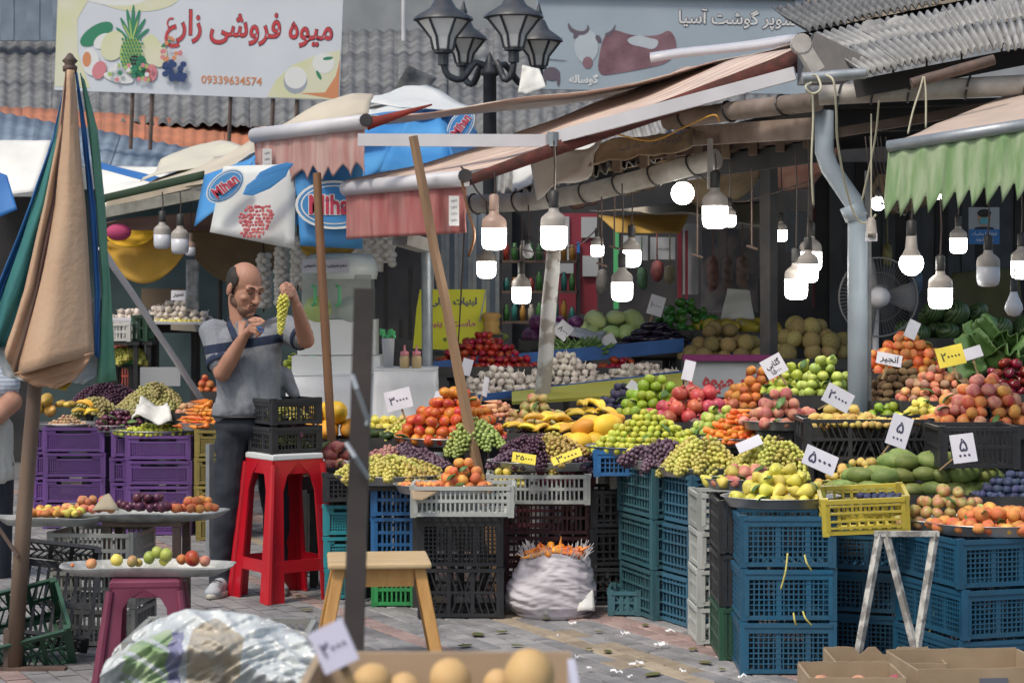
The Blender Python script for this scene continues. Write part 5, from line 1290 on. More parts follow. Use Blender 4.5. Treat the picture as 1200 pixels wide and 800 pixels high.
# corrugated inner wall on the right, poster, fan
t = thing("ribbed_shop_wall", "grey ribbed metal inner wall behind the fan", "wall", (U(1110, 330, 15.5).x, 15.5, 0))
for i in range(22): MB().box((-.95 + i * .1, .0, 1.3), (.098, .05 + .035 * (i % 2), 2.6)).build("wall_rib", mat('rib_dark_blue', (.055, .065, .08), .6, (.03, .036, .045), 4, .2) if i % 3 else m_dk, t)
t = slab("health_poster", "poster with a masked face above blue lettering panel", "poster", 1135, 243, 1171, 286, 14.0, m_lb, .01)
MB().box((0, -.008, -.075), (.208, .006, .10)).build("blue_panel", m_bluew, t)
lettering("لطفاً با ماسک", .17, m_prw, t, (0, -.012, -.055)); lettering("وارد شوید", .12, m_prw, t, (0, -.012, -.095))
b = MB(); b.cur = 0; b.ball((0, 0, .05), (.045, .005, .055), 12, 8); b.cur = 1; b.ball((0, -.004, .085), (.048, .005, .028), 12, 6); b.cur = 2; b.ball((0, -.007, .032), (.036, .005, .026), 12, 6); b.cur = 1; b.ball((0, -.001, -.02), (.07, .004, .014), 12, 6)
b.build("printed_face", [mat("print_skin", (.40, .26, .18), .7), m_ink2, m_prb and mat("print_cyan", (.10, .35, .45), .6)], t, loc=(0, -.006, 0))
t = thing("standing_fan", "large round standing fan behind the grey post", "fan", (U(1028, 348, 12.6).x, 12.6, 0)); S = F / 12.6; zc = zof(348, 12.6); r0 = 46 / S
m_fan = mat("fan_wire", (.13, .13, .14), .5); b = MB()
for rr_ in (r0, r0 * .62, r0 * .3):
    b.tube([(rr_ * math.cos(2 * PI * k / 40), -.04 - .05 * (1 - rr_ / r0), zc + rr_ * math.sin(2 * PI * k / 40)) for k in range(41)], .006 if rr_ == r0 else .002, 5)
for k in range(64):
    a = 2 * PI * k / 64; b.tube([(.05 * math.cos(a), -.10, zc + .05 * math.sin(a)), (r0 * .6 * math.cos(a + .1), -.08, zc + r0 * .6 * math.sin(a + .1)), (r0 * math.cos(a + .15), -.04, zc + r0 * math.sin(a + .15))], .0014, 3)
b.build("wire_guard", m_fan, t)
for k in range(3):
    a0 = k * 2.094
    MB().sheet(lambda u, v, a0=a0: Vector(((.05 + u * r0 * .8) * math.cos(a0 + (v - .5) * 1.0 * (1 - .2 * u)), .03 * (v - .5), zc + (.05 + u * r0 * .8) * math.sin(a0 + (v - .5) * (1 - .2 * u)))), 5, 5, .004).build("fan_blade", mat("fan_blade", (.16, .16, .17), .4), t, True)
MB().lathe([(.01, -.12), (.06, -.11), (.07, .0), (.06, .12), (.02, .16)], 14, c=(0, 0, zc), M=Matrix.Rotation(R(90), 3, 'X')).build("motor_housing", m_alu, t, True)
MB().tube([(0, .06, zc - .06), (0, .06, 0)], .02, 8).build("fan_stand", m_alu, t)
t = thing("roller_shutter", "grey ribbed shutter behind the dull red awning and timber prop", "shutter", U(548, 340, 15.4))
for i in range(14): MB().box((-.22 + i * .034, .012 * (i % 2), .1), (.032, .03, .95)).build("shutter_slat", m_galv if i % 3 else m_corb, t)
t = thing("shop_shelf", "dark shelf rack of small coloured jars behind the leaning white post", "shelf", U(632, 345, 16.2))
for z in (-.22, .02, .26): MB().box((0, .1, z), (.62, .26, .02)).build("shelf_board", m_rust, t)
for sx in (-.31, .31): MB().box((sx, .1, .02), (.025, .26, .62)).build("shelf_upright", m_dk, t)
rr = random.Random(12); jm = [mat("jar_" + n_, c_, .3) for n_, c_ in (("red", (.30, .04, .03)), ("teal", (.03, .16, .15)), ("amber", (.34, .18, .04)), ("pale", (.38, .36, .32)), ("green", (.05, .16, .05)))]
jc = 0
for z, row in ((-.21, "lower"), (.03, "middle"), (.27, "upper")):
    for k in range(9):
        x = -.26 + k * .065; hj = rr.uniform(.10, .17)
        o = MB().lathe([(0, 0), (.024, 0), (.026, hj * .7), (.015, hj * .82), (.015, hj), (0, hj)], 8).build("jar", jm[rr.randrange(5)], None, True, loc=(t.location.x + x, t.location.y + .02, t.location.z + z)); tag(o, "small jar, %s from left on the %s shelf behind the leaning post" % (ordw(k), row), "jar", "jars on the dark shelf rack")
# blue liner boards of the counter, yellow sloping board, advert board
def board(name, label, cat, pts, m, th=.02):
    pts = [Vector(p) for p in pts]; o0 = pts[0]; q = [p - o0 for p in pts]; n = (q[1] - q[0]).cross(q[2] - q[0]).normalized() * th; k = len(q)
    b = MB(); b.add(q + [p + n for p in q], [list(range(k))[::-1], list(range(k, 2 * k))] + [(i, (i + 1) % k, k + (i + 1) % k, k + i) for i in range(k)])
    return tag(b.build(name, m, None, loc=o0), label, cat)
m_liner = mat("liner_blue", (.02, .08, .26), .6, (.03, .11, .34), 6, .15)
board("counter_board", "royal blue counter board below the tomatoes and greens", "board", (U(500, 440, 13.35), U(800, 412, 13.9), U(800, 396, 13.9), U(500, 424, 13.35)), m_liner)
board("counter_board", "narrow blue board edge below the front garlic", "board", (U(560, 470, 12.6), U(800, 442, 12.95), U(800, 434, 12.95), U(560, 462, 12.6)), m_liner)
board("sloping_board", "yellow green sloping board between garlic and mandarins", "board", (U(600, 474, 12.3), U(800, 462, 12.3), U(800, 440, 12.75), U(690, 452, 12.75), U(600, 462, 12.6)), mat("board_yellow_green", (.36, .34, .05), .7, (.30, .32, .07), 4, .1))
board("blue_lining", "blue plastic lining behind the cantaloupes", "lining", (U(780, 420, 14.4), U(900, 420, 14.4), U(900, 392, 14.4), U(780, 404, 14.4)), m_liner)
t = thing("advert_board", "white board with red Persian lettering on a purple topped counter", "sign board", U(852, 443, 12.6)); S = F / 12.6
MB().box((0, 0, 0), (100 / S, .02, 44 / S)).build("board_face", mat("board_white", (.46, .48, .50), .6, (.40, .42, .45), 4), t)
MB().box((0, -.01, 24 / S), (104 / S, .10, 7 / S)).build("purple_edge", mat("edge_purple", (.16, .01, .10), .5), t)
lettering("بازار میوه", 74 / S, m_banr, t, (8 / S, -.012, -4 / S), bold=.04)
#board("leaf_sheet_green", "large wavy pale green cabbage leaves lining the right corner", "leaves", (U(1128, 432, 11.0), U(1150, 392, 11.1), U(1200, 378, 11.2), U(1240, 395, 11.2), U(1220, 440, 11.1), U(1160, 445, 10.95)), m_leafm, .01)
tarp("green_mound_cover", "olive drab cloth mound behind the watermelons", "cover", (U(1105, 392, 14.3), U(1120, 322, 14.4), U(1185, 318, 14.4), U(1200, 392, 14.3)), mat("cloth_olive", (.10, .10, .045), .8, (.07, .075, .035), 5, .2), .10, 1.5, sag=-.15)
# cabbage leaves
for i in range(13):
    px, py = 1134 + 13 * (i % 6) + 8 * (i // 6), 430 - 17 * (i // 6) - 5 * (i % 3); M = Euler((R(-50 + 13 * (i % 3)), R(25 * (i % 3) - 25), i)).to_matrix()
    o = MB().sheet(lambda u, v: M @ Vector(((u - .5) * .2 * (1 - .5 * abs(v - .4)), .03 * math.sin(u * 14) * v + .03 * fbm((u * 3, v * 3, i)), (v - .3) * .24)), 8, 8, .003).build("cabbage_leaf", m_leafm, None, True, loc=U(px, py, 10.95 + .02 * i))
    tag(o, "broad wavy green cabbage leaf beside the red peppers, %s from the left" % ordw(i), "leaf", "cabbage leaves by the red peppers")
# herbs on counter
for i in range(9):
    b = MB(); rr = random.Random(i)
    for k in range(16):
        a = Vector((rr.uniform(-.03, .03), 0, 0)); e = a + Vector((rr.uniform(-.12, .16), rr.uniform(-.08, .04), rr.uniform(.02, .12))); b.sheet(cloth(a, a + Vector((.008, 0, 0)), e + Vector((.004, 0, -.02)), e, wr=.01), 1, 4, .002)
    o = b.build("leek_bunch", m_leafm, None, True, loc=U(648 + i * 6, 417 - (i % 2) * 4, 13.75)); tag(o, "dark green leafy bunch on the counter below the red cabbages, %s from left" % ordw(i), "greens", "leafy green bunches on the blue counter")
# ---- wooden dish drain etc: bulbs
m_lit = mat("bulb_light", (1.0, .965, .90), .4, emit=13.0); m_unlit = mat("bulb_off", (.55, .57, .62), .3); m_bcap = mat("bulb_base", (.36, .33, .30), .5, (.28, .26, .24), 8); m_sock = mat("bulb_socket", (.03, .03, .03), .5)
m_wire = mat("wire_dark", (.05, .035, .03), .6); m_wirew = mat("wire_pale", (.50, .48, .36), .6); m_brcap = mat("bulb_base_copper", (.35, .24, .19), .45)
def bulb(px, pyb, w, d, lit=True, form="T", lab="", top=None, capm=None, cord=True, tone=m_wire):
    """pyb: bottom of the bulb; w: width px at distance d; top: px row where the cord starts"""
    S = F / d; r = w / S / 2; c = U(px, pyb, d)
    t = thing("hanging_bulb", lab, "light bulb", c, 0, "bulbs hanging over the stalls")
    gm = m_lit if lit else m_unlit
    if form == "T":
        h = r * 1.75
        MB().lathe([(0, 0), (r * .55, .02 * r), (r * .85, r * .16), (r * .98, r * .45), (r, r * .8), (r, h)], 18).build("glass_dome", gm, t, True)
        smooth_by_angle(MB().lathe([(r * .99, h), (r * 1.02, h + .01 * r), (r, h + r * .5), (r * .93, h + r * .72), (r * .7, h + r * .95), (r * .42, h + r * 1.15), (r * .36, h + r * 1.45), (0, h + r * 1.45)], 18).build("heat_sink", capm or m_bcap, t), 45)
        z = h + r * 1.45
    elif form == "A":
        MB().ball((0, 0, r), (r, r, r), 16, 12).build("glass_dome", gm, t, True); MB().lathe([(r * .92, r * 1.35), (r * .5, r * 2.2), (r * .42, r * 3.2), (0, r * 3.2)], 16).build("heat_sink", capm or m_bcap, t, True); z = r * 3.2
    elif form == "P":
        MB().lathe([(0, 0), (r * .6, r * .15), (r, r * .8), (r * .9, r * 1.3), (r * .5, r * 2.2), (r * .35, r * 2.7)], 16).build("glass_dome", gm, t, True); z = r * 2.7
    else:
        MB().ball((0, 0, r), (r, r, r), 16, 12).build("glass_dome", gm, t, True); z = r * 1.9
    MB().lathe([(r * .38, 0), (r * .40, r * .1), (r * .40, r * 1.2), (r * .2, r * 1.35)], 12, c=(0, 0, z - .02 * r)).build("socket", m_sock if capm is None else capm, t, True)
    if cord:
        L = ((pyb - (top if top else 215)) / S)
        MB().tube([(0, 0, z + r), (.006, 0, lerp(z + r, L, .5)), (0, 0, max(L, z + r + .05))], .0045, 5).build("cord", tone, t)
    return t
BL = [(579, 293, 29, 10.9, 1, "T", "lit bulb with copper base left of the valance edge", 200, m_brcap), (570, 326, 22, 12.6, 1, "T", "lit bulb behind and below the copper based one", 235, None),
      (611, 356, 22, 12.6, 1, "T", "lit bulb left of the leaning white post", 235, None), (649, 293, 31, 10.8, 1, "T", "largest lit bulb directly above the leaning white post", 165, None),
      (619, 303, 13, 12.4, 0, "P", "small unlit pear bulb between two lit lamps", 240, None), (700, 301, 15, 12.6, 1, "T", "small lit bulb right of the red shutter", 225, None),
      (740, 313, 22, 12.2, 1, "T", "lit bulb under a black rod in mid shop", 215, None), (729, 353, 25, 11.9, 1, "T", "low lit bulb above the white cabbages", 215, None),
      (800, 240, 27, 12.2, 1, "G", "round lit globe bulb tucked under the gutter pipe", 205, None), (838, 268, 30, 11.4, 1, "T", "large lit bulb right of the round globe", 180, None),
      (855, 266, 15, 11.8, 1, "T", "small lit bulb touching the large one", 190, None), (915, 283, 15, 12.8, 1, "T", "lit bulb half behind the black post", 190, None),
      (933, 351, 27, 11.4, 1, "T", "lowest lit bulb right of the black post", 180, None), (947, 331, 24, 11.2, 1, "T", "lit bulb overlapping the lowest one by the black post", 150, None),
      (950, 318, 26, 12.0, 1, "T", "rear lit bulb mostly hidden behind its neighbours", 170, None),
      (1068, 323, 29, 10.4, 1, "A", "round headed lit bulb right of the grey post", 225, None), (1102, 362, 28, 10.3, 1, "T", "low lit bulb in front of the watermelons", 230, None),
      (1123, 297, 20, 11.2, 1, "T", "lit bulb left of the masked face poster", 220, None), (1158, 336, 27, 10.2, 0, "T", "unlit white bulb below the masked face poster", 225, None),
      (1188, 371, 22, 10.0, 0, "P", "unlit pear shaped bulb at the right edge", 310, None), (1197, 327, 24, 10.8, 1, "T", "lit bulb cut by the right picture edge", 220, None),
      (190, 292, 20, 13.4, 0, "T", "left unlit greenish bulb over the left shop", 225, None), (211, 298, 21, 13.3, 0, "T", "larger unlit bulb over the left shop", 225, None),
      (223, 300, 12, 14.2, 0, "T", "small unlit bulb behind the larger ones on the left", 225, m_brcap), (1100, 234, 12, 11.6, 1, "G", "small glowing ball standing in for a light gap under the green valance", 200, None), (1029, 247, 17, 11.9, 1, "G", "small round lit lamp right beside the grey post", 205, None)]  # ball under the green valance: added glow in place of a light gap
for (px, py, w, dd, lit, fo, lab, top, cm) in BL: bulb(px, py, w, dd, bool(lit), fo, lab, top, cm)
t = thing("bulb_holder", "white box socket without a bulb beside the grey post", "socket", U(1021, 278, 10.3)); MB().lathe([(.028, .03), (.03, 0), (.024, .08), (.012, .1)], 12).build("holder_body", m_bcap, t, True); MB().box((0, 0, 0), (.055, .04, .04)).build("outlet_face", m_alu, t); MB().tube([(0, 0, .1), (0, 0, .62)], .004, 5).build("cord", m_wirew, t)
# rafters, stained cloths and clutter under the shop roof
m_raft = mat("rafter_brown", (.10, .065, .045), .85, (.17, .12, .08), 6, .3, stretch=(1, 1, .3))
for i in range(9):
    x0 = 690 + 32 * i; a, c = U(x0, 196 - i * 4, 12.4 - .13 * i), U(x0 + 40, 214 - 2 * i, 18.5)
    t = thing("rafter", "brown timber rafter under the shop roof, %s from the left" % ordw(i), "rafter", a, 0, "rafters under the shop roof"); MB().bar((0, 0, 0), c - a, .05, .09).build("rafter_timber", m_raft, t)
m_tan = mat("cloth_tan_stained", (.44, .34, .22), .9, (.26, .18, .11), 3, .3, detail=8); m_fred = mat("cloth_faded_red", (.34, .14, .11), .9, (.46, .30, .24), 3, .2, detail=8)
for i, (x0, x1, y, dd, dr, mm, lb) in enumerate(((700, 792, 196, 12.9, .16, m_tan, "stained tan cloth sagging under the gutter pipe, left of the globe bulb"), (800, 895, 200, 13.4, .24, m_tan, "stained tan cloth sagging beside the black post under the roof"),
        (905, 985, 182, 13.0, .22, m_fred, "faded red cloth hanging between the black post and downpipe"), (640, 712, 224, 13.4, .12, m_fred, "faded red cloth strip behind the leaning post under the gutter"), (1030, 1120, 205, 13.6, .25, m_tan, "tan cloth sagging behind the green valance"))):
    a, c = U(x0, y, dd), U(x1, y - 8, dd)
    o = MB().sheet(lambda u, v: lerp(a, c, u) - a + Vector((0, .5 * v, -dr * v * (.45 + .55 * math.sin(PI * u) ** .7) + .04 * fbm((u * 4, v * 3, i)))), 22, 10, .005).build("sagging_cloth", mm, None, True, loc=a); tag(o, lb, "cloth")
for i, (px, py, w, h, dd, col, lb) in enumerate(((770, 318, 16, 26, 16.5, (.35, .10, .10), "dull red"), (785, 322, 14, 22, 16.2, (.42, .36, .22), "straw coloured"), (752, 325, 13, 24, 16.8, (.10, .22, .12), "dark green"), (706, 330, 14, 30, 16.4, (.42, .40, .38), "pale grey"),
        (835, 320, 15, 40, 16.6, (.36, .20, .16), "brownish pink"), (852, 322, 14, 44, 16.7, (.30, .22, .20), "brown grey"), (870, 318, 15, 38, 16.6, (.38, .27, .22), "pinkish tan"), (975, 330, 14, 36, 15.8, (.40, .10, .08), "red"), (1040, 300, 12, 30, 15.0, (.30, .28, .12), "olive"), (1075, 330, 14, 26, 14.8, (.12, .2, .3), "blue grey"))):
    S = F / dd; b = MB(); r_ = w / S / 2; hh = h / S
    b.lathe([(.01, 0), (r_ * .8, -.1 * hh), (r_, -.5 * hh), (r_ * .85, -.85 * hh), (.02, -hh)], 12); b.v = [tuple(Vector(p) * (1 + .25 * noise.noise(Vector(p) * 14 + Vector((i, 0, 0))))) for p in b.v]
    b.tube([(0, 0, 0), (0, 0, .25)], .006, 5)
    o = b.build("hanging_bag", mat("bag_stuff_%s" % lb.replace(" ", "_"), col, .6, tuple(q * .5 for q in col), 20, .3), None, True, loc=U(px, py - h / 2, dd)); tag(o, "%s bag hanging deep inside the shop" % lb, "bag", "bags hanging in the shop")
# loose wires and ropes
def rope(pts, r, m, label, cat="rope"):
    pts = [U(*p) for p in pts]; o0 = pts[0]; q = []
    P = [p - o0 for p in pts]
    for i in range(len(P) - 1):
        p0, p1, p2, p3 = P[max(0, i - 1)], P[i], P[i + 1], P[min(len(P) - 1, i + 2)]
        for k in range(6):
            u = k / 6; q.append(.5 * ((2 * p1) + (-p0 + p2) * u + (2 * p0 - 5 * p1 + 4 * p2 - p3) * u * u + (-p0 + 3 * p1 - 3 * p2 + p3) * u ** 3))
    q.append(P[-1]); o = MB().tube(q, r, 6).build("rope" if cat == "rope" else "wire", m, None, True, loc=o0); return tag(o, label, cat)
rope([(951, 97, 10.1), (944, 102, 10.05), (952, 110, 10.05), (962, 104, 10.05), (958, 90, 10.1), (952, 88, 10.1)], .006, m_wirew, "pale rope loop round the rod at the post top")
rope([(952, 108, 10.1), (953, 140, 10.1), (951, 190, 10.1), (953, 240, 10.15)], .006, m_wirew, "pale rope hanging straight down left of the downpipe")
rope([(968, 88, 10.1), (977, 96, 10.05), (980, 130, 10.1), (982, 170, 10.2), (994, 230, 10.4), (1006, 258, 10.5), (1018, 260, 10.5), (1026, 252, 10.4)], .006, m_wirew, "pale rope trailing along the grey downpipe")
rope([(1082, 90, 9.8), (1078, 105, 9.8), (1070, 130, 9.8), (1064, 157, 9.8)], .005, m_wirew, "left strand of string tied to the rusty tube")
rope([(1083, 90, 9.8), (1085, 110, 9.8), (1085, 150, 9.8)], .005, m_wirew, "right strand of string tied to the rusty tube")
rope([(1030, 118, 10.3), (1026, 160, 10.4), (1018, 200, 10.5), (1010, 235, 10.6)], .005, m_wirew, "thin olive string right of the downpipe")
for i, dx in enumerate((0, 5, 9, 14, 18, 24)):
    rope([(1014 + dx, 160, 10.6), (1018 + dx, 195, 10.6), (1024 + dx * 1.4, 230 + i * 4, 10.8), (1040 + dx, 240, 11), (1060, 225, 11.2)], .004, m_wire, "dark cable of the bundle right of the downpipe, %s from left" % ordw(i), "cable")
rope([(575, 240, 10.9), (560, 225, 10.9), (548, 205, 10.9), (540, 195, 10.9)], .006, m_wire, "dark tangled wire at the end of the dull red awning", "cable")
rope([(540, 205, 10.9), (548, 245, 10.9), (556, 275, 10.9), (549, 300, 11)], .008, m_bamb, "brown frayed rope hanging at the dull red valance")
rope([(545, 260, 11.6), (541, 330, 11.7), (537, 400, 11.8), (532, 430, 12)], .005, m_wire, "long dark cable hanging left of the yellow sign", "cable")
rope([(600, 290, 12), (640, 296, 12.2), (680, 285, 12.4), (705, 262, 12.5)], .004, m_wire, "slack wire crossing behind the leaning white post", "cable")
rope([(650, 170, 11), (651, 200, 11), (650, 228, 10.9)], .004, m_wirew, "yellow string above the largest bulb")
rope([(700, 150, 11.3), (760, 165, 11.4), (800, 150, 11.3), (835, 135, 11.1), (843, 142, 11.1)], .005, mat("string_orange", (.55, .28, .04), .6), "orange string tied around the brownish pipe")
rope([(820, 205, 11.9), (860, 235, 11.8), (900, 228, 11.7), (950, 212, 11.5)], .004, m_wire, "thin wire drooping between the lamps and the black post", "cable")
for i, (px, py, dd) in enumerate(((817, 300, 11.8), (881, 290, 11.6), (720, 290, 12.1), (705, 310, 12.1))):
    t = thing("hanging_hook", "thin rod with a twisted end hanging from the gutter, %s from left" % ordw([2, 3, 1, 0][i]), "hook", U(px, py, dd)); MB().tube([(0, 0, .45), (0, 0, 0)], .005, 5).build("rod", m_rust, t); MB().tube([(-.03, 0, .01), (.03, -.01, -.01)], .007, 5).build("crossbar", m_rust, t)
# ---------------------------------------------------------------- left shops
m_cyel = mat("cloth_mustard", (.50, .29, .03), .8, (.44, .26, .05), 4, .1); m_cbr = mat("cloth_brown", (.22, .16, .09), .85, (.17, .12, .07), 5, .2)
def hang(name, label, cat, a, c, drop, m, d0=0, wr=.02, seed=0, skew=0.5):
    """cloth hanging between a and c with a bellied lower edge"""
    a, c = Vector(a), Vector(c)
    def fn(u, v):
        p = lerp(a, c, u) - a; s = math.sin(PI * min(1, max(0, u)) ** skew) if skew != .5 else math.sin(PI * u) ** .6
        return p + Vector((0, -.05 * math.sin(PI * u) * v + wr * fbm((u * 4, v * 3, seed)), -drop * v * s - .02 * v))
    return tag(MB().sheet(fn, 20, 10, .005).build(name, m, None, True, loc=a), label, cat)
hang("mustard_cloth", "mustard yellow cloth sagging under the left shop roof", "cloth", U(122, 283, 14.6), U(222, 276, 14.6), .30, m_cyel)
hang("mustard_cloth", "bright strip of yellow cloth above the sagging mustard cloth", "cloth", U(122, 270, 14.5), U(182, 270, 14.5), .10, mat("cloth_bright_yellow", (.68, .40, .02), .8))
hang("brown_cloth", "large brown cloth hanging behind the man's head", "cloth", U(216, 270, 15.3), U(345, 270, 15.3), .38, m_cbr, seed=2)
hang("mustard_cloth", "yellow lower edge of cloth below the blue umbrella", "cloth", U(352, 286, 13.2), U(420, 281, 13.2), .11, m_cyel, seed=4)
tarp("red_lining", "dull red stained ceiling lining of the left shop", "lining", (U(122, 262, 14.9), U(300, 238, 14.9), U(300, 275, 15.6), U(122, 275, 15.6)), mat("lining_red", (.20, .10, .09), .8, (.30, .2, .17), 3), .02, 2)
o = MB().ball((0, 0, 0), (.09, .05, .06), 12, 8).build("knotted_rag", mat("rag_pink", (.42, .05, .14), .8), None, True, loc=U(139, 272, 14.3)); tag(o, "small knotted pink rag above the mustard cloth", "rag")
for i, (px, y0, y1, d) in enumerate(((309, 300, 366, 14.8), (330, 292, 362, 14.6), (349, 280, 340, 14.5), (357, 300, 345, 14.7), (418, 284, 306, 14.3), (430, 278, 312, 14.3), (443, 278, 320, 14.3), (455, 278, 316, 14.3))):
    S = F / d; b = MB(); rr = random.Random(i); n = int((y1 - y0) / 5.2)
    for k in range(n):
        for q in range(3):
            a = q * 2.1 + k; b.ball((.030 * math.cos(a), .030 * math.sin(a), -k * 5.2 / S), (.032 * rr.uniform(.85, 1.1), .032, .026), 8, 6)
    b.cur = 1; b.tube([(0, 0, .12), (0, 0, -(y1 - y0) / S)], .006, 5)
    where = "behind the man's raised hand" if px < 400 else "right of the juice dispenser top"
    o = b.build("garlic_string", [mat('string_garlic', (.80, .78, .74), .6, (.66, .62, .58), 30), m_wire], None, True, loc=U(px, y0, d)); tag(o, "hanging string of white garlic bulbs %s, %s from the left" % (where, ordw(i if i < 4 else i - 4)), "garlic string", "garlic strings hanging in the left shop")
tarp("clear_film", "crinkled clear plastic strip hanging over the left garlic shelf", "plastic strip", (U(218, 304, 15.8), U(233, 304, 15.8), U(233, 362, 15.8), U(218, 362, 15.8)), mat("film_clear", (.55, .58, .62), .25, (.30, .33, .36), 18, .6), .02, 9, n=(5, 16))
board("shelf_board", "pale shelf edge of the left garlic display", "shelf", (U(128, 378, 16.4), U(262, 382, 16.4), U(262, 377, 17.4), U(128, 373, 17.4)), m_alu, .02)
board("shelf_backing", "brown cardboard backing behind the left garlic shelf", "cardboard", (U(166, 362, 17.3), U(216, 362, 17.3), U(216, 338, 17.3), U(166, 338, 17.3)), mat("card_brown_dark", (.12, .09, .06), .9))
stack(140, 15.8, .16, .3, .14, 1, 'slot', m_white, "white slotted crate", "below the left garlic shelf", z0=zof(400, 15.8)); stand((U(140, 400, 15.8).x, 15.95, zof(400, 15.8) - .004), .3, .3, "dark stand under the white slotted crate of the left shop")
stack(163, 15.9, .12, .3, .2, 1, 'slot', m_dgreen, "dark green crate", "right of the white crate, left shop", z0=zof(400, 15.9)); stand((U(163, 400, 15.9).x, 16.05, zof(400, 15.9) - .004), .2, .3, "dark stand under the dark green crate of the left shop")
board("white_shelf", "white frame shelf below the grapes in the left shop", "shelf", (U(165, 452, 15.4), U(212, 452, 15.4), U(212, 430, 15.4), U(165, 430, 15.4)), m_pw, .03)
board("plastic_basin", "bluish white bowl rim under the left garlic", "bowl", (U(205, 386, 16.2), U(235, 388, 16.2), U(232, 380, 16.2), U(205, 379, 16.2)), m_beige, .2)
# white covered table, dispenser, bottles
m_clothw = mat("table_cover_white", (.78, .80, .82), .55, (.66, .68, .72), 3, .3)
def draped(name, label, px0, px1, pyt, d, depth, m, py1=None):
    a, c = U(px0, pyt, d), U(px1, pyt, d); w = c.x - a.x; zt = a.z; x0 = (a.x + c.x) / 2
    t = thing(name, label, "table", (x0, d + depth / 2, 0))
    MB().box((0, 0, zt - .015), (w - .02, depth - .02, .03)).build("table_top", m_dark, t)
    prof = []
    n = 60
    def rimp(k):
        s = k / n * 4; i = int(s) % 4; f = s - int(s); P = [(-w / 2, -depth / 2), (w / 2, -depth / 2), (w / 2, depth / 2), (-w / 2, depth / 2)]
        p, q = P[i], P[(i + 1) % 4]; return Vector((lerp(p[0], q[0], f), lerp(p[1], q[1], f), 0))
    def fn(u, v):
        p = rimp(u * n); o = p.normalized() * (.012 + .022 * v * (1 + math.sin(u * 90 + 2 * math.sin(u * 17))))
        return p + o + Vector((0, 0, zt + .004 - v * .62))
    MB().sheet(fn, n, 6, .004).build("cover_skirt", m, t, True)
    MB().box((0, 0, zt + .004), (w + .03, depth + .03, .008)).build("cover_top", m, t)
    for sx in (-1, 1):
        for sy in (-1, 1): MB().box((sx * (w / 2 - .05), sy * (depth / 2 - .05), (zt - .03) / 2), (.04, .04, zt - .03)).build("leg", m_galv, t)
    return t
draped("covered_table", "white plastic covered table below the juice dispenser", 338, 470, 440, 12.9, .55, m_clothw)
draped("covered_table", "white covered corner table left of the garlic", 440, 508, 434, 12.5, .5, m_clothw)
d = 12.9; S = F / d
t = thing("juice_dispenser", "twin tank juice dispenser with a white Persian sign, half behind bamboo prop", "juice dispenser", (U(392, 400, d).x, 13.2, zof(440, d) + .008))
zz = lambda py: zof(py, d) - zof(440, d)
m_tank = mat("tank_clear", (.72, .76, .74), .15, (.40, .45, .43), 3, alpha=.55); m_disp = mat("dispenser_white", (.78, .79, .78), .4)
MB().box((0, 0, zz(430)), (104 / S, .42, 22 / S)).build("base_tray", m_disp, t); MB().box((0, .01, zz(397)), (92 / S, .36, 42 / S)).build("cooler_body", m_disp, t)
MB().box((0, .0, zz(349)), (82 / S, .34, 52 / S)).build("clear_tank", m_tank, t)
b = MB(); b.lathe([(.0, -.08), (44 / S, -.07), (46 / S, -.0), (43 / S, .05), (36 / S, .09), (0, .10)], 24); b.v = [(x, y * .8, z) for x, y, z in b.v]; b.build("tank_lid", mat("lid_clear", (.74, .80, .79), .25, (.60, .66, .66), 3), t, True, loc=(2 / S, 0, zz(315)))
for sx, mm in ((-22, mat("juice_green", (.42, .52, .18), .4)), (18, mat("juice_milky", (.42, .46, .42), .4))):
    b = MB(); b.ball((0, 0, 0), (21 / S, .12, 19 / S), 16, 10); b.build("juice_bowl", mm, t, True, loc=(sx / S, -.10, zz(364)))
for sx in (-28, 1): MB().tube([(sx / S, -.2, zz(336)), ((sx + 4) / S, -.24, zz(338)), ((sx + 4) / S, -.24, zz(356)), ((sx) / S, -.2, zz(360))], .010, 6).build("green_handle", m_gl, t)
sg = MB().box((0, 0, 0), (56 / S, .01, 16 / S)).build("name_sign", m_lb if False else mat("sign_lilac", (.55, .56, .64), .6), t, loc=(-12 / S, -.22, zz(313)))
lettering("تخم شربتی طالبی طبیعی", 50 / S, m_ink2, sg, (0, -.0065, 0), bold=.02); lettering("ICE", 8 / S, m_gl, t, (-28 / S, -.18, zz(420)), arab=False, bold=.04)
for i, px in enumerate((474, 488)):
    t = thing("sauce_bottle", "squeeze bottle with a pink lid on the white table, %s one" % ("left" if i == 0 else "right"), "bottle", (U(px, 430, 12.6).x, 12.62, zof(434, 12.5) + .012), 0, "squeeze bottles")
    MB().lathe([(0, 0), (.030, 0), (.031, .06), (.026, .075), (0, .075)], 12).build("bottle_body", mat("bottle_amber", (.45, .34, .18), .4), t, True); MB().lathe([(.026, .075), (.026, .10), (.008, .105), (.005, .14), (0, .14)], 12).build("pink_lid", m_prp, t, True)
t = thing("cup_stack", "white and silver stack of tall cups beside the squeeze bottles", "cups", (U(455, 430, 12.75).x, 12.75, zof(434, 12.5) + .012)); MB().lathe([(.03, 0), (.04, .16), (.04, .18), (0, .18)], 12).build("cup_column", m_pw, t, True)
b = MB(); rr = random.Random(1)
for k in range(26): b.ball((rr.uniform(-.05, .05), rr.uniform(-.03, .03), rr.uniform(.19, .23)), .012, 5, 4)
b.build("green_cup_filling", m_gl, t)
stand_y = thing("dairy_sign", "yellow dairy signboard with blue grey Persian writing behind the timber prop", "sign board", U(528, 372, 14.0)); S = F / 14
b = MB(); b.prism([(-44 / S, -36 / S), (40 / S, -40 / S), (42 / S, 33 / S), (-36 / S, 33 / S), (-40 / S, 10 / S)], .02); b.build("board_face", mat("sign_yellow", (.86, .86, .05), .5), stand_y)
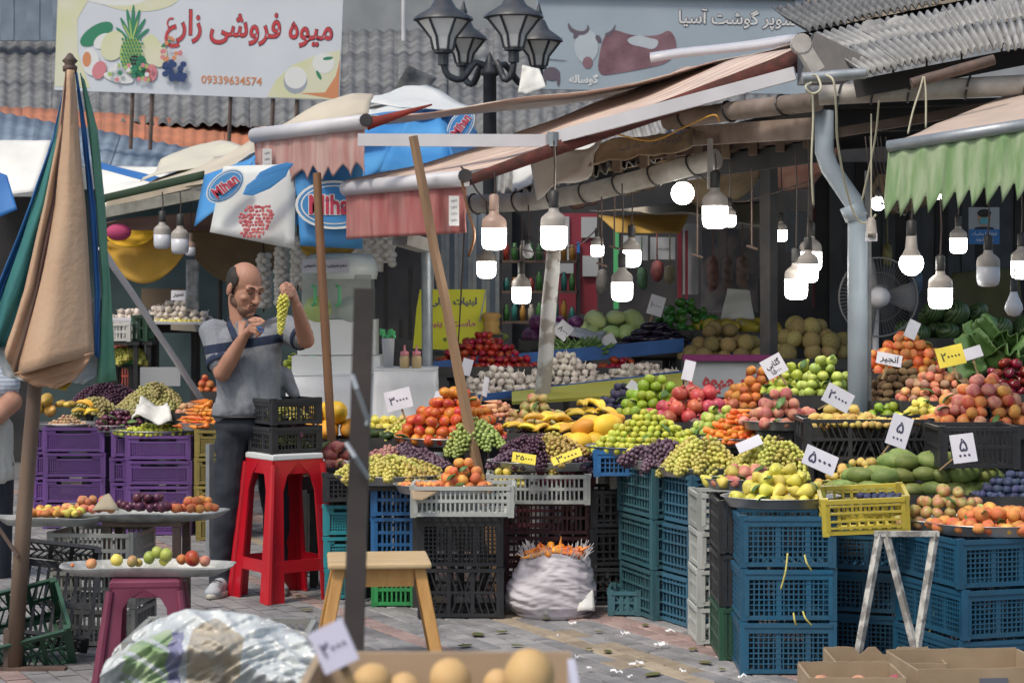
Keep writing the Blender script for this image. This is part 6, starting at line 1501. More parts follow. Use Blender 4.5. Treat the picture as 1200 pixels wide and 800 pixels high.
MB().bar((42 / S, -.004, 33 / S), (34 / S, -.004, -5 / S), .02, .01).build("white_edge", m_pw, stand_y)
lettering("لبنیات محلی", 54 / S, mat("print_slate", (.14, .16, .20), .6), stand_y, (4 / S, -.004, 18 / S), bold=.05); lettering("ماست و پنیر", 54 / S, m_prp, stand_y, (2 / S, -.004, -8 / S), bold=.04)
stand((U(528, 412, 14.05).x, 14.2, zof(412, 14.1)), .55, .4, "dark stand under the yellow dairy sign")
t = thing("wooden_vase", "turned pale wooden pot beside the yellow sign", "pot", (U(576, 392, 13.9).x, 13.9, zof(392, 13.9))); MB().lathe([(.0, 0), (.055, 0), (.065, .02), (.05, .05), (.06, .08), (.045, .10), (.07, .125), (.05, .15), (0, .15)], 14).build("pot_body", mat("pot_wood", (.55, .33, .10), .6), t, True)
stand((t.location.x, t.location.y, t.location.z - .002), .16, .16, "small dark stand under the turned wooden pot")
o = MB().box((0, 0, 0), (.11, .3, .08), Euler((R(-8), 0, R(-30))).to_matrix()).build("security_camera", m_pvc, None, loc=U(484, 284, 12.9)); tag(o, "boxy white tube end sticking out below the dull red awning", "tube")
for i, (px, y0, y1) in enumerate(((452, 308, 385), (481, 314, 398), (470, 374, 396))):
    p = U(px, y1, 13.8); tag(MB().box((0, 0, (y1 - y0) / F * 13.8 / 2), (.03, .03, (y1 - y0) / F * 13.8)).build("dark_rod", m_blackp, None, loc=p), "upright black rod behind the dispenser and timber prop, %s from the left" % ordw([0, 2, 1][i]), "rod", "black rods behind the dispenser")
# cucumbers and squash near the tomato counter
for i, (px, py, a) in enumerate(((530, 396, .3), (545, 390, -.2), (520, 402, .1), (580, 397, .4), (558, 394, -.1))):
    o = link("green_squash", fruit_meshes('green_squash', 'long', F_M['mango'])[0], None, U(px, py, 14.05), (0, R(80), a), .10); tag(o, "dark green squash lying above the tomatoes, %s from the left" % ordw([1, 2, 0, 4, 3][i]), "squash", "green squashes above the tomatoes")
# carrot pieces in sack and around
# ---------------------------------------------------------------- folded umbrella, left front
m_teal_c = mat("umbrella_teal", (.02, .13, .14), .75, (.035, .18, .17), 5, .1); m_or_c = mat("umbrella_faded_orange", (.44, .24, .14), .85, (.50, .36, .25), 1.6, .3, bscale=40, contrast=.0); m_bl_c = mat("umbrella_deep_blue", (.02, .10, .30), .75, (.03, .14, .36), 5, .1)
m_gr_c = mat("umbrella_green", (.08, .24, .16), .8, (.12, .30, .2), 5, .1); m_wh_c = mat("umbrella_pale", (.50, .54, .56), .8); m_shad = mat("umbrella_fold_shade", (.10, .055, .05), .9)
d = 8.7; S = F / d; tp = U(82, 74, d)
t = thing("folded_umbrella", "large folded market umbrella in faded orange, teal and blue at the left", "umbrella", (U(30, 520, d).x, d, 0))
T0 = t.location
def px3(px, py, dy=0): return U(px, py, d) + Vector((0, dy, 0)) - T0
def strip(name, Lp, Rp, m, bulge=.05, dy=0.0, folds=0):
    """cloth gore between a left and a right polyline (px,py) bulging towards the viewer"""
    def at(P, v):
        f = v * (len(P) - 1); i = min(len(P) - 2, int(f)); return (lerp(P[i][0], P[i + 1][0], f - i), lerp(P[i][1], P[i + 1][1], f - i))
    def fn(u, v):
        a, c = at(Lp, v), at(Rp, v); x, y = lerp(a[0], c[0], u), lerp(a[1], c[1], u)
        return px3(x, y, dy - bulge * math.sin(PI * u) * (.25 + v) + .02 * fbm((u * 2, v * 3, bulge * 50)) + .016 * abs(noise.noise(Vector((u * 5 + v, v * 4, bulge * 30)))) + .012 * math.sin(u * 9 + v * 2) * v)
    MB().sheet(fn, 12, 24, .004).build(name, m, t, True)
strip("canopy_gore", [(76, 84), (60, 150), (35, 230), (0, 330), (-30, 400)], [(80, 84), (66, 150), (44, 230), (16, 340), (-6, 420)], m_teal_c, .06, .10)
strip("canopy_gore", [(77, 82), (62, 160), (40, 235), (5, 335), (-16, 410)], [(82, 84), (75, 150), (62, 240), (32, 350), (8, 405)], m_teal_c, .05, .03)
strip("canopy_gore", [(75, 82), (58, 160), (34, 228), (-2, 320), (-40, 400)], [(78, 84), (60, 165), (37, 240), (3, 330), (-20, 412)], m_bl_c, .04, .07)
strip("canopy_gore", [(78, 82), (70, 150), (52, 240), (30, 340), (8, 402)], [(84, 84), (80, 150), (66, 240), (48, 340), (20, 440)], m_or_c, .05, -.02)
strip("canopy_gore", [(80, 84), (73, 150), (61, 240), (44, 340), (20, 436)], [(84, 84), (82, 150), (72, 240), (52, 340), (28, 438)], m_shad, .01, -.045)  # dark strip, the shade inside the fold put into the colour
strip("canopy_gore", [(81, 84), (78, 150), (68, 240), (46, 340), (22, 440)], [(90, 84), (96, 150), (104, 240), (110, 340), (114, 415)], m_or_c, .09, -.06)
strip("canopy_gore", [(22, 436), (36, 446), (48, 452), (66, 452)], [(114, 412), (106, 428), (92, 444), (70, 455)], m_or_c, .02, -.09)
strip("canopy_gore", [(88, 84), (96, 150), (104, 240), (111, 340), (112, 415)], [(91, 86), (101, 150), (112, 240), (118, 340), (117, 420)], m_bl_c, .03, .0)
strip("canopy_gore", [(91, 84), (100, 150), (110, 240), (117, 340), (108, 450)], [(95, 92), (110, 150), (119, 240), (127, 345), (134, 446)], m_gr_c, .05, .05)
strip("canopy_gore", [(88, 350), (86, 400), (80, 430), (78, 447)], [(117, 350), (117, 400), (112, 440), (96, 450)], m_wh_c, .02, .03)
strip("canopy_gore", [(-20, 395), (-14, 410), (-6, 425), (0, 440)], [(24, 400), (28, 420), (30, 438), (30, 448)], m_wh_c, .03, .06)
strip("inner_lining", [(40, 430), (45, 442), (50, 452)], [(84, 434), (82, 448), (74, 458)], mat("lining_yellow", (.50, .34, .04), .8), .03, .06)
MB().tube([px3(12, 785, .06), px3(26, 600, .04), px3(40, 440, .03), px3(60, 250, .02), px3(83, 80, 0)], [.036, .034, .03, .026, .02], 10).build("umbrella_pole", mat("pole_dark_wood", (.12, .08, .06), .6, (.20, .14, .10), 7, .2, stretch=(1, 1, .2)), t, True)
b = MB(); b.lathe([(.0, .0), (.03, 0), (.032, .02), (.02, .03), (.034, .045), (.02, .06), (.01, .075), (0, .08)], 12, c=px3(82, 84)); b.build("top_finial", m_rust, t, True)
b = MB(); b.box(px3(10, 772, .06), (.06, .06, .24)); b.box(px3(28, 790, .04), (.34, .06, .05)); b.box(px3(-5, 792, .04), (.25, .05, .05)); b.build("base_frame", m_rust, t)
MB().bar(px3(-14, 600, .0), px3(21, 651, .0), .014).build("side_rod", m_rust, t)
# ---------------------------------------------------------------- stools and tables
def plastic_stool(name, label, px, pyt, pyb, wt, wb, d, m, rz=.5, topm=None):
    """square moulded stool with arched openings; built from four curved legs and rails"""
    S = F / d; x = (px - CX) / F * d; h = zof(pyt, d); a = wt / S / 2; b_ = wb / S / 2
    t = thing(name, label, "stool", (x, d, 0), rz)
    n = 9
    def leg(sx, sy):
        mb = MB()
        for (ax, ay) in ((1, 0), (0, 1)):
            # an L shaped leg: two wings from the corner
            secs = []
            for k in range(n + 1):
                v = k / n; r = lerp(b_, a, v); wing = lerp(.46, .40, v) * r * (1.0) + (.12 * r * (1 - min(1, abs(1 - v) * 6)) if v > .84 else 0)
                if v > .86: wing += (v - .86) / .14 * r * .55
                z = h * v
                cx, cy = sx * r, sy * r
                dx, dy = -sx * ax * wing, -sy * ay * wing
                secs.append((cx, cy, z, dx, dy))
            th = .012
            nx, ny = (0, -sy * th) if ax else (-sx * th, 0)
            P = []
            for (cx, cy, z, dx, dy) in secs: P += [(cx, cy, z), (cx + dx, cy + dy, z), (cx + dx + nx, cy + dy + ny, z), (cx + nx, cy + ny, z)]
            fs = []
            for k in range(n):
                o = 4 * k
                for j in range(4): fs.append((o + j, o + (j + 1) % 4, o + 4 + (j + 1) % 4, o + 4 + j))
            fs += [(3, 2, 1, 0), (4 * n, 4 * n + 1, 4 * n + 2, 4 * n + 3)]
            mb.add(P, fs)
        # rounded corner rib
        mb.tube([(sx * b_ * .985, sy * b_ * .985, 0), (sx * lerp(b_, a, .5) * .985, sy * lerp(b_, a, .5) * .985, h * .5), (sx * a * .985, sy * a * .985, h * .97)], [.024, .021, .018], 10)
        return mb
    for sx in (-1, 1):
        for sy in (-1, 1): smooth_by_angle(leg(sx, sy).build("leg", m, t), 35)
    v0 = .26; r0 = lerp(b_, a, v0)
    for k in range(4):
        M = Matrix.Rotation(k * PI / 2, 4, 'Z')
        mb = MB(); pts = []
        # rail with arched lower edge
        q = []
        for i in range(13):
            u = i / 12 * 2 - 1; q.append((u * r0 * .97, h * (v0 - .05) - .035 * abs(u) ** 5))
        poly = q + [(r0 * .97, h * (v0 + .035)), (-r0 * .97, h * (v0 + .035))]
        mb.prism(poly, .012, c=(0, -r0, 0)); o = mb.build("rail", m, t); o.matrix_basis = M
        mb = MB(); q = []
        for i in range(13):
            u = i / 12 * 2 - 1; q.append((u * a, h * (.90 - .06 * abs(u) ** 4)))
        mb.prism(q + [(a, h), (-a, h)], .012, c=(0, -a * 1.004, 0)); o = mb.build("apron", m, t); o.matrix_basis = M
    b2 = MB(); b2.lathe([(a * 1.39, 0), (a * 1.44, .006), (a * 1.42, .03), (a * 1.3, .036), (0, .034)], 4, close=True, c=(0, 0, h - .004), M=Matrix.Rotation(PI / 4, 3, 'Z')); o = b2.build("seat", topm or m, t)
    bv = o.modifiers.new("bevel", 'BEVEL'); bv.width = .012; bv.segments = 3
    return t, h
m_redp = mat("plastic_red", (.52, .008, .02), .28, (.44, .008, .02), 3, .05, coat=.2); m_whp = mat("plastic_white_seat", (.60, .63, .64), .4); m_pinkp = mat("plastic_dusky_pink", (.13, .018, .05), .35, (.19, .04, .08), 4, .1)
rs, hs = plastic_stool("red_stool", "tall red plastic stool with white seat carrying two grape crates", 333, 536, 699, 66, 92, 10.85 + .0, m_redp, .62, m_whp)
ps, hp_ = plastic_stool("pink_stool", "dusky dark pink plastic stool under the small oval tray", 172, 683, 805, 80, 108, 8.6, m_pinkp, .12)
# grape crates on red stool
zt = hs + .034
for i in range(2):
    crate((rs.location.x + .005, 10.85, zt + i * .148), .29, .27, .135, 'grid', m_black, "black meshed grape crate, %s of the two on the red stool" % ("lower" if i == 0 else "upper"), rz=.60, group="grape crates on the red stool")
    S10 = F / 10.85
    grapes('green' if i == 0 else 'yellow', 600 + rs.location.x * S10, HY + (CH - zt - i * .148 - .045) * S10, 24, 12, 10.86, "in the %s crate on the red stool" % ("lower" if i == 0 else "upper"), tray=False, sup=False, n=10, scale=.62, ryk=.8)
grapes('dark', 347, 503, 10, 4, 10.80, "at the right edge of the lower black crate", tray=False, sup=False, n=3, scale=.5)
# wooden stool
m_pinew = mat("wood_pine", (.54, .30, .10), .5, (.44, .23, .07), 5, .12, stretch=(6, 6, .8)); m_pines = mat("wood_pine_seat", (.56, .42, .24), .55, (.48, .34, .18), 5, .15, stretch=(1, 6, 1))
d = 8.75; S = F / d; t = thing("wooden_stool", "light pine wooden stool with a worn top in the middle of the pavement", "stool", (U(441, 700, d).x, d + .13, 0), .10)
h = zof(657, d); w = .205
st = MB().box((0, 0, h - .013), (w * 2 + .03, w * 1.9 + .03, .026)).build("seat", m_pines, t); bv = st.modifiers.new("bevel", 'BEVEL'); bv.width = .01; bv.segments = 3
for sx in (-1, 1):
    for sy in (-1, 1):
        o = MB().bar((sx * (w + .05), sy * (w + .03), 0), (sx * (w - .035), sy * (w - .05), h - .026), .05, .042, (0, 1, 0)).build("leg", m_pinew, t); bv = o.modifiers.new("bevel", 'BEVEL'); bv.width = .004
for sy in (-1, 1): MB().box((0, sy * (w - .053), h - .068), ((w - .06) * 2, .022, .075)).build("apron", m_pinew, t)
for sx in (-1, 1): MB().box((sx * (w - .038), 0, h - .068), (.022, (w - .07) * 2, .07)).build("apron", m_pinew, t)
# left front trays and table
m_traypat = mat("tray_printed_pale", (.46, .47, .46), .5, (.26, .27, .25), 14, .2, metal=.2, contrast=.5)
def oval_tray(px, py, hw, d, label, ry=.6, rz=0.0, m=m_traypat, h=.036, rect=False):
    S = F / d; rx = hw / S; n = 48; b = MB(); prof = [(0, -.9 * h), (.84, -.9 * h), (.93, -.3 * h), (1.0, 0), (1.02, -.05 * h), (1.01, -.25 * h), (.93, -.7 * h), (.84, -1.1 * h), (0, -1.1 * h)]
    b.lathe(prof, n, close=False); v = []
    for (x, y, z) in b.v:
        a = math.atan2(y, x); r = math.hypot(x, y); k = 1
        if rect: k = 1 / (abs(math.cos(a)) ** 5 + abs(math.sin(a)) ** 5) ** .2
        k *= 1 + (.008 * math.cos(52 * a) if r > .97 else 0)
        v.append((x * rx * k, y * rx * ry * k, z + (.004 * math.cos(52 * a) if r > .97 else 0)))
    b.v = v; o = b.build("serving_tray", m, None, True, loc=U(px, py, d), rot=(0, 0, rz)); smooth_by_angle(o, 40); return tag(o, label, "tray")
oval_tray(168, 597, 99, 9.5, "pale oval tray with plums and apricots on the metal table", .55)
oval_tray(60, 604, 62, 9.35, "smaller pale tray behind the umbrella pole at the left", .5)
oval_tray(174, 660, 99, 8.65, "pale patterned tray with a few apples on the pink stool", .42, rect=True)
H("loose_fruit", 'pear', ['pear', 'apricot'], 60, 603, 40, 10, 12, 9.35, "small left tray", colour="yellowish", tray=None, sup=False, hp=1)
for i, (px, py, k, s) in enumerate(((107, 659, 'peach', 13), (137, 655, 'pear', 15), (155, 656, 'pinkapple', 14), (175, 652, 'greenapple', 16), (184, 646, 'greenapple', 15), (195, 649, 'greenapple', 17), (192, 656, 'pear', 12), (213, 654, 'apricot', 13), (225, 653, 'nectarine', 19), (240, 656, 'pinkpeach', 13), (162, 658, 'guava', 10), (85, 661, 'apricot', 5))):
    o = link("loose_fruit", fruit_meshes('loose_' + k, 'apple' if 'apple' in k else 'peach', F_M[k])[0], None, U(px, py + 1, 8.6 - .04 * (i % 3)), (i, .4 * i, i), s / F * 8.6)
    tag(o, "%s fruit on the patterned tray, %s from the left" % ({'peach': "small peachy", 'pear': "yellow green", 'pinkapple': "blushed", 'greenapple': "green", 'apricot': "orange", 'nectarine': "red", 'pinkpeach': "pinkish", 'guava': "pale"}[k], ordw(sorted([107, 137, 155, 175, 184, 195, 192, 213, 225, 240, 162, 85]).index(px))), "fruit", "loose fruit on the patterned tray")
t = thing("metal_table", "thin rusty metal table frame under the oval plum tray", "table", (U(173, 610, 9.5).x, 9.5, 0)); zt = zof(597, 9.5) - .033
for sx in (-1, 1):
    for sy in (-1, 1): MB().box((sx * .158, sy * .14, (zt - .03) / 2), (.036, .036, zt - .03)).build("leg", m_rust, t)
MB().box((0, 0, zt - .014), (.36, .32, .028)).build("table_frame", m_rust, t)
tarp("brown_paper", "torn brown paper sheet on the oval tray left of the plums", "paper", (U(108, 598, 9.3), U(140, 598, 9.3), U(128, 578, 9.38), U(122, 580, 9.38)), mat("paper_brown", (.44, .38, .28), .9, (.38, .32, .23), 5, .2), .01, 5, n=(4, 4), t=.003)
pole("table_leg", (U(246, 690, 11.6).x, 11.6, 0), (U(246, 520, 11.6).x, 11.6, zof(520, 11.6)), .024, .024, m_galv, "worn square metal table leg left of the man's knee", n=4, wob=0)
# tipped crates at lower left
crate((U(48, 760, 8.9).x, 9.15, .22), .34, .42, .2, 'diag', m_black, "black crate tipped on its side behind the umbrella pole", tilt=(R(62), R(8)), rz=.2)
crate((U(30, 790, 8.7).x - .05, 9.0, .05), .34, .36, .2, 'diag', m_dgreen, "dark green crate lying tilted at the lower left corner", tilt=(R(30), R(-12)), rz=.3)
0 and crate((U(85, 800, 8.3).x, 8.55, .02), .30, .34, .16, 'fine', m_black, "black crate tilted against the grey crates at lower left", tilt=(R(35), R(-28)), rz=-.3)
# aluminium legs under the yellow crate
t = thing("trestle_legs", "crossed white painted metal legs under the tipped yellow crate", "trestle", (U(1050, 700, 8.08).x, 8.08, 0)); mw = mat("chipped_white_metal", (.50, .50, .47), .6, (.22, .21, .20), 20, .3, contrast=.8)
for (x0, y0, x1, y1) in ((1031, 624, 1004, 775), (1038, 624, 1075, 772), (1096, 624, 1072, 775)):
    a, c = U(x0, y0, 8.08) - t.location, U(x1, y1, 8.0) - t.location; c = a + (c - a) * (a.z / (a.z - c.z)); MB().bar(a, c, .026, .022).build("leg", mw, t)
MB().bar(U(1025, 625, 8.08) - t.location, U(1100, 625, 8.08) - t.location, .03, .02).build("cross_rail", mw, t)
for i, (px, y0, y1, dx) in enumerate(((923, 648, 690, -8), (943, 650, 668, 8), (930, 718, 732, 3), (941, 716, 732, 10), (1095, 716, 745, -8))):
    rope([(px, y0, 8.56), (px + dx * .3, (y0 + y1) / 2, 8.53), (px + dx, y1, 8.54)], .004, mat("straw_yellow", (.55, .50, .14), .7), "yellow string stub tied to the blue crates, %s from the left" % ordw([0, 3, 1, 2, 4][i]), "string")
# ---------------------------------------------------------------- sack of carrots
d = 10.25; S = F / d; m_sack = mat("sack_woven", (.60, .57, .61), .6, (.50, .47, .51), 10, .2, 30)
t = thing("carrot_sack", "open mauve white woven sack of carrots on the pavement", "sack", (U(649, 700, d).x, d, 0))
def sackf(u, v):
    a = u * 2 * PI; zt = v * .30
    prof = [.165, .205, .215, .205, .185, .165, .155]; f = v * 6; i = min(5, int(f)); r = lerp(prof[i], prof[i + 1], f - i)
    ca, sa = math.cos(a), math.sin(a); fold = -.008 * abs(noise.noise(Vector((ca * 1.5, sa * 1.5, v * 7 + 2 * ca)))) * 2 + .028 * noise.noise(Vector((ca * 1.3, sa * 1.3, v * 1.6))) - .0045 * abs(noise.noise(Vector((ca * 3.5, sa * 3.5, v * 14 + 3 * sa)))) * 2 - .003 * abs(noise.noise(Vector((ca * 9, sa * 9, v * 34))))
    r += fold
    return Vector((r * 1.12 * math.cos(a), r * .85 * math.sin(a), zt + .02 * math.sin(a * 3) * v))
MB().sheet(sackf, 110, 80, .004).build("sack_cloth", m_sack, t, True)
b = MB(); b.lathe([(0, .0), (.19, .002), (.2, .02)], 24, close=False); b.build("sack_bottom", m_sack, t, True)
b = MB(); rr = random.Random(8)
for k in range(170):
    a = rr.uniform(0, 6.28); p = sackf(a / 6.2832, 1); e = p + Vector((math.cos(a) * rr.uniform(.0, .035), math.sin(a) * .02, rr.uniform(.015, .05))); b.bar(p, e, .0022)
b.build("frayed_edge", mat("fray_white", (.62, .60, .62), .8), t)["kind"] = "stuff"
for i in range(22):
    a = i * 2.4; r = .13 * math.sqrt(i / 22)
    o = link("carrot", fruit_meshes('carrot', 'carrot', F_M['carrot'])[0], None, (t.location.x + r * 1.1 * math.cos(a), d + r * .7 * math.sin(a), .305 + .02 * (1 - r / .13)), (R(90) + rr.gauss(0, .3), 0, rr.uniform(0, 6.28)), .045)
    if i == 3: o.rotation_euler = (R(176), .1, 0); o.location.z += .015; o.scale = (.03, .03, .03)
    tag(o, "orange carrot in the open sack, %s from its centre" % ordw(i), "carrot", "carrots in the sack")
tarp("plastic_scrap", "crumpled white plastic scrap at the right foot of the carrot sack", "plastic scrap", (U(676, 716, 10.1), U(697, 716, 10.1), U(695, 690, 10.15), U(684, 692, 10.15)), m_white, .03, 8, n=(5, 5))
# ---------------------------------------------------------------- transparent bag over a carton, lower left
d = 5.6; S = F / d; m_filmb = mat("film_bag", (.66, .69, .68), .2, (.48, .52, .54), 7, .5, 18, spec=.8); m_pgr = mat("bag_print_green", (.22, .34, .16), .4, (.40, .46, .34), 6, .2); m_ppu = mat("bag_print_violet", (.22, .22, .34), .4)
t = thing("plastic_bag", "crumpled shiny plastic bag with green and violet print lying on a carton", "plastic bag", U(245, 800, d))
def bagf(u, v):
    x = lerp(118, 368, u); top = 728 + 38 * (abs(u - .42) / .58) ** 2.2 * (1 if u > .42 else 2.4)
    y = lerp(815, top, v ** .6); p = U(x, y, d) - t.location
    w = fbm((p.x * 5, v * 3, 2)) - 1.0 * abs(noise.noise(Vector((p.x * 10 + v * 3, p.z * 12, 4)))) - .55 * abs(noise.noise(Vector((p.x * 22 - v * 6, p.z * 20, 9)))) - .12 * abs(noise.noise(Vector((p.x * 45, p.z * 40 + u * 5, 3))))
    return p + Vector((.012 * w, -.10 * math.sin(PI * v) ** .8 + .22 * v - .075 * w, .022 * w))
mbb = MB(); nx, ny = 130, 70; mbb.sheet(bagf, nx, ny, .003)
fi = 0; 
for j in range(ny):
    for i in range(nx):
        u, v = i / nx, j / ny; q = noise.noise(Vector((u * 9, v * 6, 1))) * .03
        mi = 1 if (u + q < .31 and .10 < u + q and v < .72 + .2 * u) else 2 if .31 <= u + q < .38 and v < .72 else 3 if (.40 < u < .66 and v < .9 - abs(u - .5) * 1.5 and v > (u - .5) * 2.2 - .2) else 0
        if mi == 1 and abs(((u * 7 + v * 3) % 1) - .5) < .12: mi = 0
        mbb.m[fi] = mi; mbb.m[fi + 1] = mi; fi += 2
mbb.build("bag_film", [m_filmb, m_pgr, m_ppu, mat("bag_brownish", (.36, .32, .25), .35, (.42, .38, .31), 4, .3)], t, True)
m_cb = mat("cardboard", (.36, .27, .18), .9, (.30, .22, .14), 6, .15); m_cbw = mat("cardboard_dark_print", (.14, .05, .05), .8, (.20, .09, .08), 8)
c = U(290, 815, 5.7)
t = thing("printed_carton", "dark red printed carton under the plastic bag", "carton", c); MB().box((0, .25, -.16), (.40, .44, .40)).build("carton_body", m_cbw, t)
for k, (px, py) in enumerate(((302, 793), (325, 791), (340, 796))): lettering("گوگ"[k:k + 2], .04, mat("print_tan", (.42, .32, .22), .8), t, (U(px, py, 5.65).x - c.x, .026, U(px, py, 5.65).z - c.z), bold=.05)
# support crates under (outside the frame)
stack(245, 5.75, .5, .45, .20, 3, 'slot', m_grey, "grey crate", "below the printed carton"); stack(520, 2.95, .42, .32, .30, 3, 'slot', m_grey, "grey crate", "below the foreground potato box")
# ---------------------------------------------------------------- foreground: dark post, box with potatoes and card
t = thing("dark_square_post", "blurred dark square post standing in the foreground by the pine stool", "post", (U(416, 765, 4.0).x, 4.0, 0))
lc = lambda px, py, dd=4.0: U(px, py, dd) - t.location
MB().bar(lc(411, 815) + Vector((-.03, 0, -1.1)), lc(427, 338), .038, .038, (0, 1, 0)).build("post_shaft", mat("post_grey_brown", (.06, .05, .048), .7, (.035, .03, .03), 5, .2), t)
MB().tube([lc(413, 440, 3.95), lc(418, 455, 3.93), lc(431, 492, 3.95), lc(430, 498, 3.95)], .005, 6).build("bent_wire", m_galv, t)
MB().tube([lc(406, 519, 3.95), lc(416, 535, 3.93), lc(432, 560, 3.95)], .005, 6).build("bent_wire", m_galv, t)
d = 3.0; S = F / d; c = U(515, 803, d)
t = thing("potato_box", "blurred shallow cardboard box with big round potatoes in the foreground", "box", c)
m_cbp = mat("cardboard_pale", (.42, .31, .21), .9, (.36, .27, .18), 4, .1); m_cbl = mat("cardboard_lilac", (.50, .50, .60), .8)
MB().box((0, .12, -.09), (.40, .27, .01)).build("box_bottom", m_cbp, t); MB().box((.0, .255, -.04), (.40, .012, .09)).build("box_wall", m_cbp, t)
MB().box((0, -.02, -.05), (.40, .012, .09)).build("box_wall", m_cbl, t); MB().box((-.2, .12, -.045), (.012, .262, .095)).build("box_wall", m_cbp, t); MB().box((.2, .12, -.05), (.012, .262, .09)).build("box_wall", m_cbl, t)
for i, (px, py, s, dy) in enumerate(((437, 797, 46, .1), (528, 797, 54, .1), (583, 802, 38, .2), (620, 792, 66, .03), (475, 808, 42, .2))):
    dd = 3.0 + dy; o = link("big_potato", fruit_meshes('big_potato', 'ball', F_M['datepalm'])[i % 2], None, U(px, py, dd), (i, i * .5, i), (s / F * dd, s / F * dd, s / F * dd * .9)); tag(o, "large golden brown round potato in the foreground box, %s from the left" % ordw([0, 2, 3, 4, 1][i]), "potato", "potatoes in the foreground box")
card(391, 757, 44, 52, 2.95, "۲۰۰۰", "blurred lilac white card on a dark stick in the foreground", ang=-.45, stick=(0, -1), m=mat("card_lilac", (.50, .50, .64), .7), sl=.06)
# cardboard boxes at the lower right
m_orange_g = 'yellow'
for i, (px0, px1, pyt, d, dep, rz) in enumerate(((982, 1110, 776, 7.4, .34, .0), (1075, 1240, 782, 7.1, .4, .1), (950, 1062, 793, 6.9, .3, 0))):
    a, e = U(px0, pyt, d), U(px1, pyt, d); w = e.x - a.x; hh = .22
    t = thing("open_carton", ["open brown carton with a torn rim below the crossed legs", "large open brown carton at the lower right corner", "front open carton of fruit cut by the bottom edge"][i], "carton", ((a.x + e.x) / 2, d, a.z - hh), rz)
    for q, (x, y, ww, ll) in enumerate(((0, 0, w, .008), (0, dep, w, .008), (-w / 2, dep / 2, .008, dep), (w / 2, dep / 2, .008, dep))):
        b = MB()
        if q < 2:
            rr = random.Random(i * 4 + q); poly = [(-w / 2, 0), (w / 2, 0)] + [(w / 2 - w * k / 14, hh - (.03 if i == 0 and q == 1 and k in (5, 6, 9) else rr.uniform(0, .004))) for k in range(15)]; b.prism(poly, .006, c=(0, y, 0))
        else: b.box((x, y, hh / 2 - .003), (ww, ll - .016, hh - .006))
        b.build("carton_wall", m_cb, t)
    MB().box((0, dep / 2, .005), (w - .012, dep - .012, .008)).build("carton_floor", m_cb, t)
    if i == 1: MB().box((.02, -.003, hh - .06), (.10, .004, .05)).build("printed_label", mat("label_blue_grey", (.12, .13, .17), .7), t)
    stand(((a.x + e.x) / 2, d + dep / 2, a.z - hh - .003), w * .8, dep * .8, "low dark stand under the %s carton at lower right" % ["left torn", "right", "front"][i])
for i in range(5):
    o = link("pale_peach", fruit_meshes('pale_peach', 'peach', F_M['pinkpeach'])[0], None, U(962 + 22 * i, 800 + (i % 2) * 4, 7.05), (i, i, i), .06); tag(o, "pale peach in the front carton at the bottom edge, %s from left" % ordw(i), "peach", "peaches in the front carton")
tarp("brown_leaf_paper", "brown paper corner hanging under the apricot tray", "paper", (U(480, 571, 10.0), U(520, 572, 10.0), U(495, 586, 9.9), U(484, 585, 9.9)), m_cb, .005, 5, n=(5, 4), t=.003)
tarp("white_bag", "thin white plastic bag on the left tray beside the limes", "bag", (U(154, 492, 13.6), U(202, 492, 13.6), U(195, 472, 13.9), U(165, 470, 13.9)), m_white, .07, 8, n=(14, 10))
tarp("carrier_bag", "white carrier bag standing on the shop counter", "bag", (U(845, 374, 15.3), U(885, 374, 15.3), U(878, 340, 15.3), U(852, 338, 15.3)), m_white, .06, 6, n=(12, 10), seed=4)
tarp("clear_sheet", "clear plastic film over the counter behind the cabbages", "film", (U(640, 384, 14.3), U(700, 400, 14.0), U(712, 392, 14.2), U(668, 378, 14.4)), mat("film_clear2", (.42, .44, .47), .25, (.28, .30, .33), 14, .5), .04, 6)
# ---------------------------------------------------------------- people
def fuse(parts, voxel, smooth=4, factor=.5):
    """capsule/ellipsoid volumes fused into one continuous surface; parts: ('c',a,b,ra,rb) or ('e',centre,radii,euler)"""
    b = MB()
    for p in parts:
        if p[0] == 'c':
            a, c = Vector(p[1]), Vector(p[2]); n = 6; L = (c - a).length; dr = (c - a).normalized()
            pts = []; rs = []
            for k in range(5): s = math.cos(PI / 2 * (1 - k / 4)); pts.append(a - dr * p[3] * math.cos(k / 4 * PI / 2) * .98); rs.append(max(.0006, p[3] * math.sin(k / 4 * PI / 2)))
            for k in range(1, n): pts.append(lerp(a, c, k / n)); rs.append(lerp(p[3], p[4], k / n))
            for k in range(5): pts.append(c + dr * p[4] * math.sin(k / 4 * PI / 2) * .98); rs.append(max(.0006, p[4] * math.cos(k / 4 * PI / 2)))
            b.tube(pts, rs, 14, flat=p[5] if len(p) > 5 else 1)
        else: b.ball(p[1], p[2], 20, 14, Euler(p[3]).to_matrix() if len(p) > 3 else None)
    me = b.mesh("body_volume", [])
    o = bpy.data.objects.new("body_volume", me); COL.objects.link(o)
    rm = o.modifiers.new("r", 'REMESH'); rm.mode = 'VOXEL'; rm.voxel_size = voxel; rm.use_smooth_shade = True
    sm = o.modifiers.new("s", 'SMOOTH'); sm.factor = factor; sm.iterations = smooth
    dg = bpy.context.evaluated_depsgraph_get(); dg.update()
    me2 = bpy.data.meshes.new_from_object(o.evaluated_get(dg)); bpy.data.objects.remove(o)
    me2.polygons.foreach_set("use_smooth", [True] * len(me2.polygons))
    return me2
def solid(name, parts, voxel, m, parent, smooth=4, f=.5, deform=None):
    me = fuse(parts, voxel, smooth, f); me.name = name
    if deform:
        for v in me.vertices: v.co = deform(v.co)
    me.materials.clear(); me.materials.append(m); return link(name, me, parent)
m_skin = mat("skin", (.42, .22, .15), .55, (.36, .18, .12), 9, .06, sub=.15); m_skinarm = m_skin
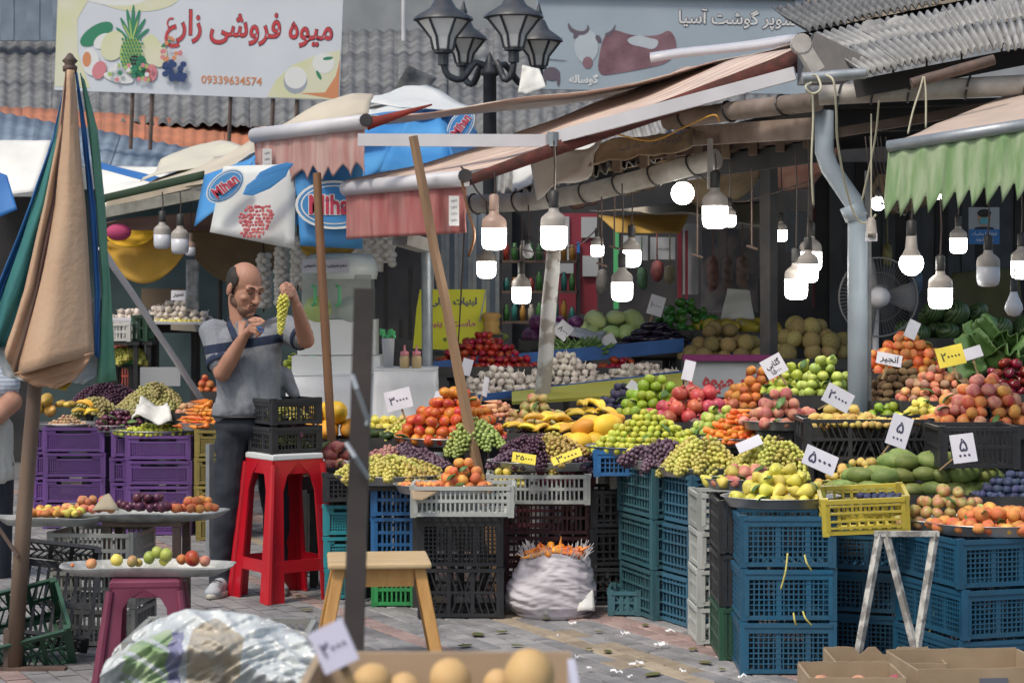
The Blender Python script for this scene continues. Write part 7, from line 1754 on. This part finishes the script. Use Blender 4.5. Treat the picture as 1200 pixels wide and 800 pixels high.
m_hair = mat("hair_dark", (.018, .014, .012), .7, (.035, .028, .024), 30, .3); m_stub = mat("stubble", (.13, .075, .055), .8, (.22, .12, .085), 60, .1)
def shirt_mat():
    m = mat("shirt_grey", (.22, .24, .27), .95, (.195, .21, .24), 60, .3, 120, detail=8)
    nt = m.node_tree; N = nt.nodes; L = nt.links; b = N["Principled BSDF"]; src = b.inputs["Base Color"].links[0].from_socket
    tc = N.new("ShaderNodeTexCoord"); sp = N.new("ShaderNodeSeparateXYZ"); L.new(tc.outputs["Object"], sp.inputs[0])
    sl = N.new("ShaderNodeMath"); sl.operation = 'MULTIPLY_ADD'; sl.inputs[1].default_value = -.16; L.new(sp.outputs[0], sl.inputs[0]); L.new(sp.outputs[2], sl.inputs[2])
    c1 = N.new("ShaderNodeMath"); c1.operation = 'COMPARE'; c1.inputs[1].default_value = 1.335; c1.inputs[2].default_value = .024; L.new(sl.outputs[0], c1.inputs[0])
    fr = N.new("ShaderNodeMath"); fr.operation = 'LESS_THAN'; fr.inputs[1].default_value = -.02; L.new(sp.outputs[1], fr.inputs[0])
    ax = N.new("ShaderNodeMath"); ax.operation = 'LESS_THAN'; ax.inputs[1].default_value = .22; aa = N.new("ShaderNodeMath"); aa.operation = 'ABSOLUTE'; L.new(sp.outputs[0], aa.inputs[0]); L.new(aa.outputs[0], ax.inputs[0])
    m1 = N.new("ShaderNodeMath"); m1.operation = 'MULTIPLY'; L.new(c1.outputs[0], m1.inputs[0]); L.new(fr.outputs[0], m1.inputs[1])
    m2 = N.new("ShaderNodeMath"); m2.operation = 'MULTIPLY'; L.new(m1.outputs[0], m2.inputs[0]); L.new(ax.outputs[0], m2.inputs[1])
    mx = N.new("ShaderNodeMixRGB"); mx.inputs[2].default_value = (.012, .022, .05, 1); L.new(m2.outputs[0], mx.inputs[0]); L.new(src, mx.inputs[1]); L.new(mx.outputs[0], b.inputs["Base Color"])
    return m
m_shirt = shirt_mat(); m_navy = mat("shirt_navy", (.012, .022, .055), .9, (.02, .03, .07), 20, .1); m_trou = mat("trousers_navy", (.014, .019, .03), .85, (.022, .028, .04), 8, .2); m_shoe = mat("shoe_grey", (.30, .34, .38), .7, (.42, .44, .46), 14, .2)
m_sole = mat("shoe_sole", (.45, .44, .38), .7); m_belt = mat("belt_black", (.012, .012, .014), .4)
PD = 10.95; PS = F / PD
man = thing("person", "balding man in grey and navy shirt trimming a grape bunch with scissors", "person", (U(285, 700, PD).x, PD, 0))
def Q(px, py, dy=0.0):
    p = U(px, py, PD); return Vector((p.x - man.location.x, dy, p.z))
k = 1 / PS    # metres per pixel at the man
# head turned three quarter to the right (+x) and down
hc = Q(287, 338)
HS = 1.07
Hm = Euler((R(20), R(2), R(44)), 'XYZ').to_matrix()       # face looks along local -Y turned to +X
def hp(x, y, z): return hc + Hm @ Vector((x, y, z)) * HS
hd = [('e', hp(0, .018, .035), (.078, .098, .092), tuple(Hm.to_euler())), ('e', hp(0, -.03, -.03), (.064, .068, .085), tuple(Hm.to_euler())), ('e', hp(0, -.052, -.085), (.045, .046, .040), tuple(Hm.to_euler())),
      ('e', hp(0, .0, -.06), (.062, .07, .05), tuple(Hm.to_euler())), ('c', hp(0, .03, -.07), Q(283, 382, .03), .056, .064),
      ('c', hp(0, -.098, .012), hp(0, -.124, -.030), .009, .014), ('e', hp(0, -.112, -.034), (.021, .016, .012), tuple(Hm.to_euler())),
      ('c', hp(-.045, -.080, .026), hp(.045, -.080, .026), .013, .013), ('c', hp(0, -.092, .026), hp(0, -.094, .026), .012, .012),
      ('e', hp(-.04, -.066, -.028), (.022, .02, .018)), ('e', hp(.04, -.066, -.028), (.022, .02, .018)),
      ('c', hp(-.022, -.094, -.062), hp(.022, -.094, -.062), .0085, .0085), ('c', hp(-.019, -.092, -.075), hp(.019, -.092, -.075), .009, .009),
      ('e', hp(0, -.086, -.105), (.024, .02, .018)),
      ('e', hp(-.083, .014, -.012), (.010, .020, .034), tuple(Hm.to_euler())), ('e', hp(.083, .014, -.012), (.010, .020, .034), tuple(Hm.to_euler()))]
def _sc(p):
    if p[0] == 'e': return ('e', p[1], tuple(q * HS for q in p[2])) + tuple(p[3:])
    return ('c', p[1], p[2], p[3] * HS, p[4] * HS) if p[3] < .05 else p
hd = [_sc(p) for p in hd]
# arms: image-left arm (his right)
shR = Q(247, 389, 0.02); elR = Q(264, 436, -.12); wrR = Q(291, 394, -.20)
shL = Q(336, 386, 0.02); elL = Q(361, 398, -.10); wrL = Q(353, 358, -.22)
arms = [('c', shR, elR, .055, .046), ('c', elR, lerp(elR, wrR, .4), .047, .044), ('c', lerp(elR, wrR, .4), wrR, .044, .028),
        ('c', shL, elL, .052, .046), ('c', elL, lerp(elL, wrL, .4), .046, .042), ('c', lerp(elL, wrL, .4), wrL, .042, .028)]
def hand(w, tgt, fingers, thumb, pr=.020):
    d_ = (tgt - w); out = [('c', w, lerp(w, tgt, .5), .026, .030, .8), ('c', lerp(w, tgt, .3), tgt, .028, .027, .8)]
    for f in fingers + [thumb]:
        rr_ = [.0105, .0095, .0085, .0075]
        for i in range(len(f) - 1): out.append(('c', f[i], f[i + 1], rr_[i], rr_[i + 1]))
    return out
# right hand holding scissors, pointing to +x
pR = Q(303, 381, -.22)
fR = [[pR + Vector(v) for v in f] for f in (
    [(-.005, -.022, .022), (.030, -.040, .028), (.052, -.044, .008), (.058, -.040, -.010)], [(.002, -.026, .004), (.036, -.046, .006), (.056, -.046, -.014), (.052, -.040, -.030)],
    [(0, -.026, -.014), (.030, -.046, -.016), (.044, -.044, -.034), (.036, -.034, -.046)], [(-.006, -.022, -.028), (.016, -.040, -.034), (.026, -.038, -.050), (.016, -.028, -.058)])]
tR = [pR + Vector(v) for v in ((-.02, -.01, .028), (.012, -.004, .040), (.040, -.018, .036), (.062, -.030, .022))]
pL = Q(348, 341, -.24)
fL = [[pL + Vector(v) for v in f] for f in (
    [(-.012, -.024, .020), (-.036, -.040, .026), (-.050, -.038, .004), (-.046, -.030, -.016)], [(-.010, -.028, .004), (-.034, -.048, .008), (-.046, -.046, -.014), (-.040, -.036, -.032)],
    [(-.006, -.028, -.012), (-.026, -.048, -.010), (-.036, -.046, -.030), (-.028, -.036, -.044)], [(0, -.024, -.026), (-.014, -.042, -.026), (-.022, -.042, -.044), (-.014, -.032, -.054)])]
tL = [pL + Vector(v) for v in ((-.006, -.004, .030), (-.030, -.006, .040), (-.050, -.020, .030), (-.058, -.028, .010))]
body = solid("body", hd + arms + hand(wrR, pR, fR, tR) + hand(wrL, pL, fL, tL) + [('c', Q(283, 378, .03), Q(285, 396, .03), .062, .09)], .0048, m_skin, man, 3, .5)
# hair: sides and back, moustache stubble, brows, eyes
def shell(c, r, M, keep, nm, m, nu=72, nv=54, t=.004):
    b = MB(); b.ball((0, 0, 0), r, nu, nv); fs = []
    vs = [Vector(v) for v in b.v]; b2 = MB(); b2.v = [tuple(c + M @ v * HS) for v in vs]
    for f in b.f:
        q = sum((vs[i] for i in f), Vector()) / len(f)
        if keep(q): b2.f.append(f); b2.m.append(0)
    o = b2.build(nm, m, man, True); s = o.modifiers.new("thick", 'SOLIDIFY'); s.thickness = t; s.offset = 0
    return o
shell(hp(0, .018, .035), (.0815, .1015, .0945), Hm, lambda q: q.z < .050 + .012 * math.sin(q.y * 60) and q.y > -.046 + .5 * abs(q.z - .005) + .004 * math.sin(q.z * 400) and q.z > -.078, "hair", m_hair, t=.005)
shell(hp(0, .0, -.055), (.0655, .077, .056), Hm, lambda q: q.z < .012 and q.y < .02 and q.y > -.06, "stubble_cheeks", m_stub, t=.002)
shell(hp(0, -.052, -.086), (.0475, .049, .0425), Hm, lambda q: q.z < .008 and q.y < .02, "stubble_chin", m_stub, t=.002)
for sx in (-1, 1):
    MB().tube([hp(sx * .014, -.101, .031), hp(sx * .032, -.096, .037), hp(sx * .052, -.080, .030)], [.004, .0045, .003], 6).build("eyebrow", m_hair, man, True)
    MB().ball(hp(sx * .031, -.0835, .008), (.0125, .010, .0065), 10, 8).build("eyelid", m_skin, man, True)
    MB().tube([hp(sx * .019, -.0935, .006), hp(sx * .031, -.0960, .0045), hp(sx * .043, -.0895, .006)], .0022, 5).build("eye", m_hair, man, True)
MB().tube([hp(-.022, -.1015, -.068), hp(0, -.1040, -.0685), hp(.022, -.1015, -.068)], .0028, 5).build("mouth", mat("lip", (.25, .09, .08), .5), man, True)
MB().tube([hp(-.026, -.098, -.054), hp(0, -.1055, -.050), hp(.026, -.098, -.054)], [.005, .006, .005], 6).build("moustache", m_stub, man, True)
# shirt
def folds(v):
    q = noise.noise(Vector((v.x * 7, v.y * 6, v.z * 3))) - .9 * abs(noise.noise(Vector((v.x * 16 + v.z * 3, v.y * 9, v.z * 5 + v.x * 8)))) - .5 * abs(noise.noise(Vector((v.x * 24, v.y * 20, v.z * 16 + v.x * 14))))
    n_ = Vector((v.x, v.y, 0)).normalized() if Vector((v.x, v.y, 0)).length > .01 else Vector((1, 0, 0))
    return v + n_ * q * .016
tor = [('c', Q(262, 395, .03), Q(318, 391, .04), .070, .070), ('c', Q(285, 385, .03), Q(287, 400, .03), .085, .12), ('c', Q(270, 405, .0), Q(276, 470, -.01), .104, .098), ('c', Q(306, 405, .0), Q(310, 470, -.01), .104, .100), ('c', Q(290, 405, .0), Q(293, 474, -.02), .118, .118), ('c', Q(268, 480, 0), Q(316, 480, 0), .095, .10),
       ('c', Q(256, 391, .03), shR, .072, .073), ('c', shR, lerp(shR, elR, .72), .074, .070), ('c', Q(322, 388, .04), shL, .076, .078), ('c', shL, lerp(shL, elL, .62), .080, .072), ('c', Q(332, 440, .05), Q(344, 462, .06), .05, .03)]
solid("shirt", tor, .0085, m_shirt, man, 3, .5, folds)
# collar, sleeve cuffs
def coll(u, v):
    a = lerp(-.2, PI + .2, u) ; return Q(285, 379, .02) + Vector((.088 * math.cos(a), .02 + .07 * math.sin(a), -.02 + .045 * v + .03 * math.sin(a))) 
MB().sheet(coll, 20, 4, .006).build("collar", m_navy, man, True)
for s_ in (-1, 1): MB().sheet(cloth(Q(285, 399, -.135), Q(285 + s_ * 14, 374, -.05), Q(285 + s_ * 18, 380, -.05), Q(285 + s_ * 9, 398, -.125)), 4, 4, .006).build("collar_point", m_navy, man, True)
MB().sheet(cloth(Q(281, 376, -.06), Q(291, 376, -.06), Q(287, 398, -.132), Q(283, 398, -.132)), 3, 5, .004).build("open_neck", m_skin, man, True)
for a, c, r in ((shR, elR, .070), (shL, elL, .070)):
    p, q = lerp(a, c, .68), lerp(a, c, .82)
    MB().tube([p, lerp(p, q, .5), q], [r, r * 1.02, r * 1.0], 20, caps=False).build("sleeve_cuff", m_navy, man, True).modifiers.new("s", 'SOLIDIFY').thickness = .006
# trousers, belt, shoes
legs = [('e', Q(290, 498, 0), (.178, .125, .09)), ('c', Q(273, 508, 0), Q(268, 590, -.03), .098, .074), ('c', Q(268, 590, -.03), Q(259, 672, -.0), .074, .056),
        ('c', Q(312, 508, .02), Q(322, 595, .05), .095, .072), ('c', Q(322, 595, .05), Q(322, 674, .10), .072, .056), ('c', Q(259, 660, 0), Q(259, 682, 0), .062, .066)]
solid("trousers", legs, .009, m_trou, man, 3, .5, lambda v: v + Vector((.012 * noise.noise(v * 9 + Vector((0, 0, v.z * 8))), .012 * noise.noise(v * 8), 0)))
b = MB(); n = 40; z0 = Q(0, 487).z
for zz_ in (0,): b.tube([Q(291, 487 + .0, 0) + Vector((.186 * math.cos(2 * PI * i / n), .132 * math.sin(2 * PI * i / n), 0)) for i in range(n + 1)], .016, 6, flat=.4)
b.build("belt", m_belt, man, True)
for px, py, dy, rz in ((259, 699, -.05, -.15), (322, 699, .06, .3)):
    s = bpy.data.objects.new("shoe", None); 
    M = Matrix.Rotation(rz, 3, 'Z'); c0 = Q(px, 701, dy); c0.z = 0
    pr = [('c', c0 + M @ Vector((0, .06, .055)), c0 + M @ Vector((0, -.10, .042)), .046, .040), ('e', c0 + M @ Vector((0, -.12, .034)), (.046, .05, .03)), ('c', c0 + M @ Vector((0, .05, .06)), c0 + M @ Vector((0, .045, .105)), .045, .047)]
    sh_ = solid("shoe", pr, .007, m_shoe, man, 3)
    so = MB(); so.lathe([(.9, 0), (1, .15), (1, .8), (.94, 1)], 20); so.v = [tuple(c0 + M @ Vector((x * .050, y * .145 - .035, z * .028 + .002))) for x, y, z in so.v]; so.build("sole", m_sole, sh_, True)
    for j in range(3):
        MB().tube([c0 + M @ Vector((-.03, -.06 - .025 * j, .080 - .008 * j)), c0 + M @ Vector((0, -.065 - .025 * j, .090 - .008 * j)), c0 + M @ Vector((.03, -.06 - .025 * j, .080 - .008 * j))], .004, 5).build("lace", m_belt, sh_)
# scissors and grapes in the hands
t = thing("scissors", "small trimming scissors with blue handle in the man's lower hand", "scissors", man.location + Q(310, 381, -.27))
MB().bar((-.01, -.01, -.01), (.115, .0, .030), .004, .010).build("blade", mat("steel", (.22, .22, .24), .35, metal=.8), t); MB().bar((-.01, -.01, -.004), (.11, .0, .040), .004, .008).build("blade", MATS["steel"], t)
MB().tube([(.0, -.01, -.006), (.022, -.014, -.012), (.030, -.014, -.028), (.012, -.012, -.030), (.0, -.01, -.014), (.0, -.01, -.006)], .0035, 6).build("finger_loop", m_bluew, t)
o = link("grape_bunch", bunch_mesh('bright', 7, .0100, 90, .205, .031), None, man.location + Q(340, 345, -.285), (0, R(6), .3)); tag(o, "yellow grape bunch dangling from the man's raised hand", "grapes")
# the second person, cut by the left picture edge
PD2 = 11.6; pc = (U(-14, 600, PD2).x, PD2, 0)
p2 = thing("person", "person at the left edge in striped blue shirt and white apron seen from behind umbrella", "person", pc)
k2 = PD2 / F; def2 = lambda px, py, dy=0: Vector(((px + 14) * k2, dy, zof(py, PD2)))
m_str = band_mat("shirt_striped", [(.30, .38, .50), (.50, .54, .60)], .012, axis=2, bump=.05, dirt=.05)
solid("body", [('e', def2(-30, 330), (.085, .10, .12)), ('c', def2(-28, 350), def2(-26, 385), .06, .07), ('c', def2(0, 420), def2(16, 470, -.05), .055, .05), ('c', def2(16, 470, -.05), def2(-2, 494, -.2), .062, .045), ('c', def2(-2, 494, -.2), def2(-40, 496, -.3), .045, .032),
               ('e', def2(-50, 497, -.33), (.05, .03, .03)), ('c', def2(-52, 495, -.34), def2(-62, 500, -.36), .011, .009), ('c', def2(-52, 500, -.34), def2(-62, 505, -.36), .011, .009), ('c', def2(-52, 491, -.34), def2(-60, 492, -.37), .011, .009)], .008, m_skin, p2)
solid("striped_shirt", [('c', def2(-44, 405), def2(-4, 410), .085, .085), ('e', def2(-24, 450), (.19, .14, .2)), ('e', def2(-24, 500), (.18, .14, .14)), ('c', def2(-2, 412), def2(10, 450, -.03), .082, .085)], .01, m_str, p2, 3, .5, folds)
solid("white_apron", [('c', def2(-26, 505, -.03), def2(-26, 550, -.02), .13, .13), ('c', def2(-8, 505, -.03), def2(-8, 550, -.02), .125, .13)], .01, mat("apron_white", (.52, .53, .50), .85, (.44, .45, .43), 5, .2), p2, 3, .5, folds)
solid("trousers", [('c', def2(-32, 545), def2(-32, 690), .10, .07), ('c', def2(-4, 545), def2(-2, 690), .10, .07), ('e', def2(-18, 545), (.15, .12, .09))], .01, m_trou, p2)
solid("hair", [('e', def2(-30, 322, .02), (.09, .10, .10))], .01, m_hair, p2)
for px in (-32, -2): solid("shoe", [('c', def2(px, 694, .04) , def2(px, 696, -.12), .045, .04)], .01, m_belt, p2)
# ---------------------------------------------------------------- closing
print("objects", len(bpy.data.objects))
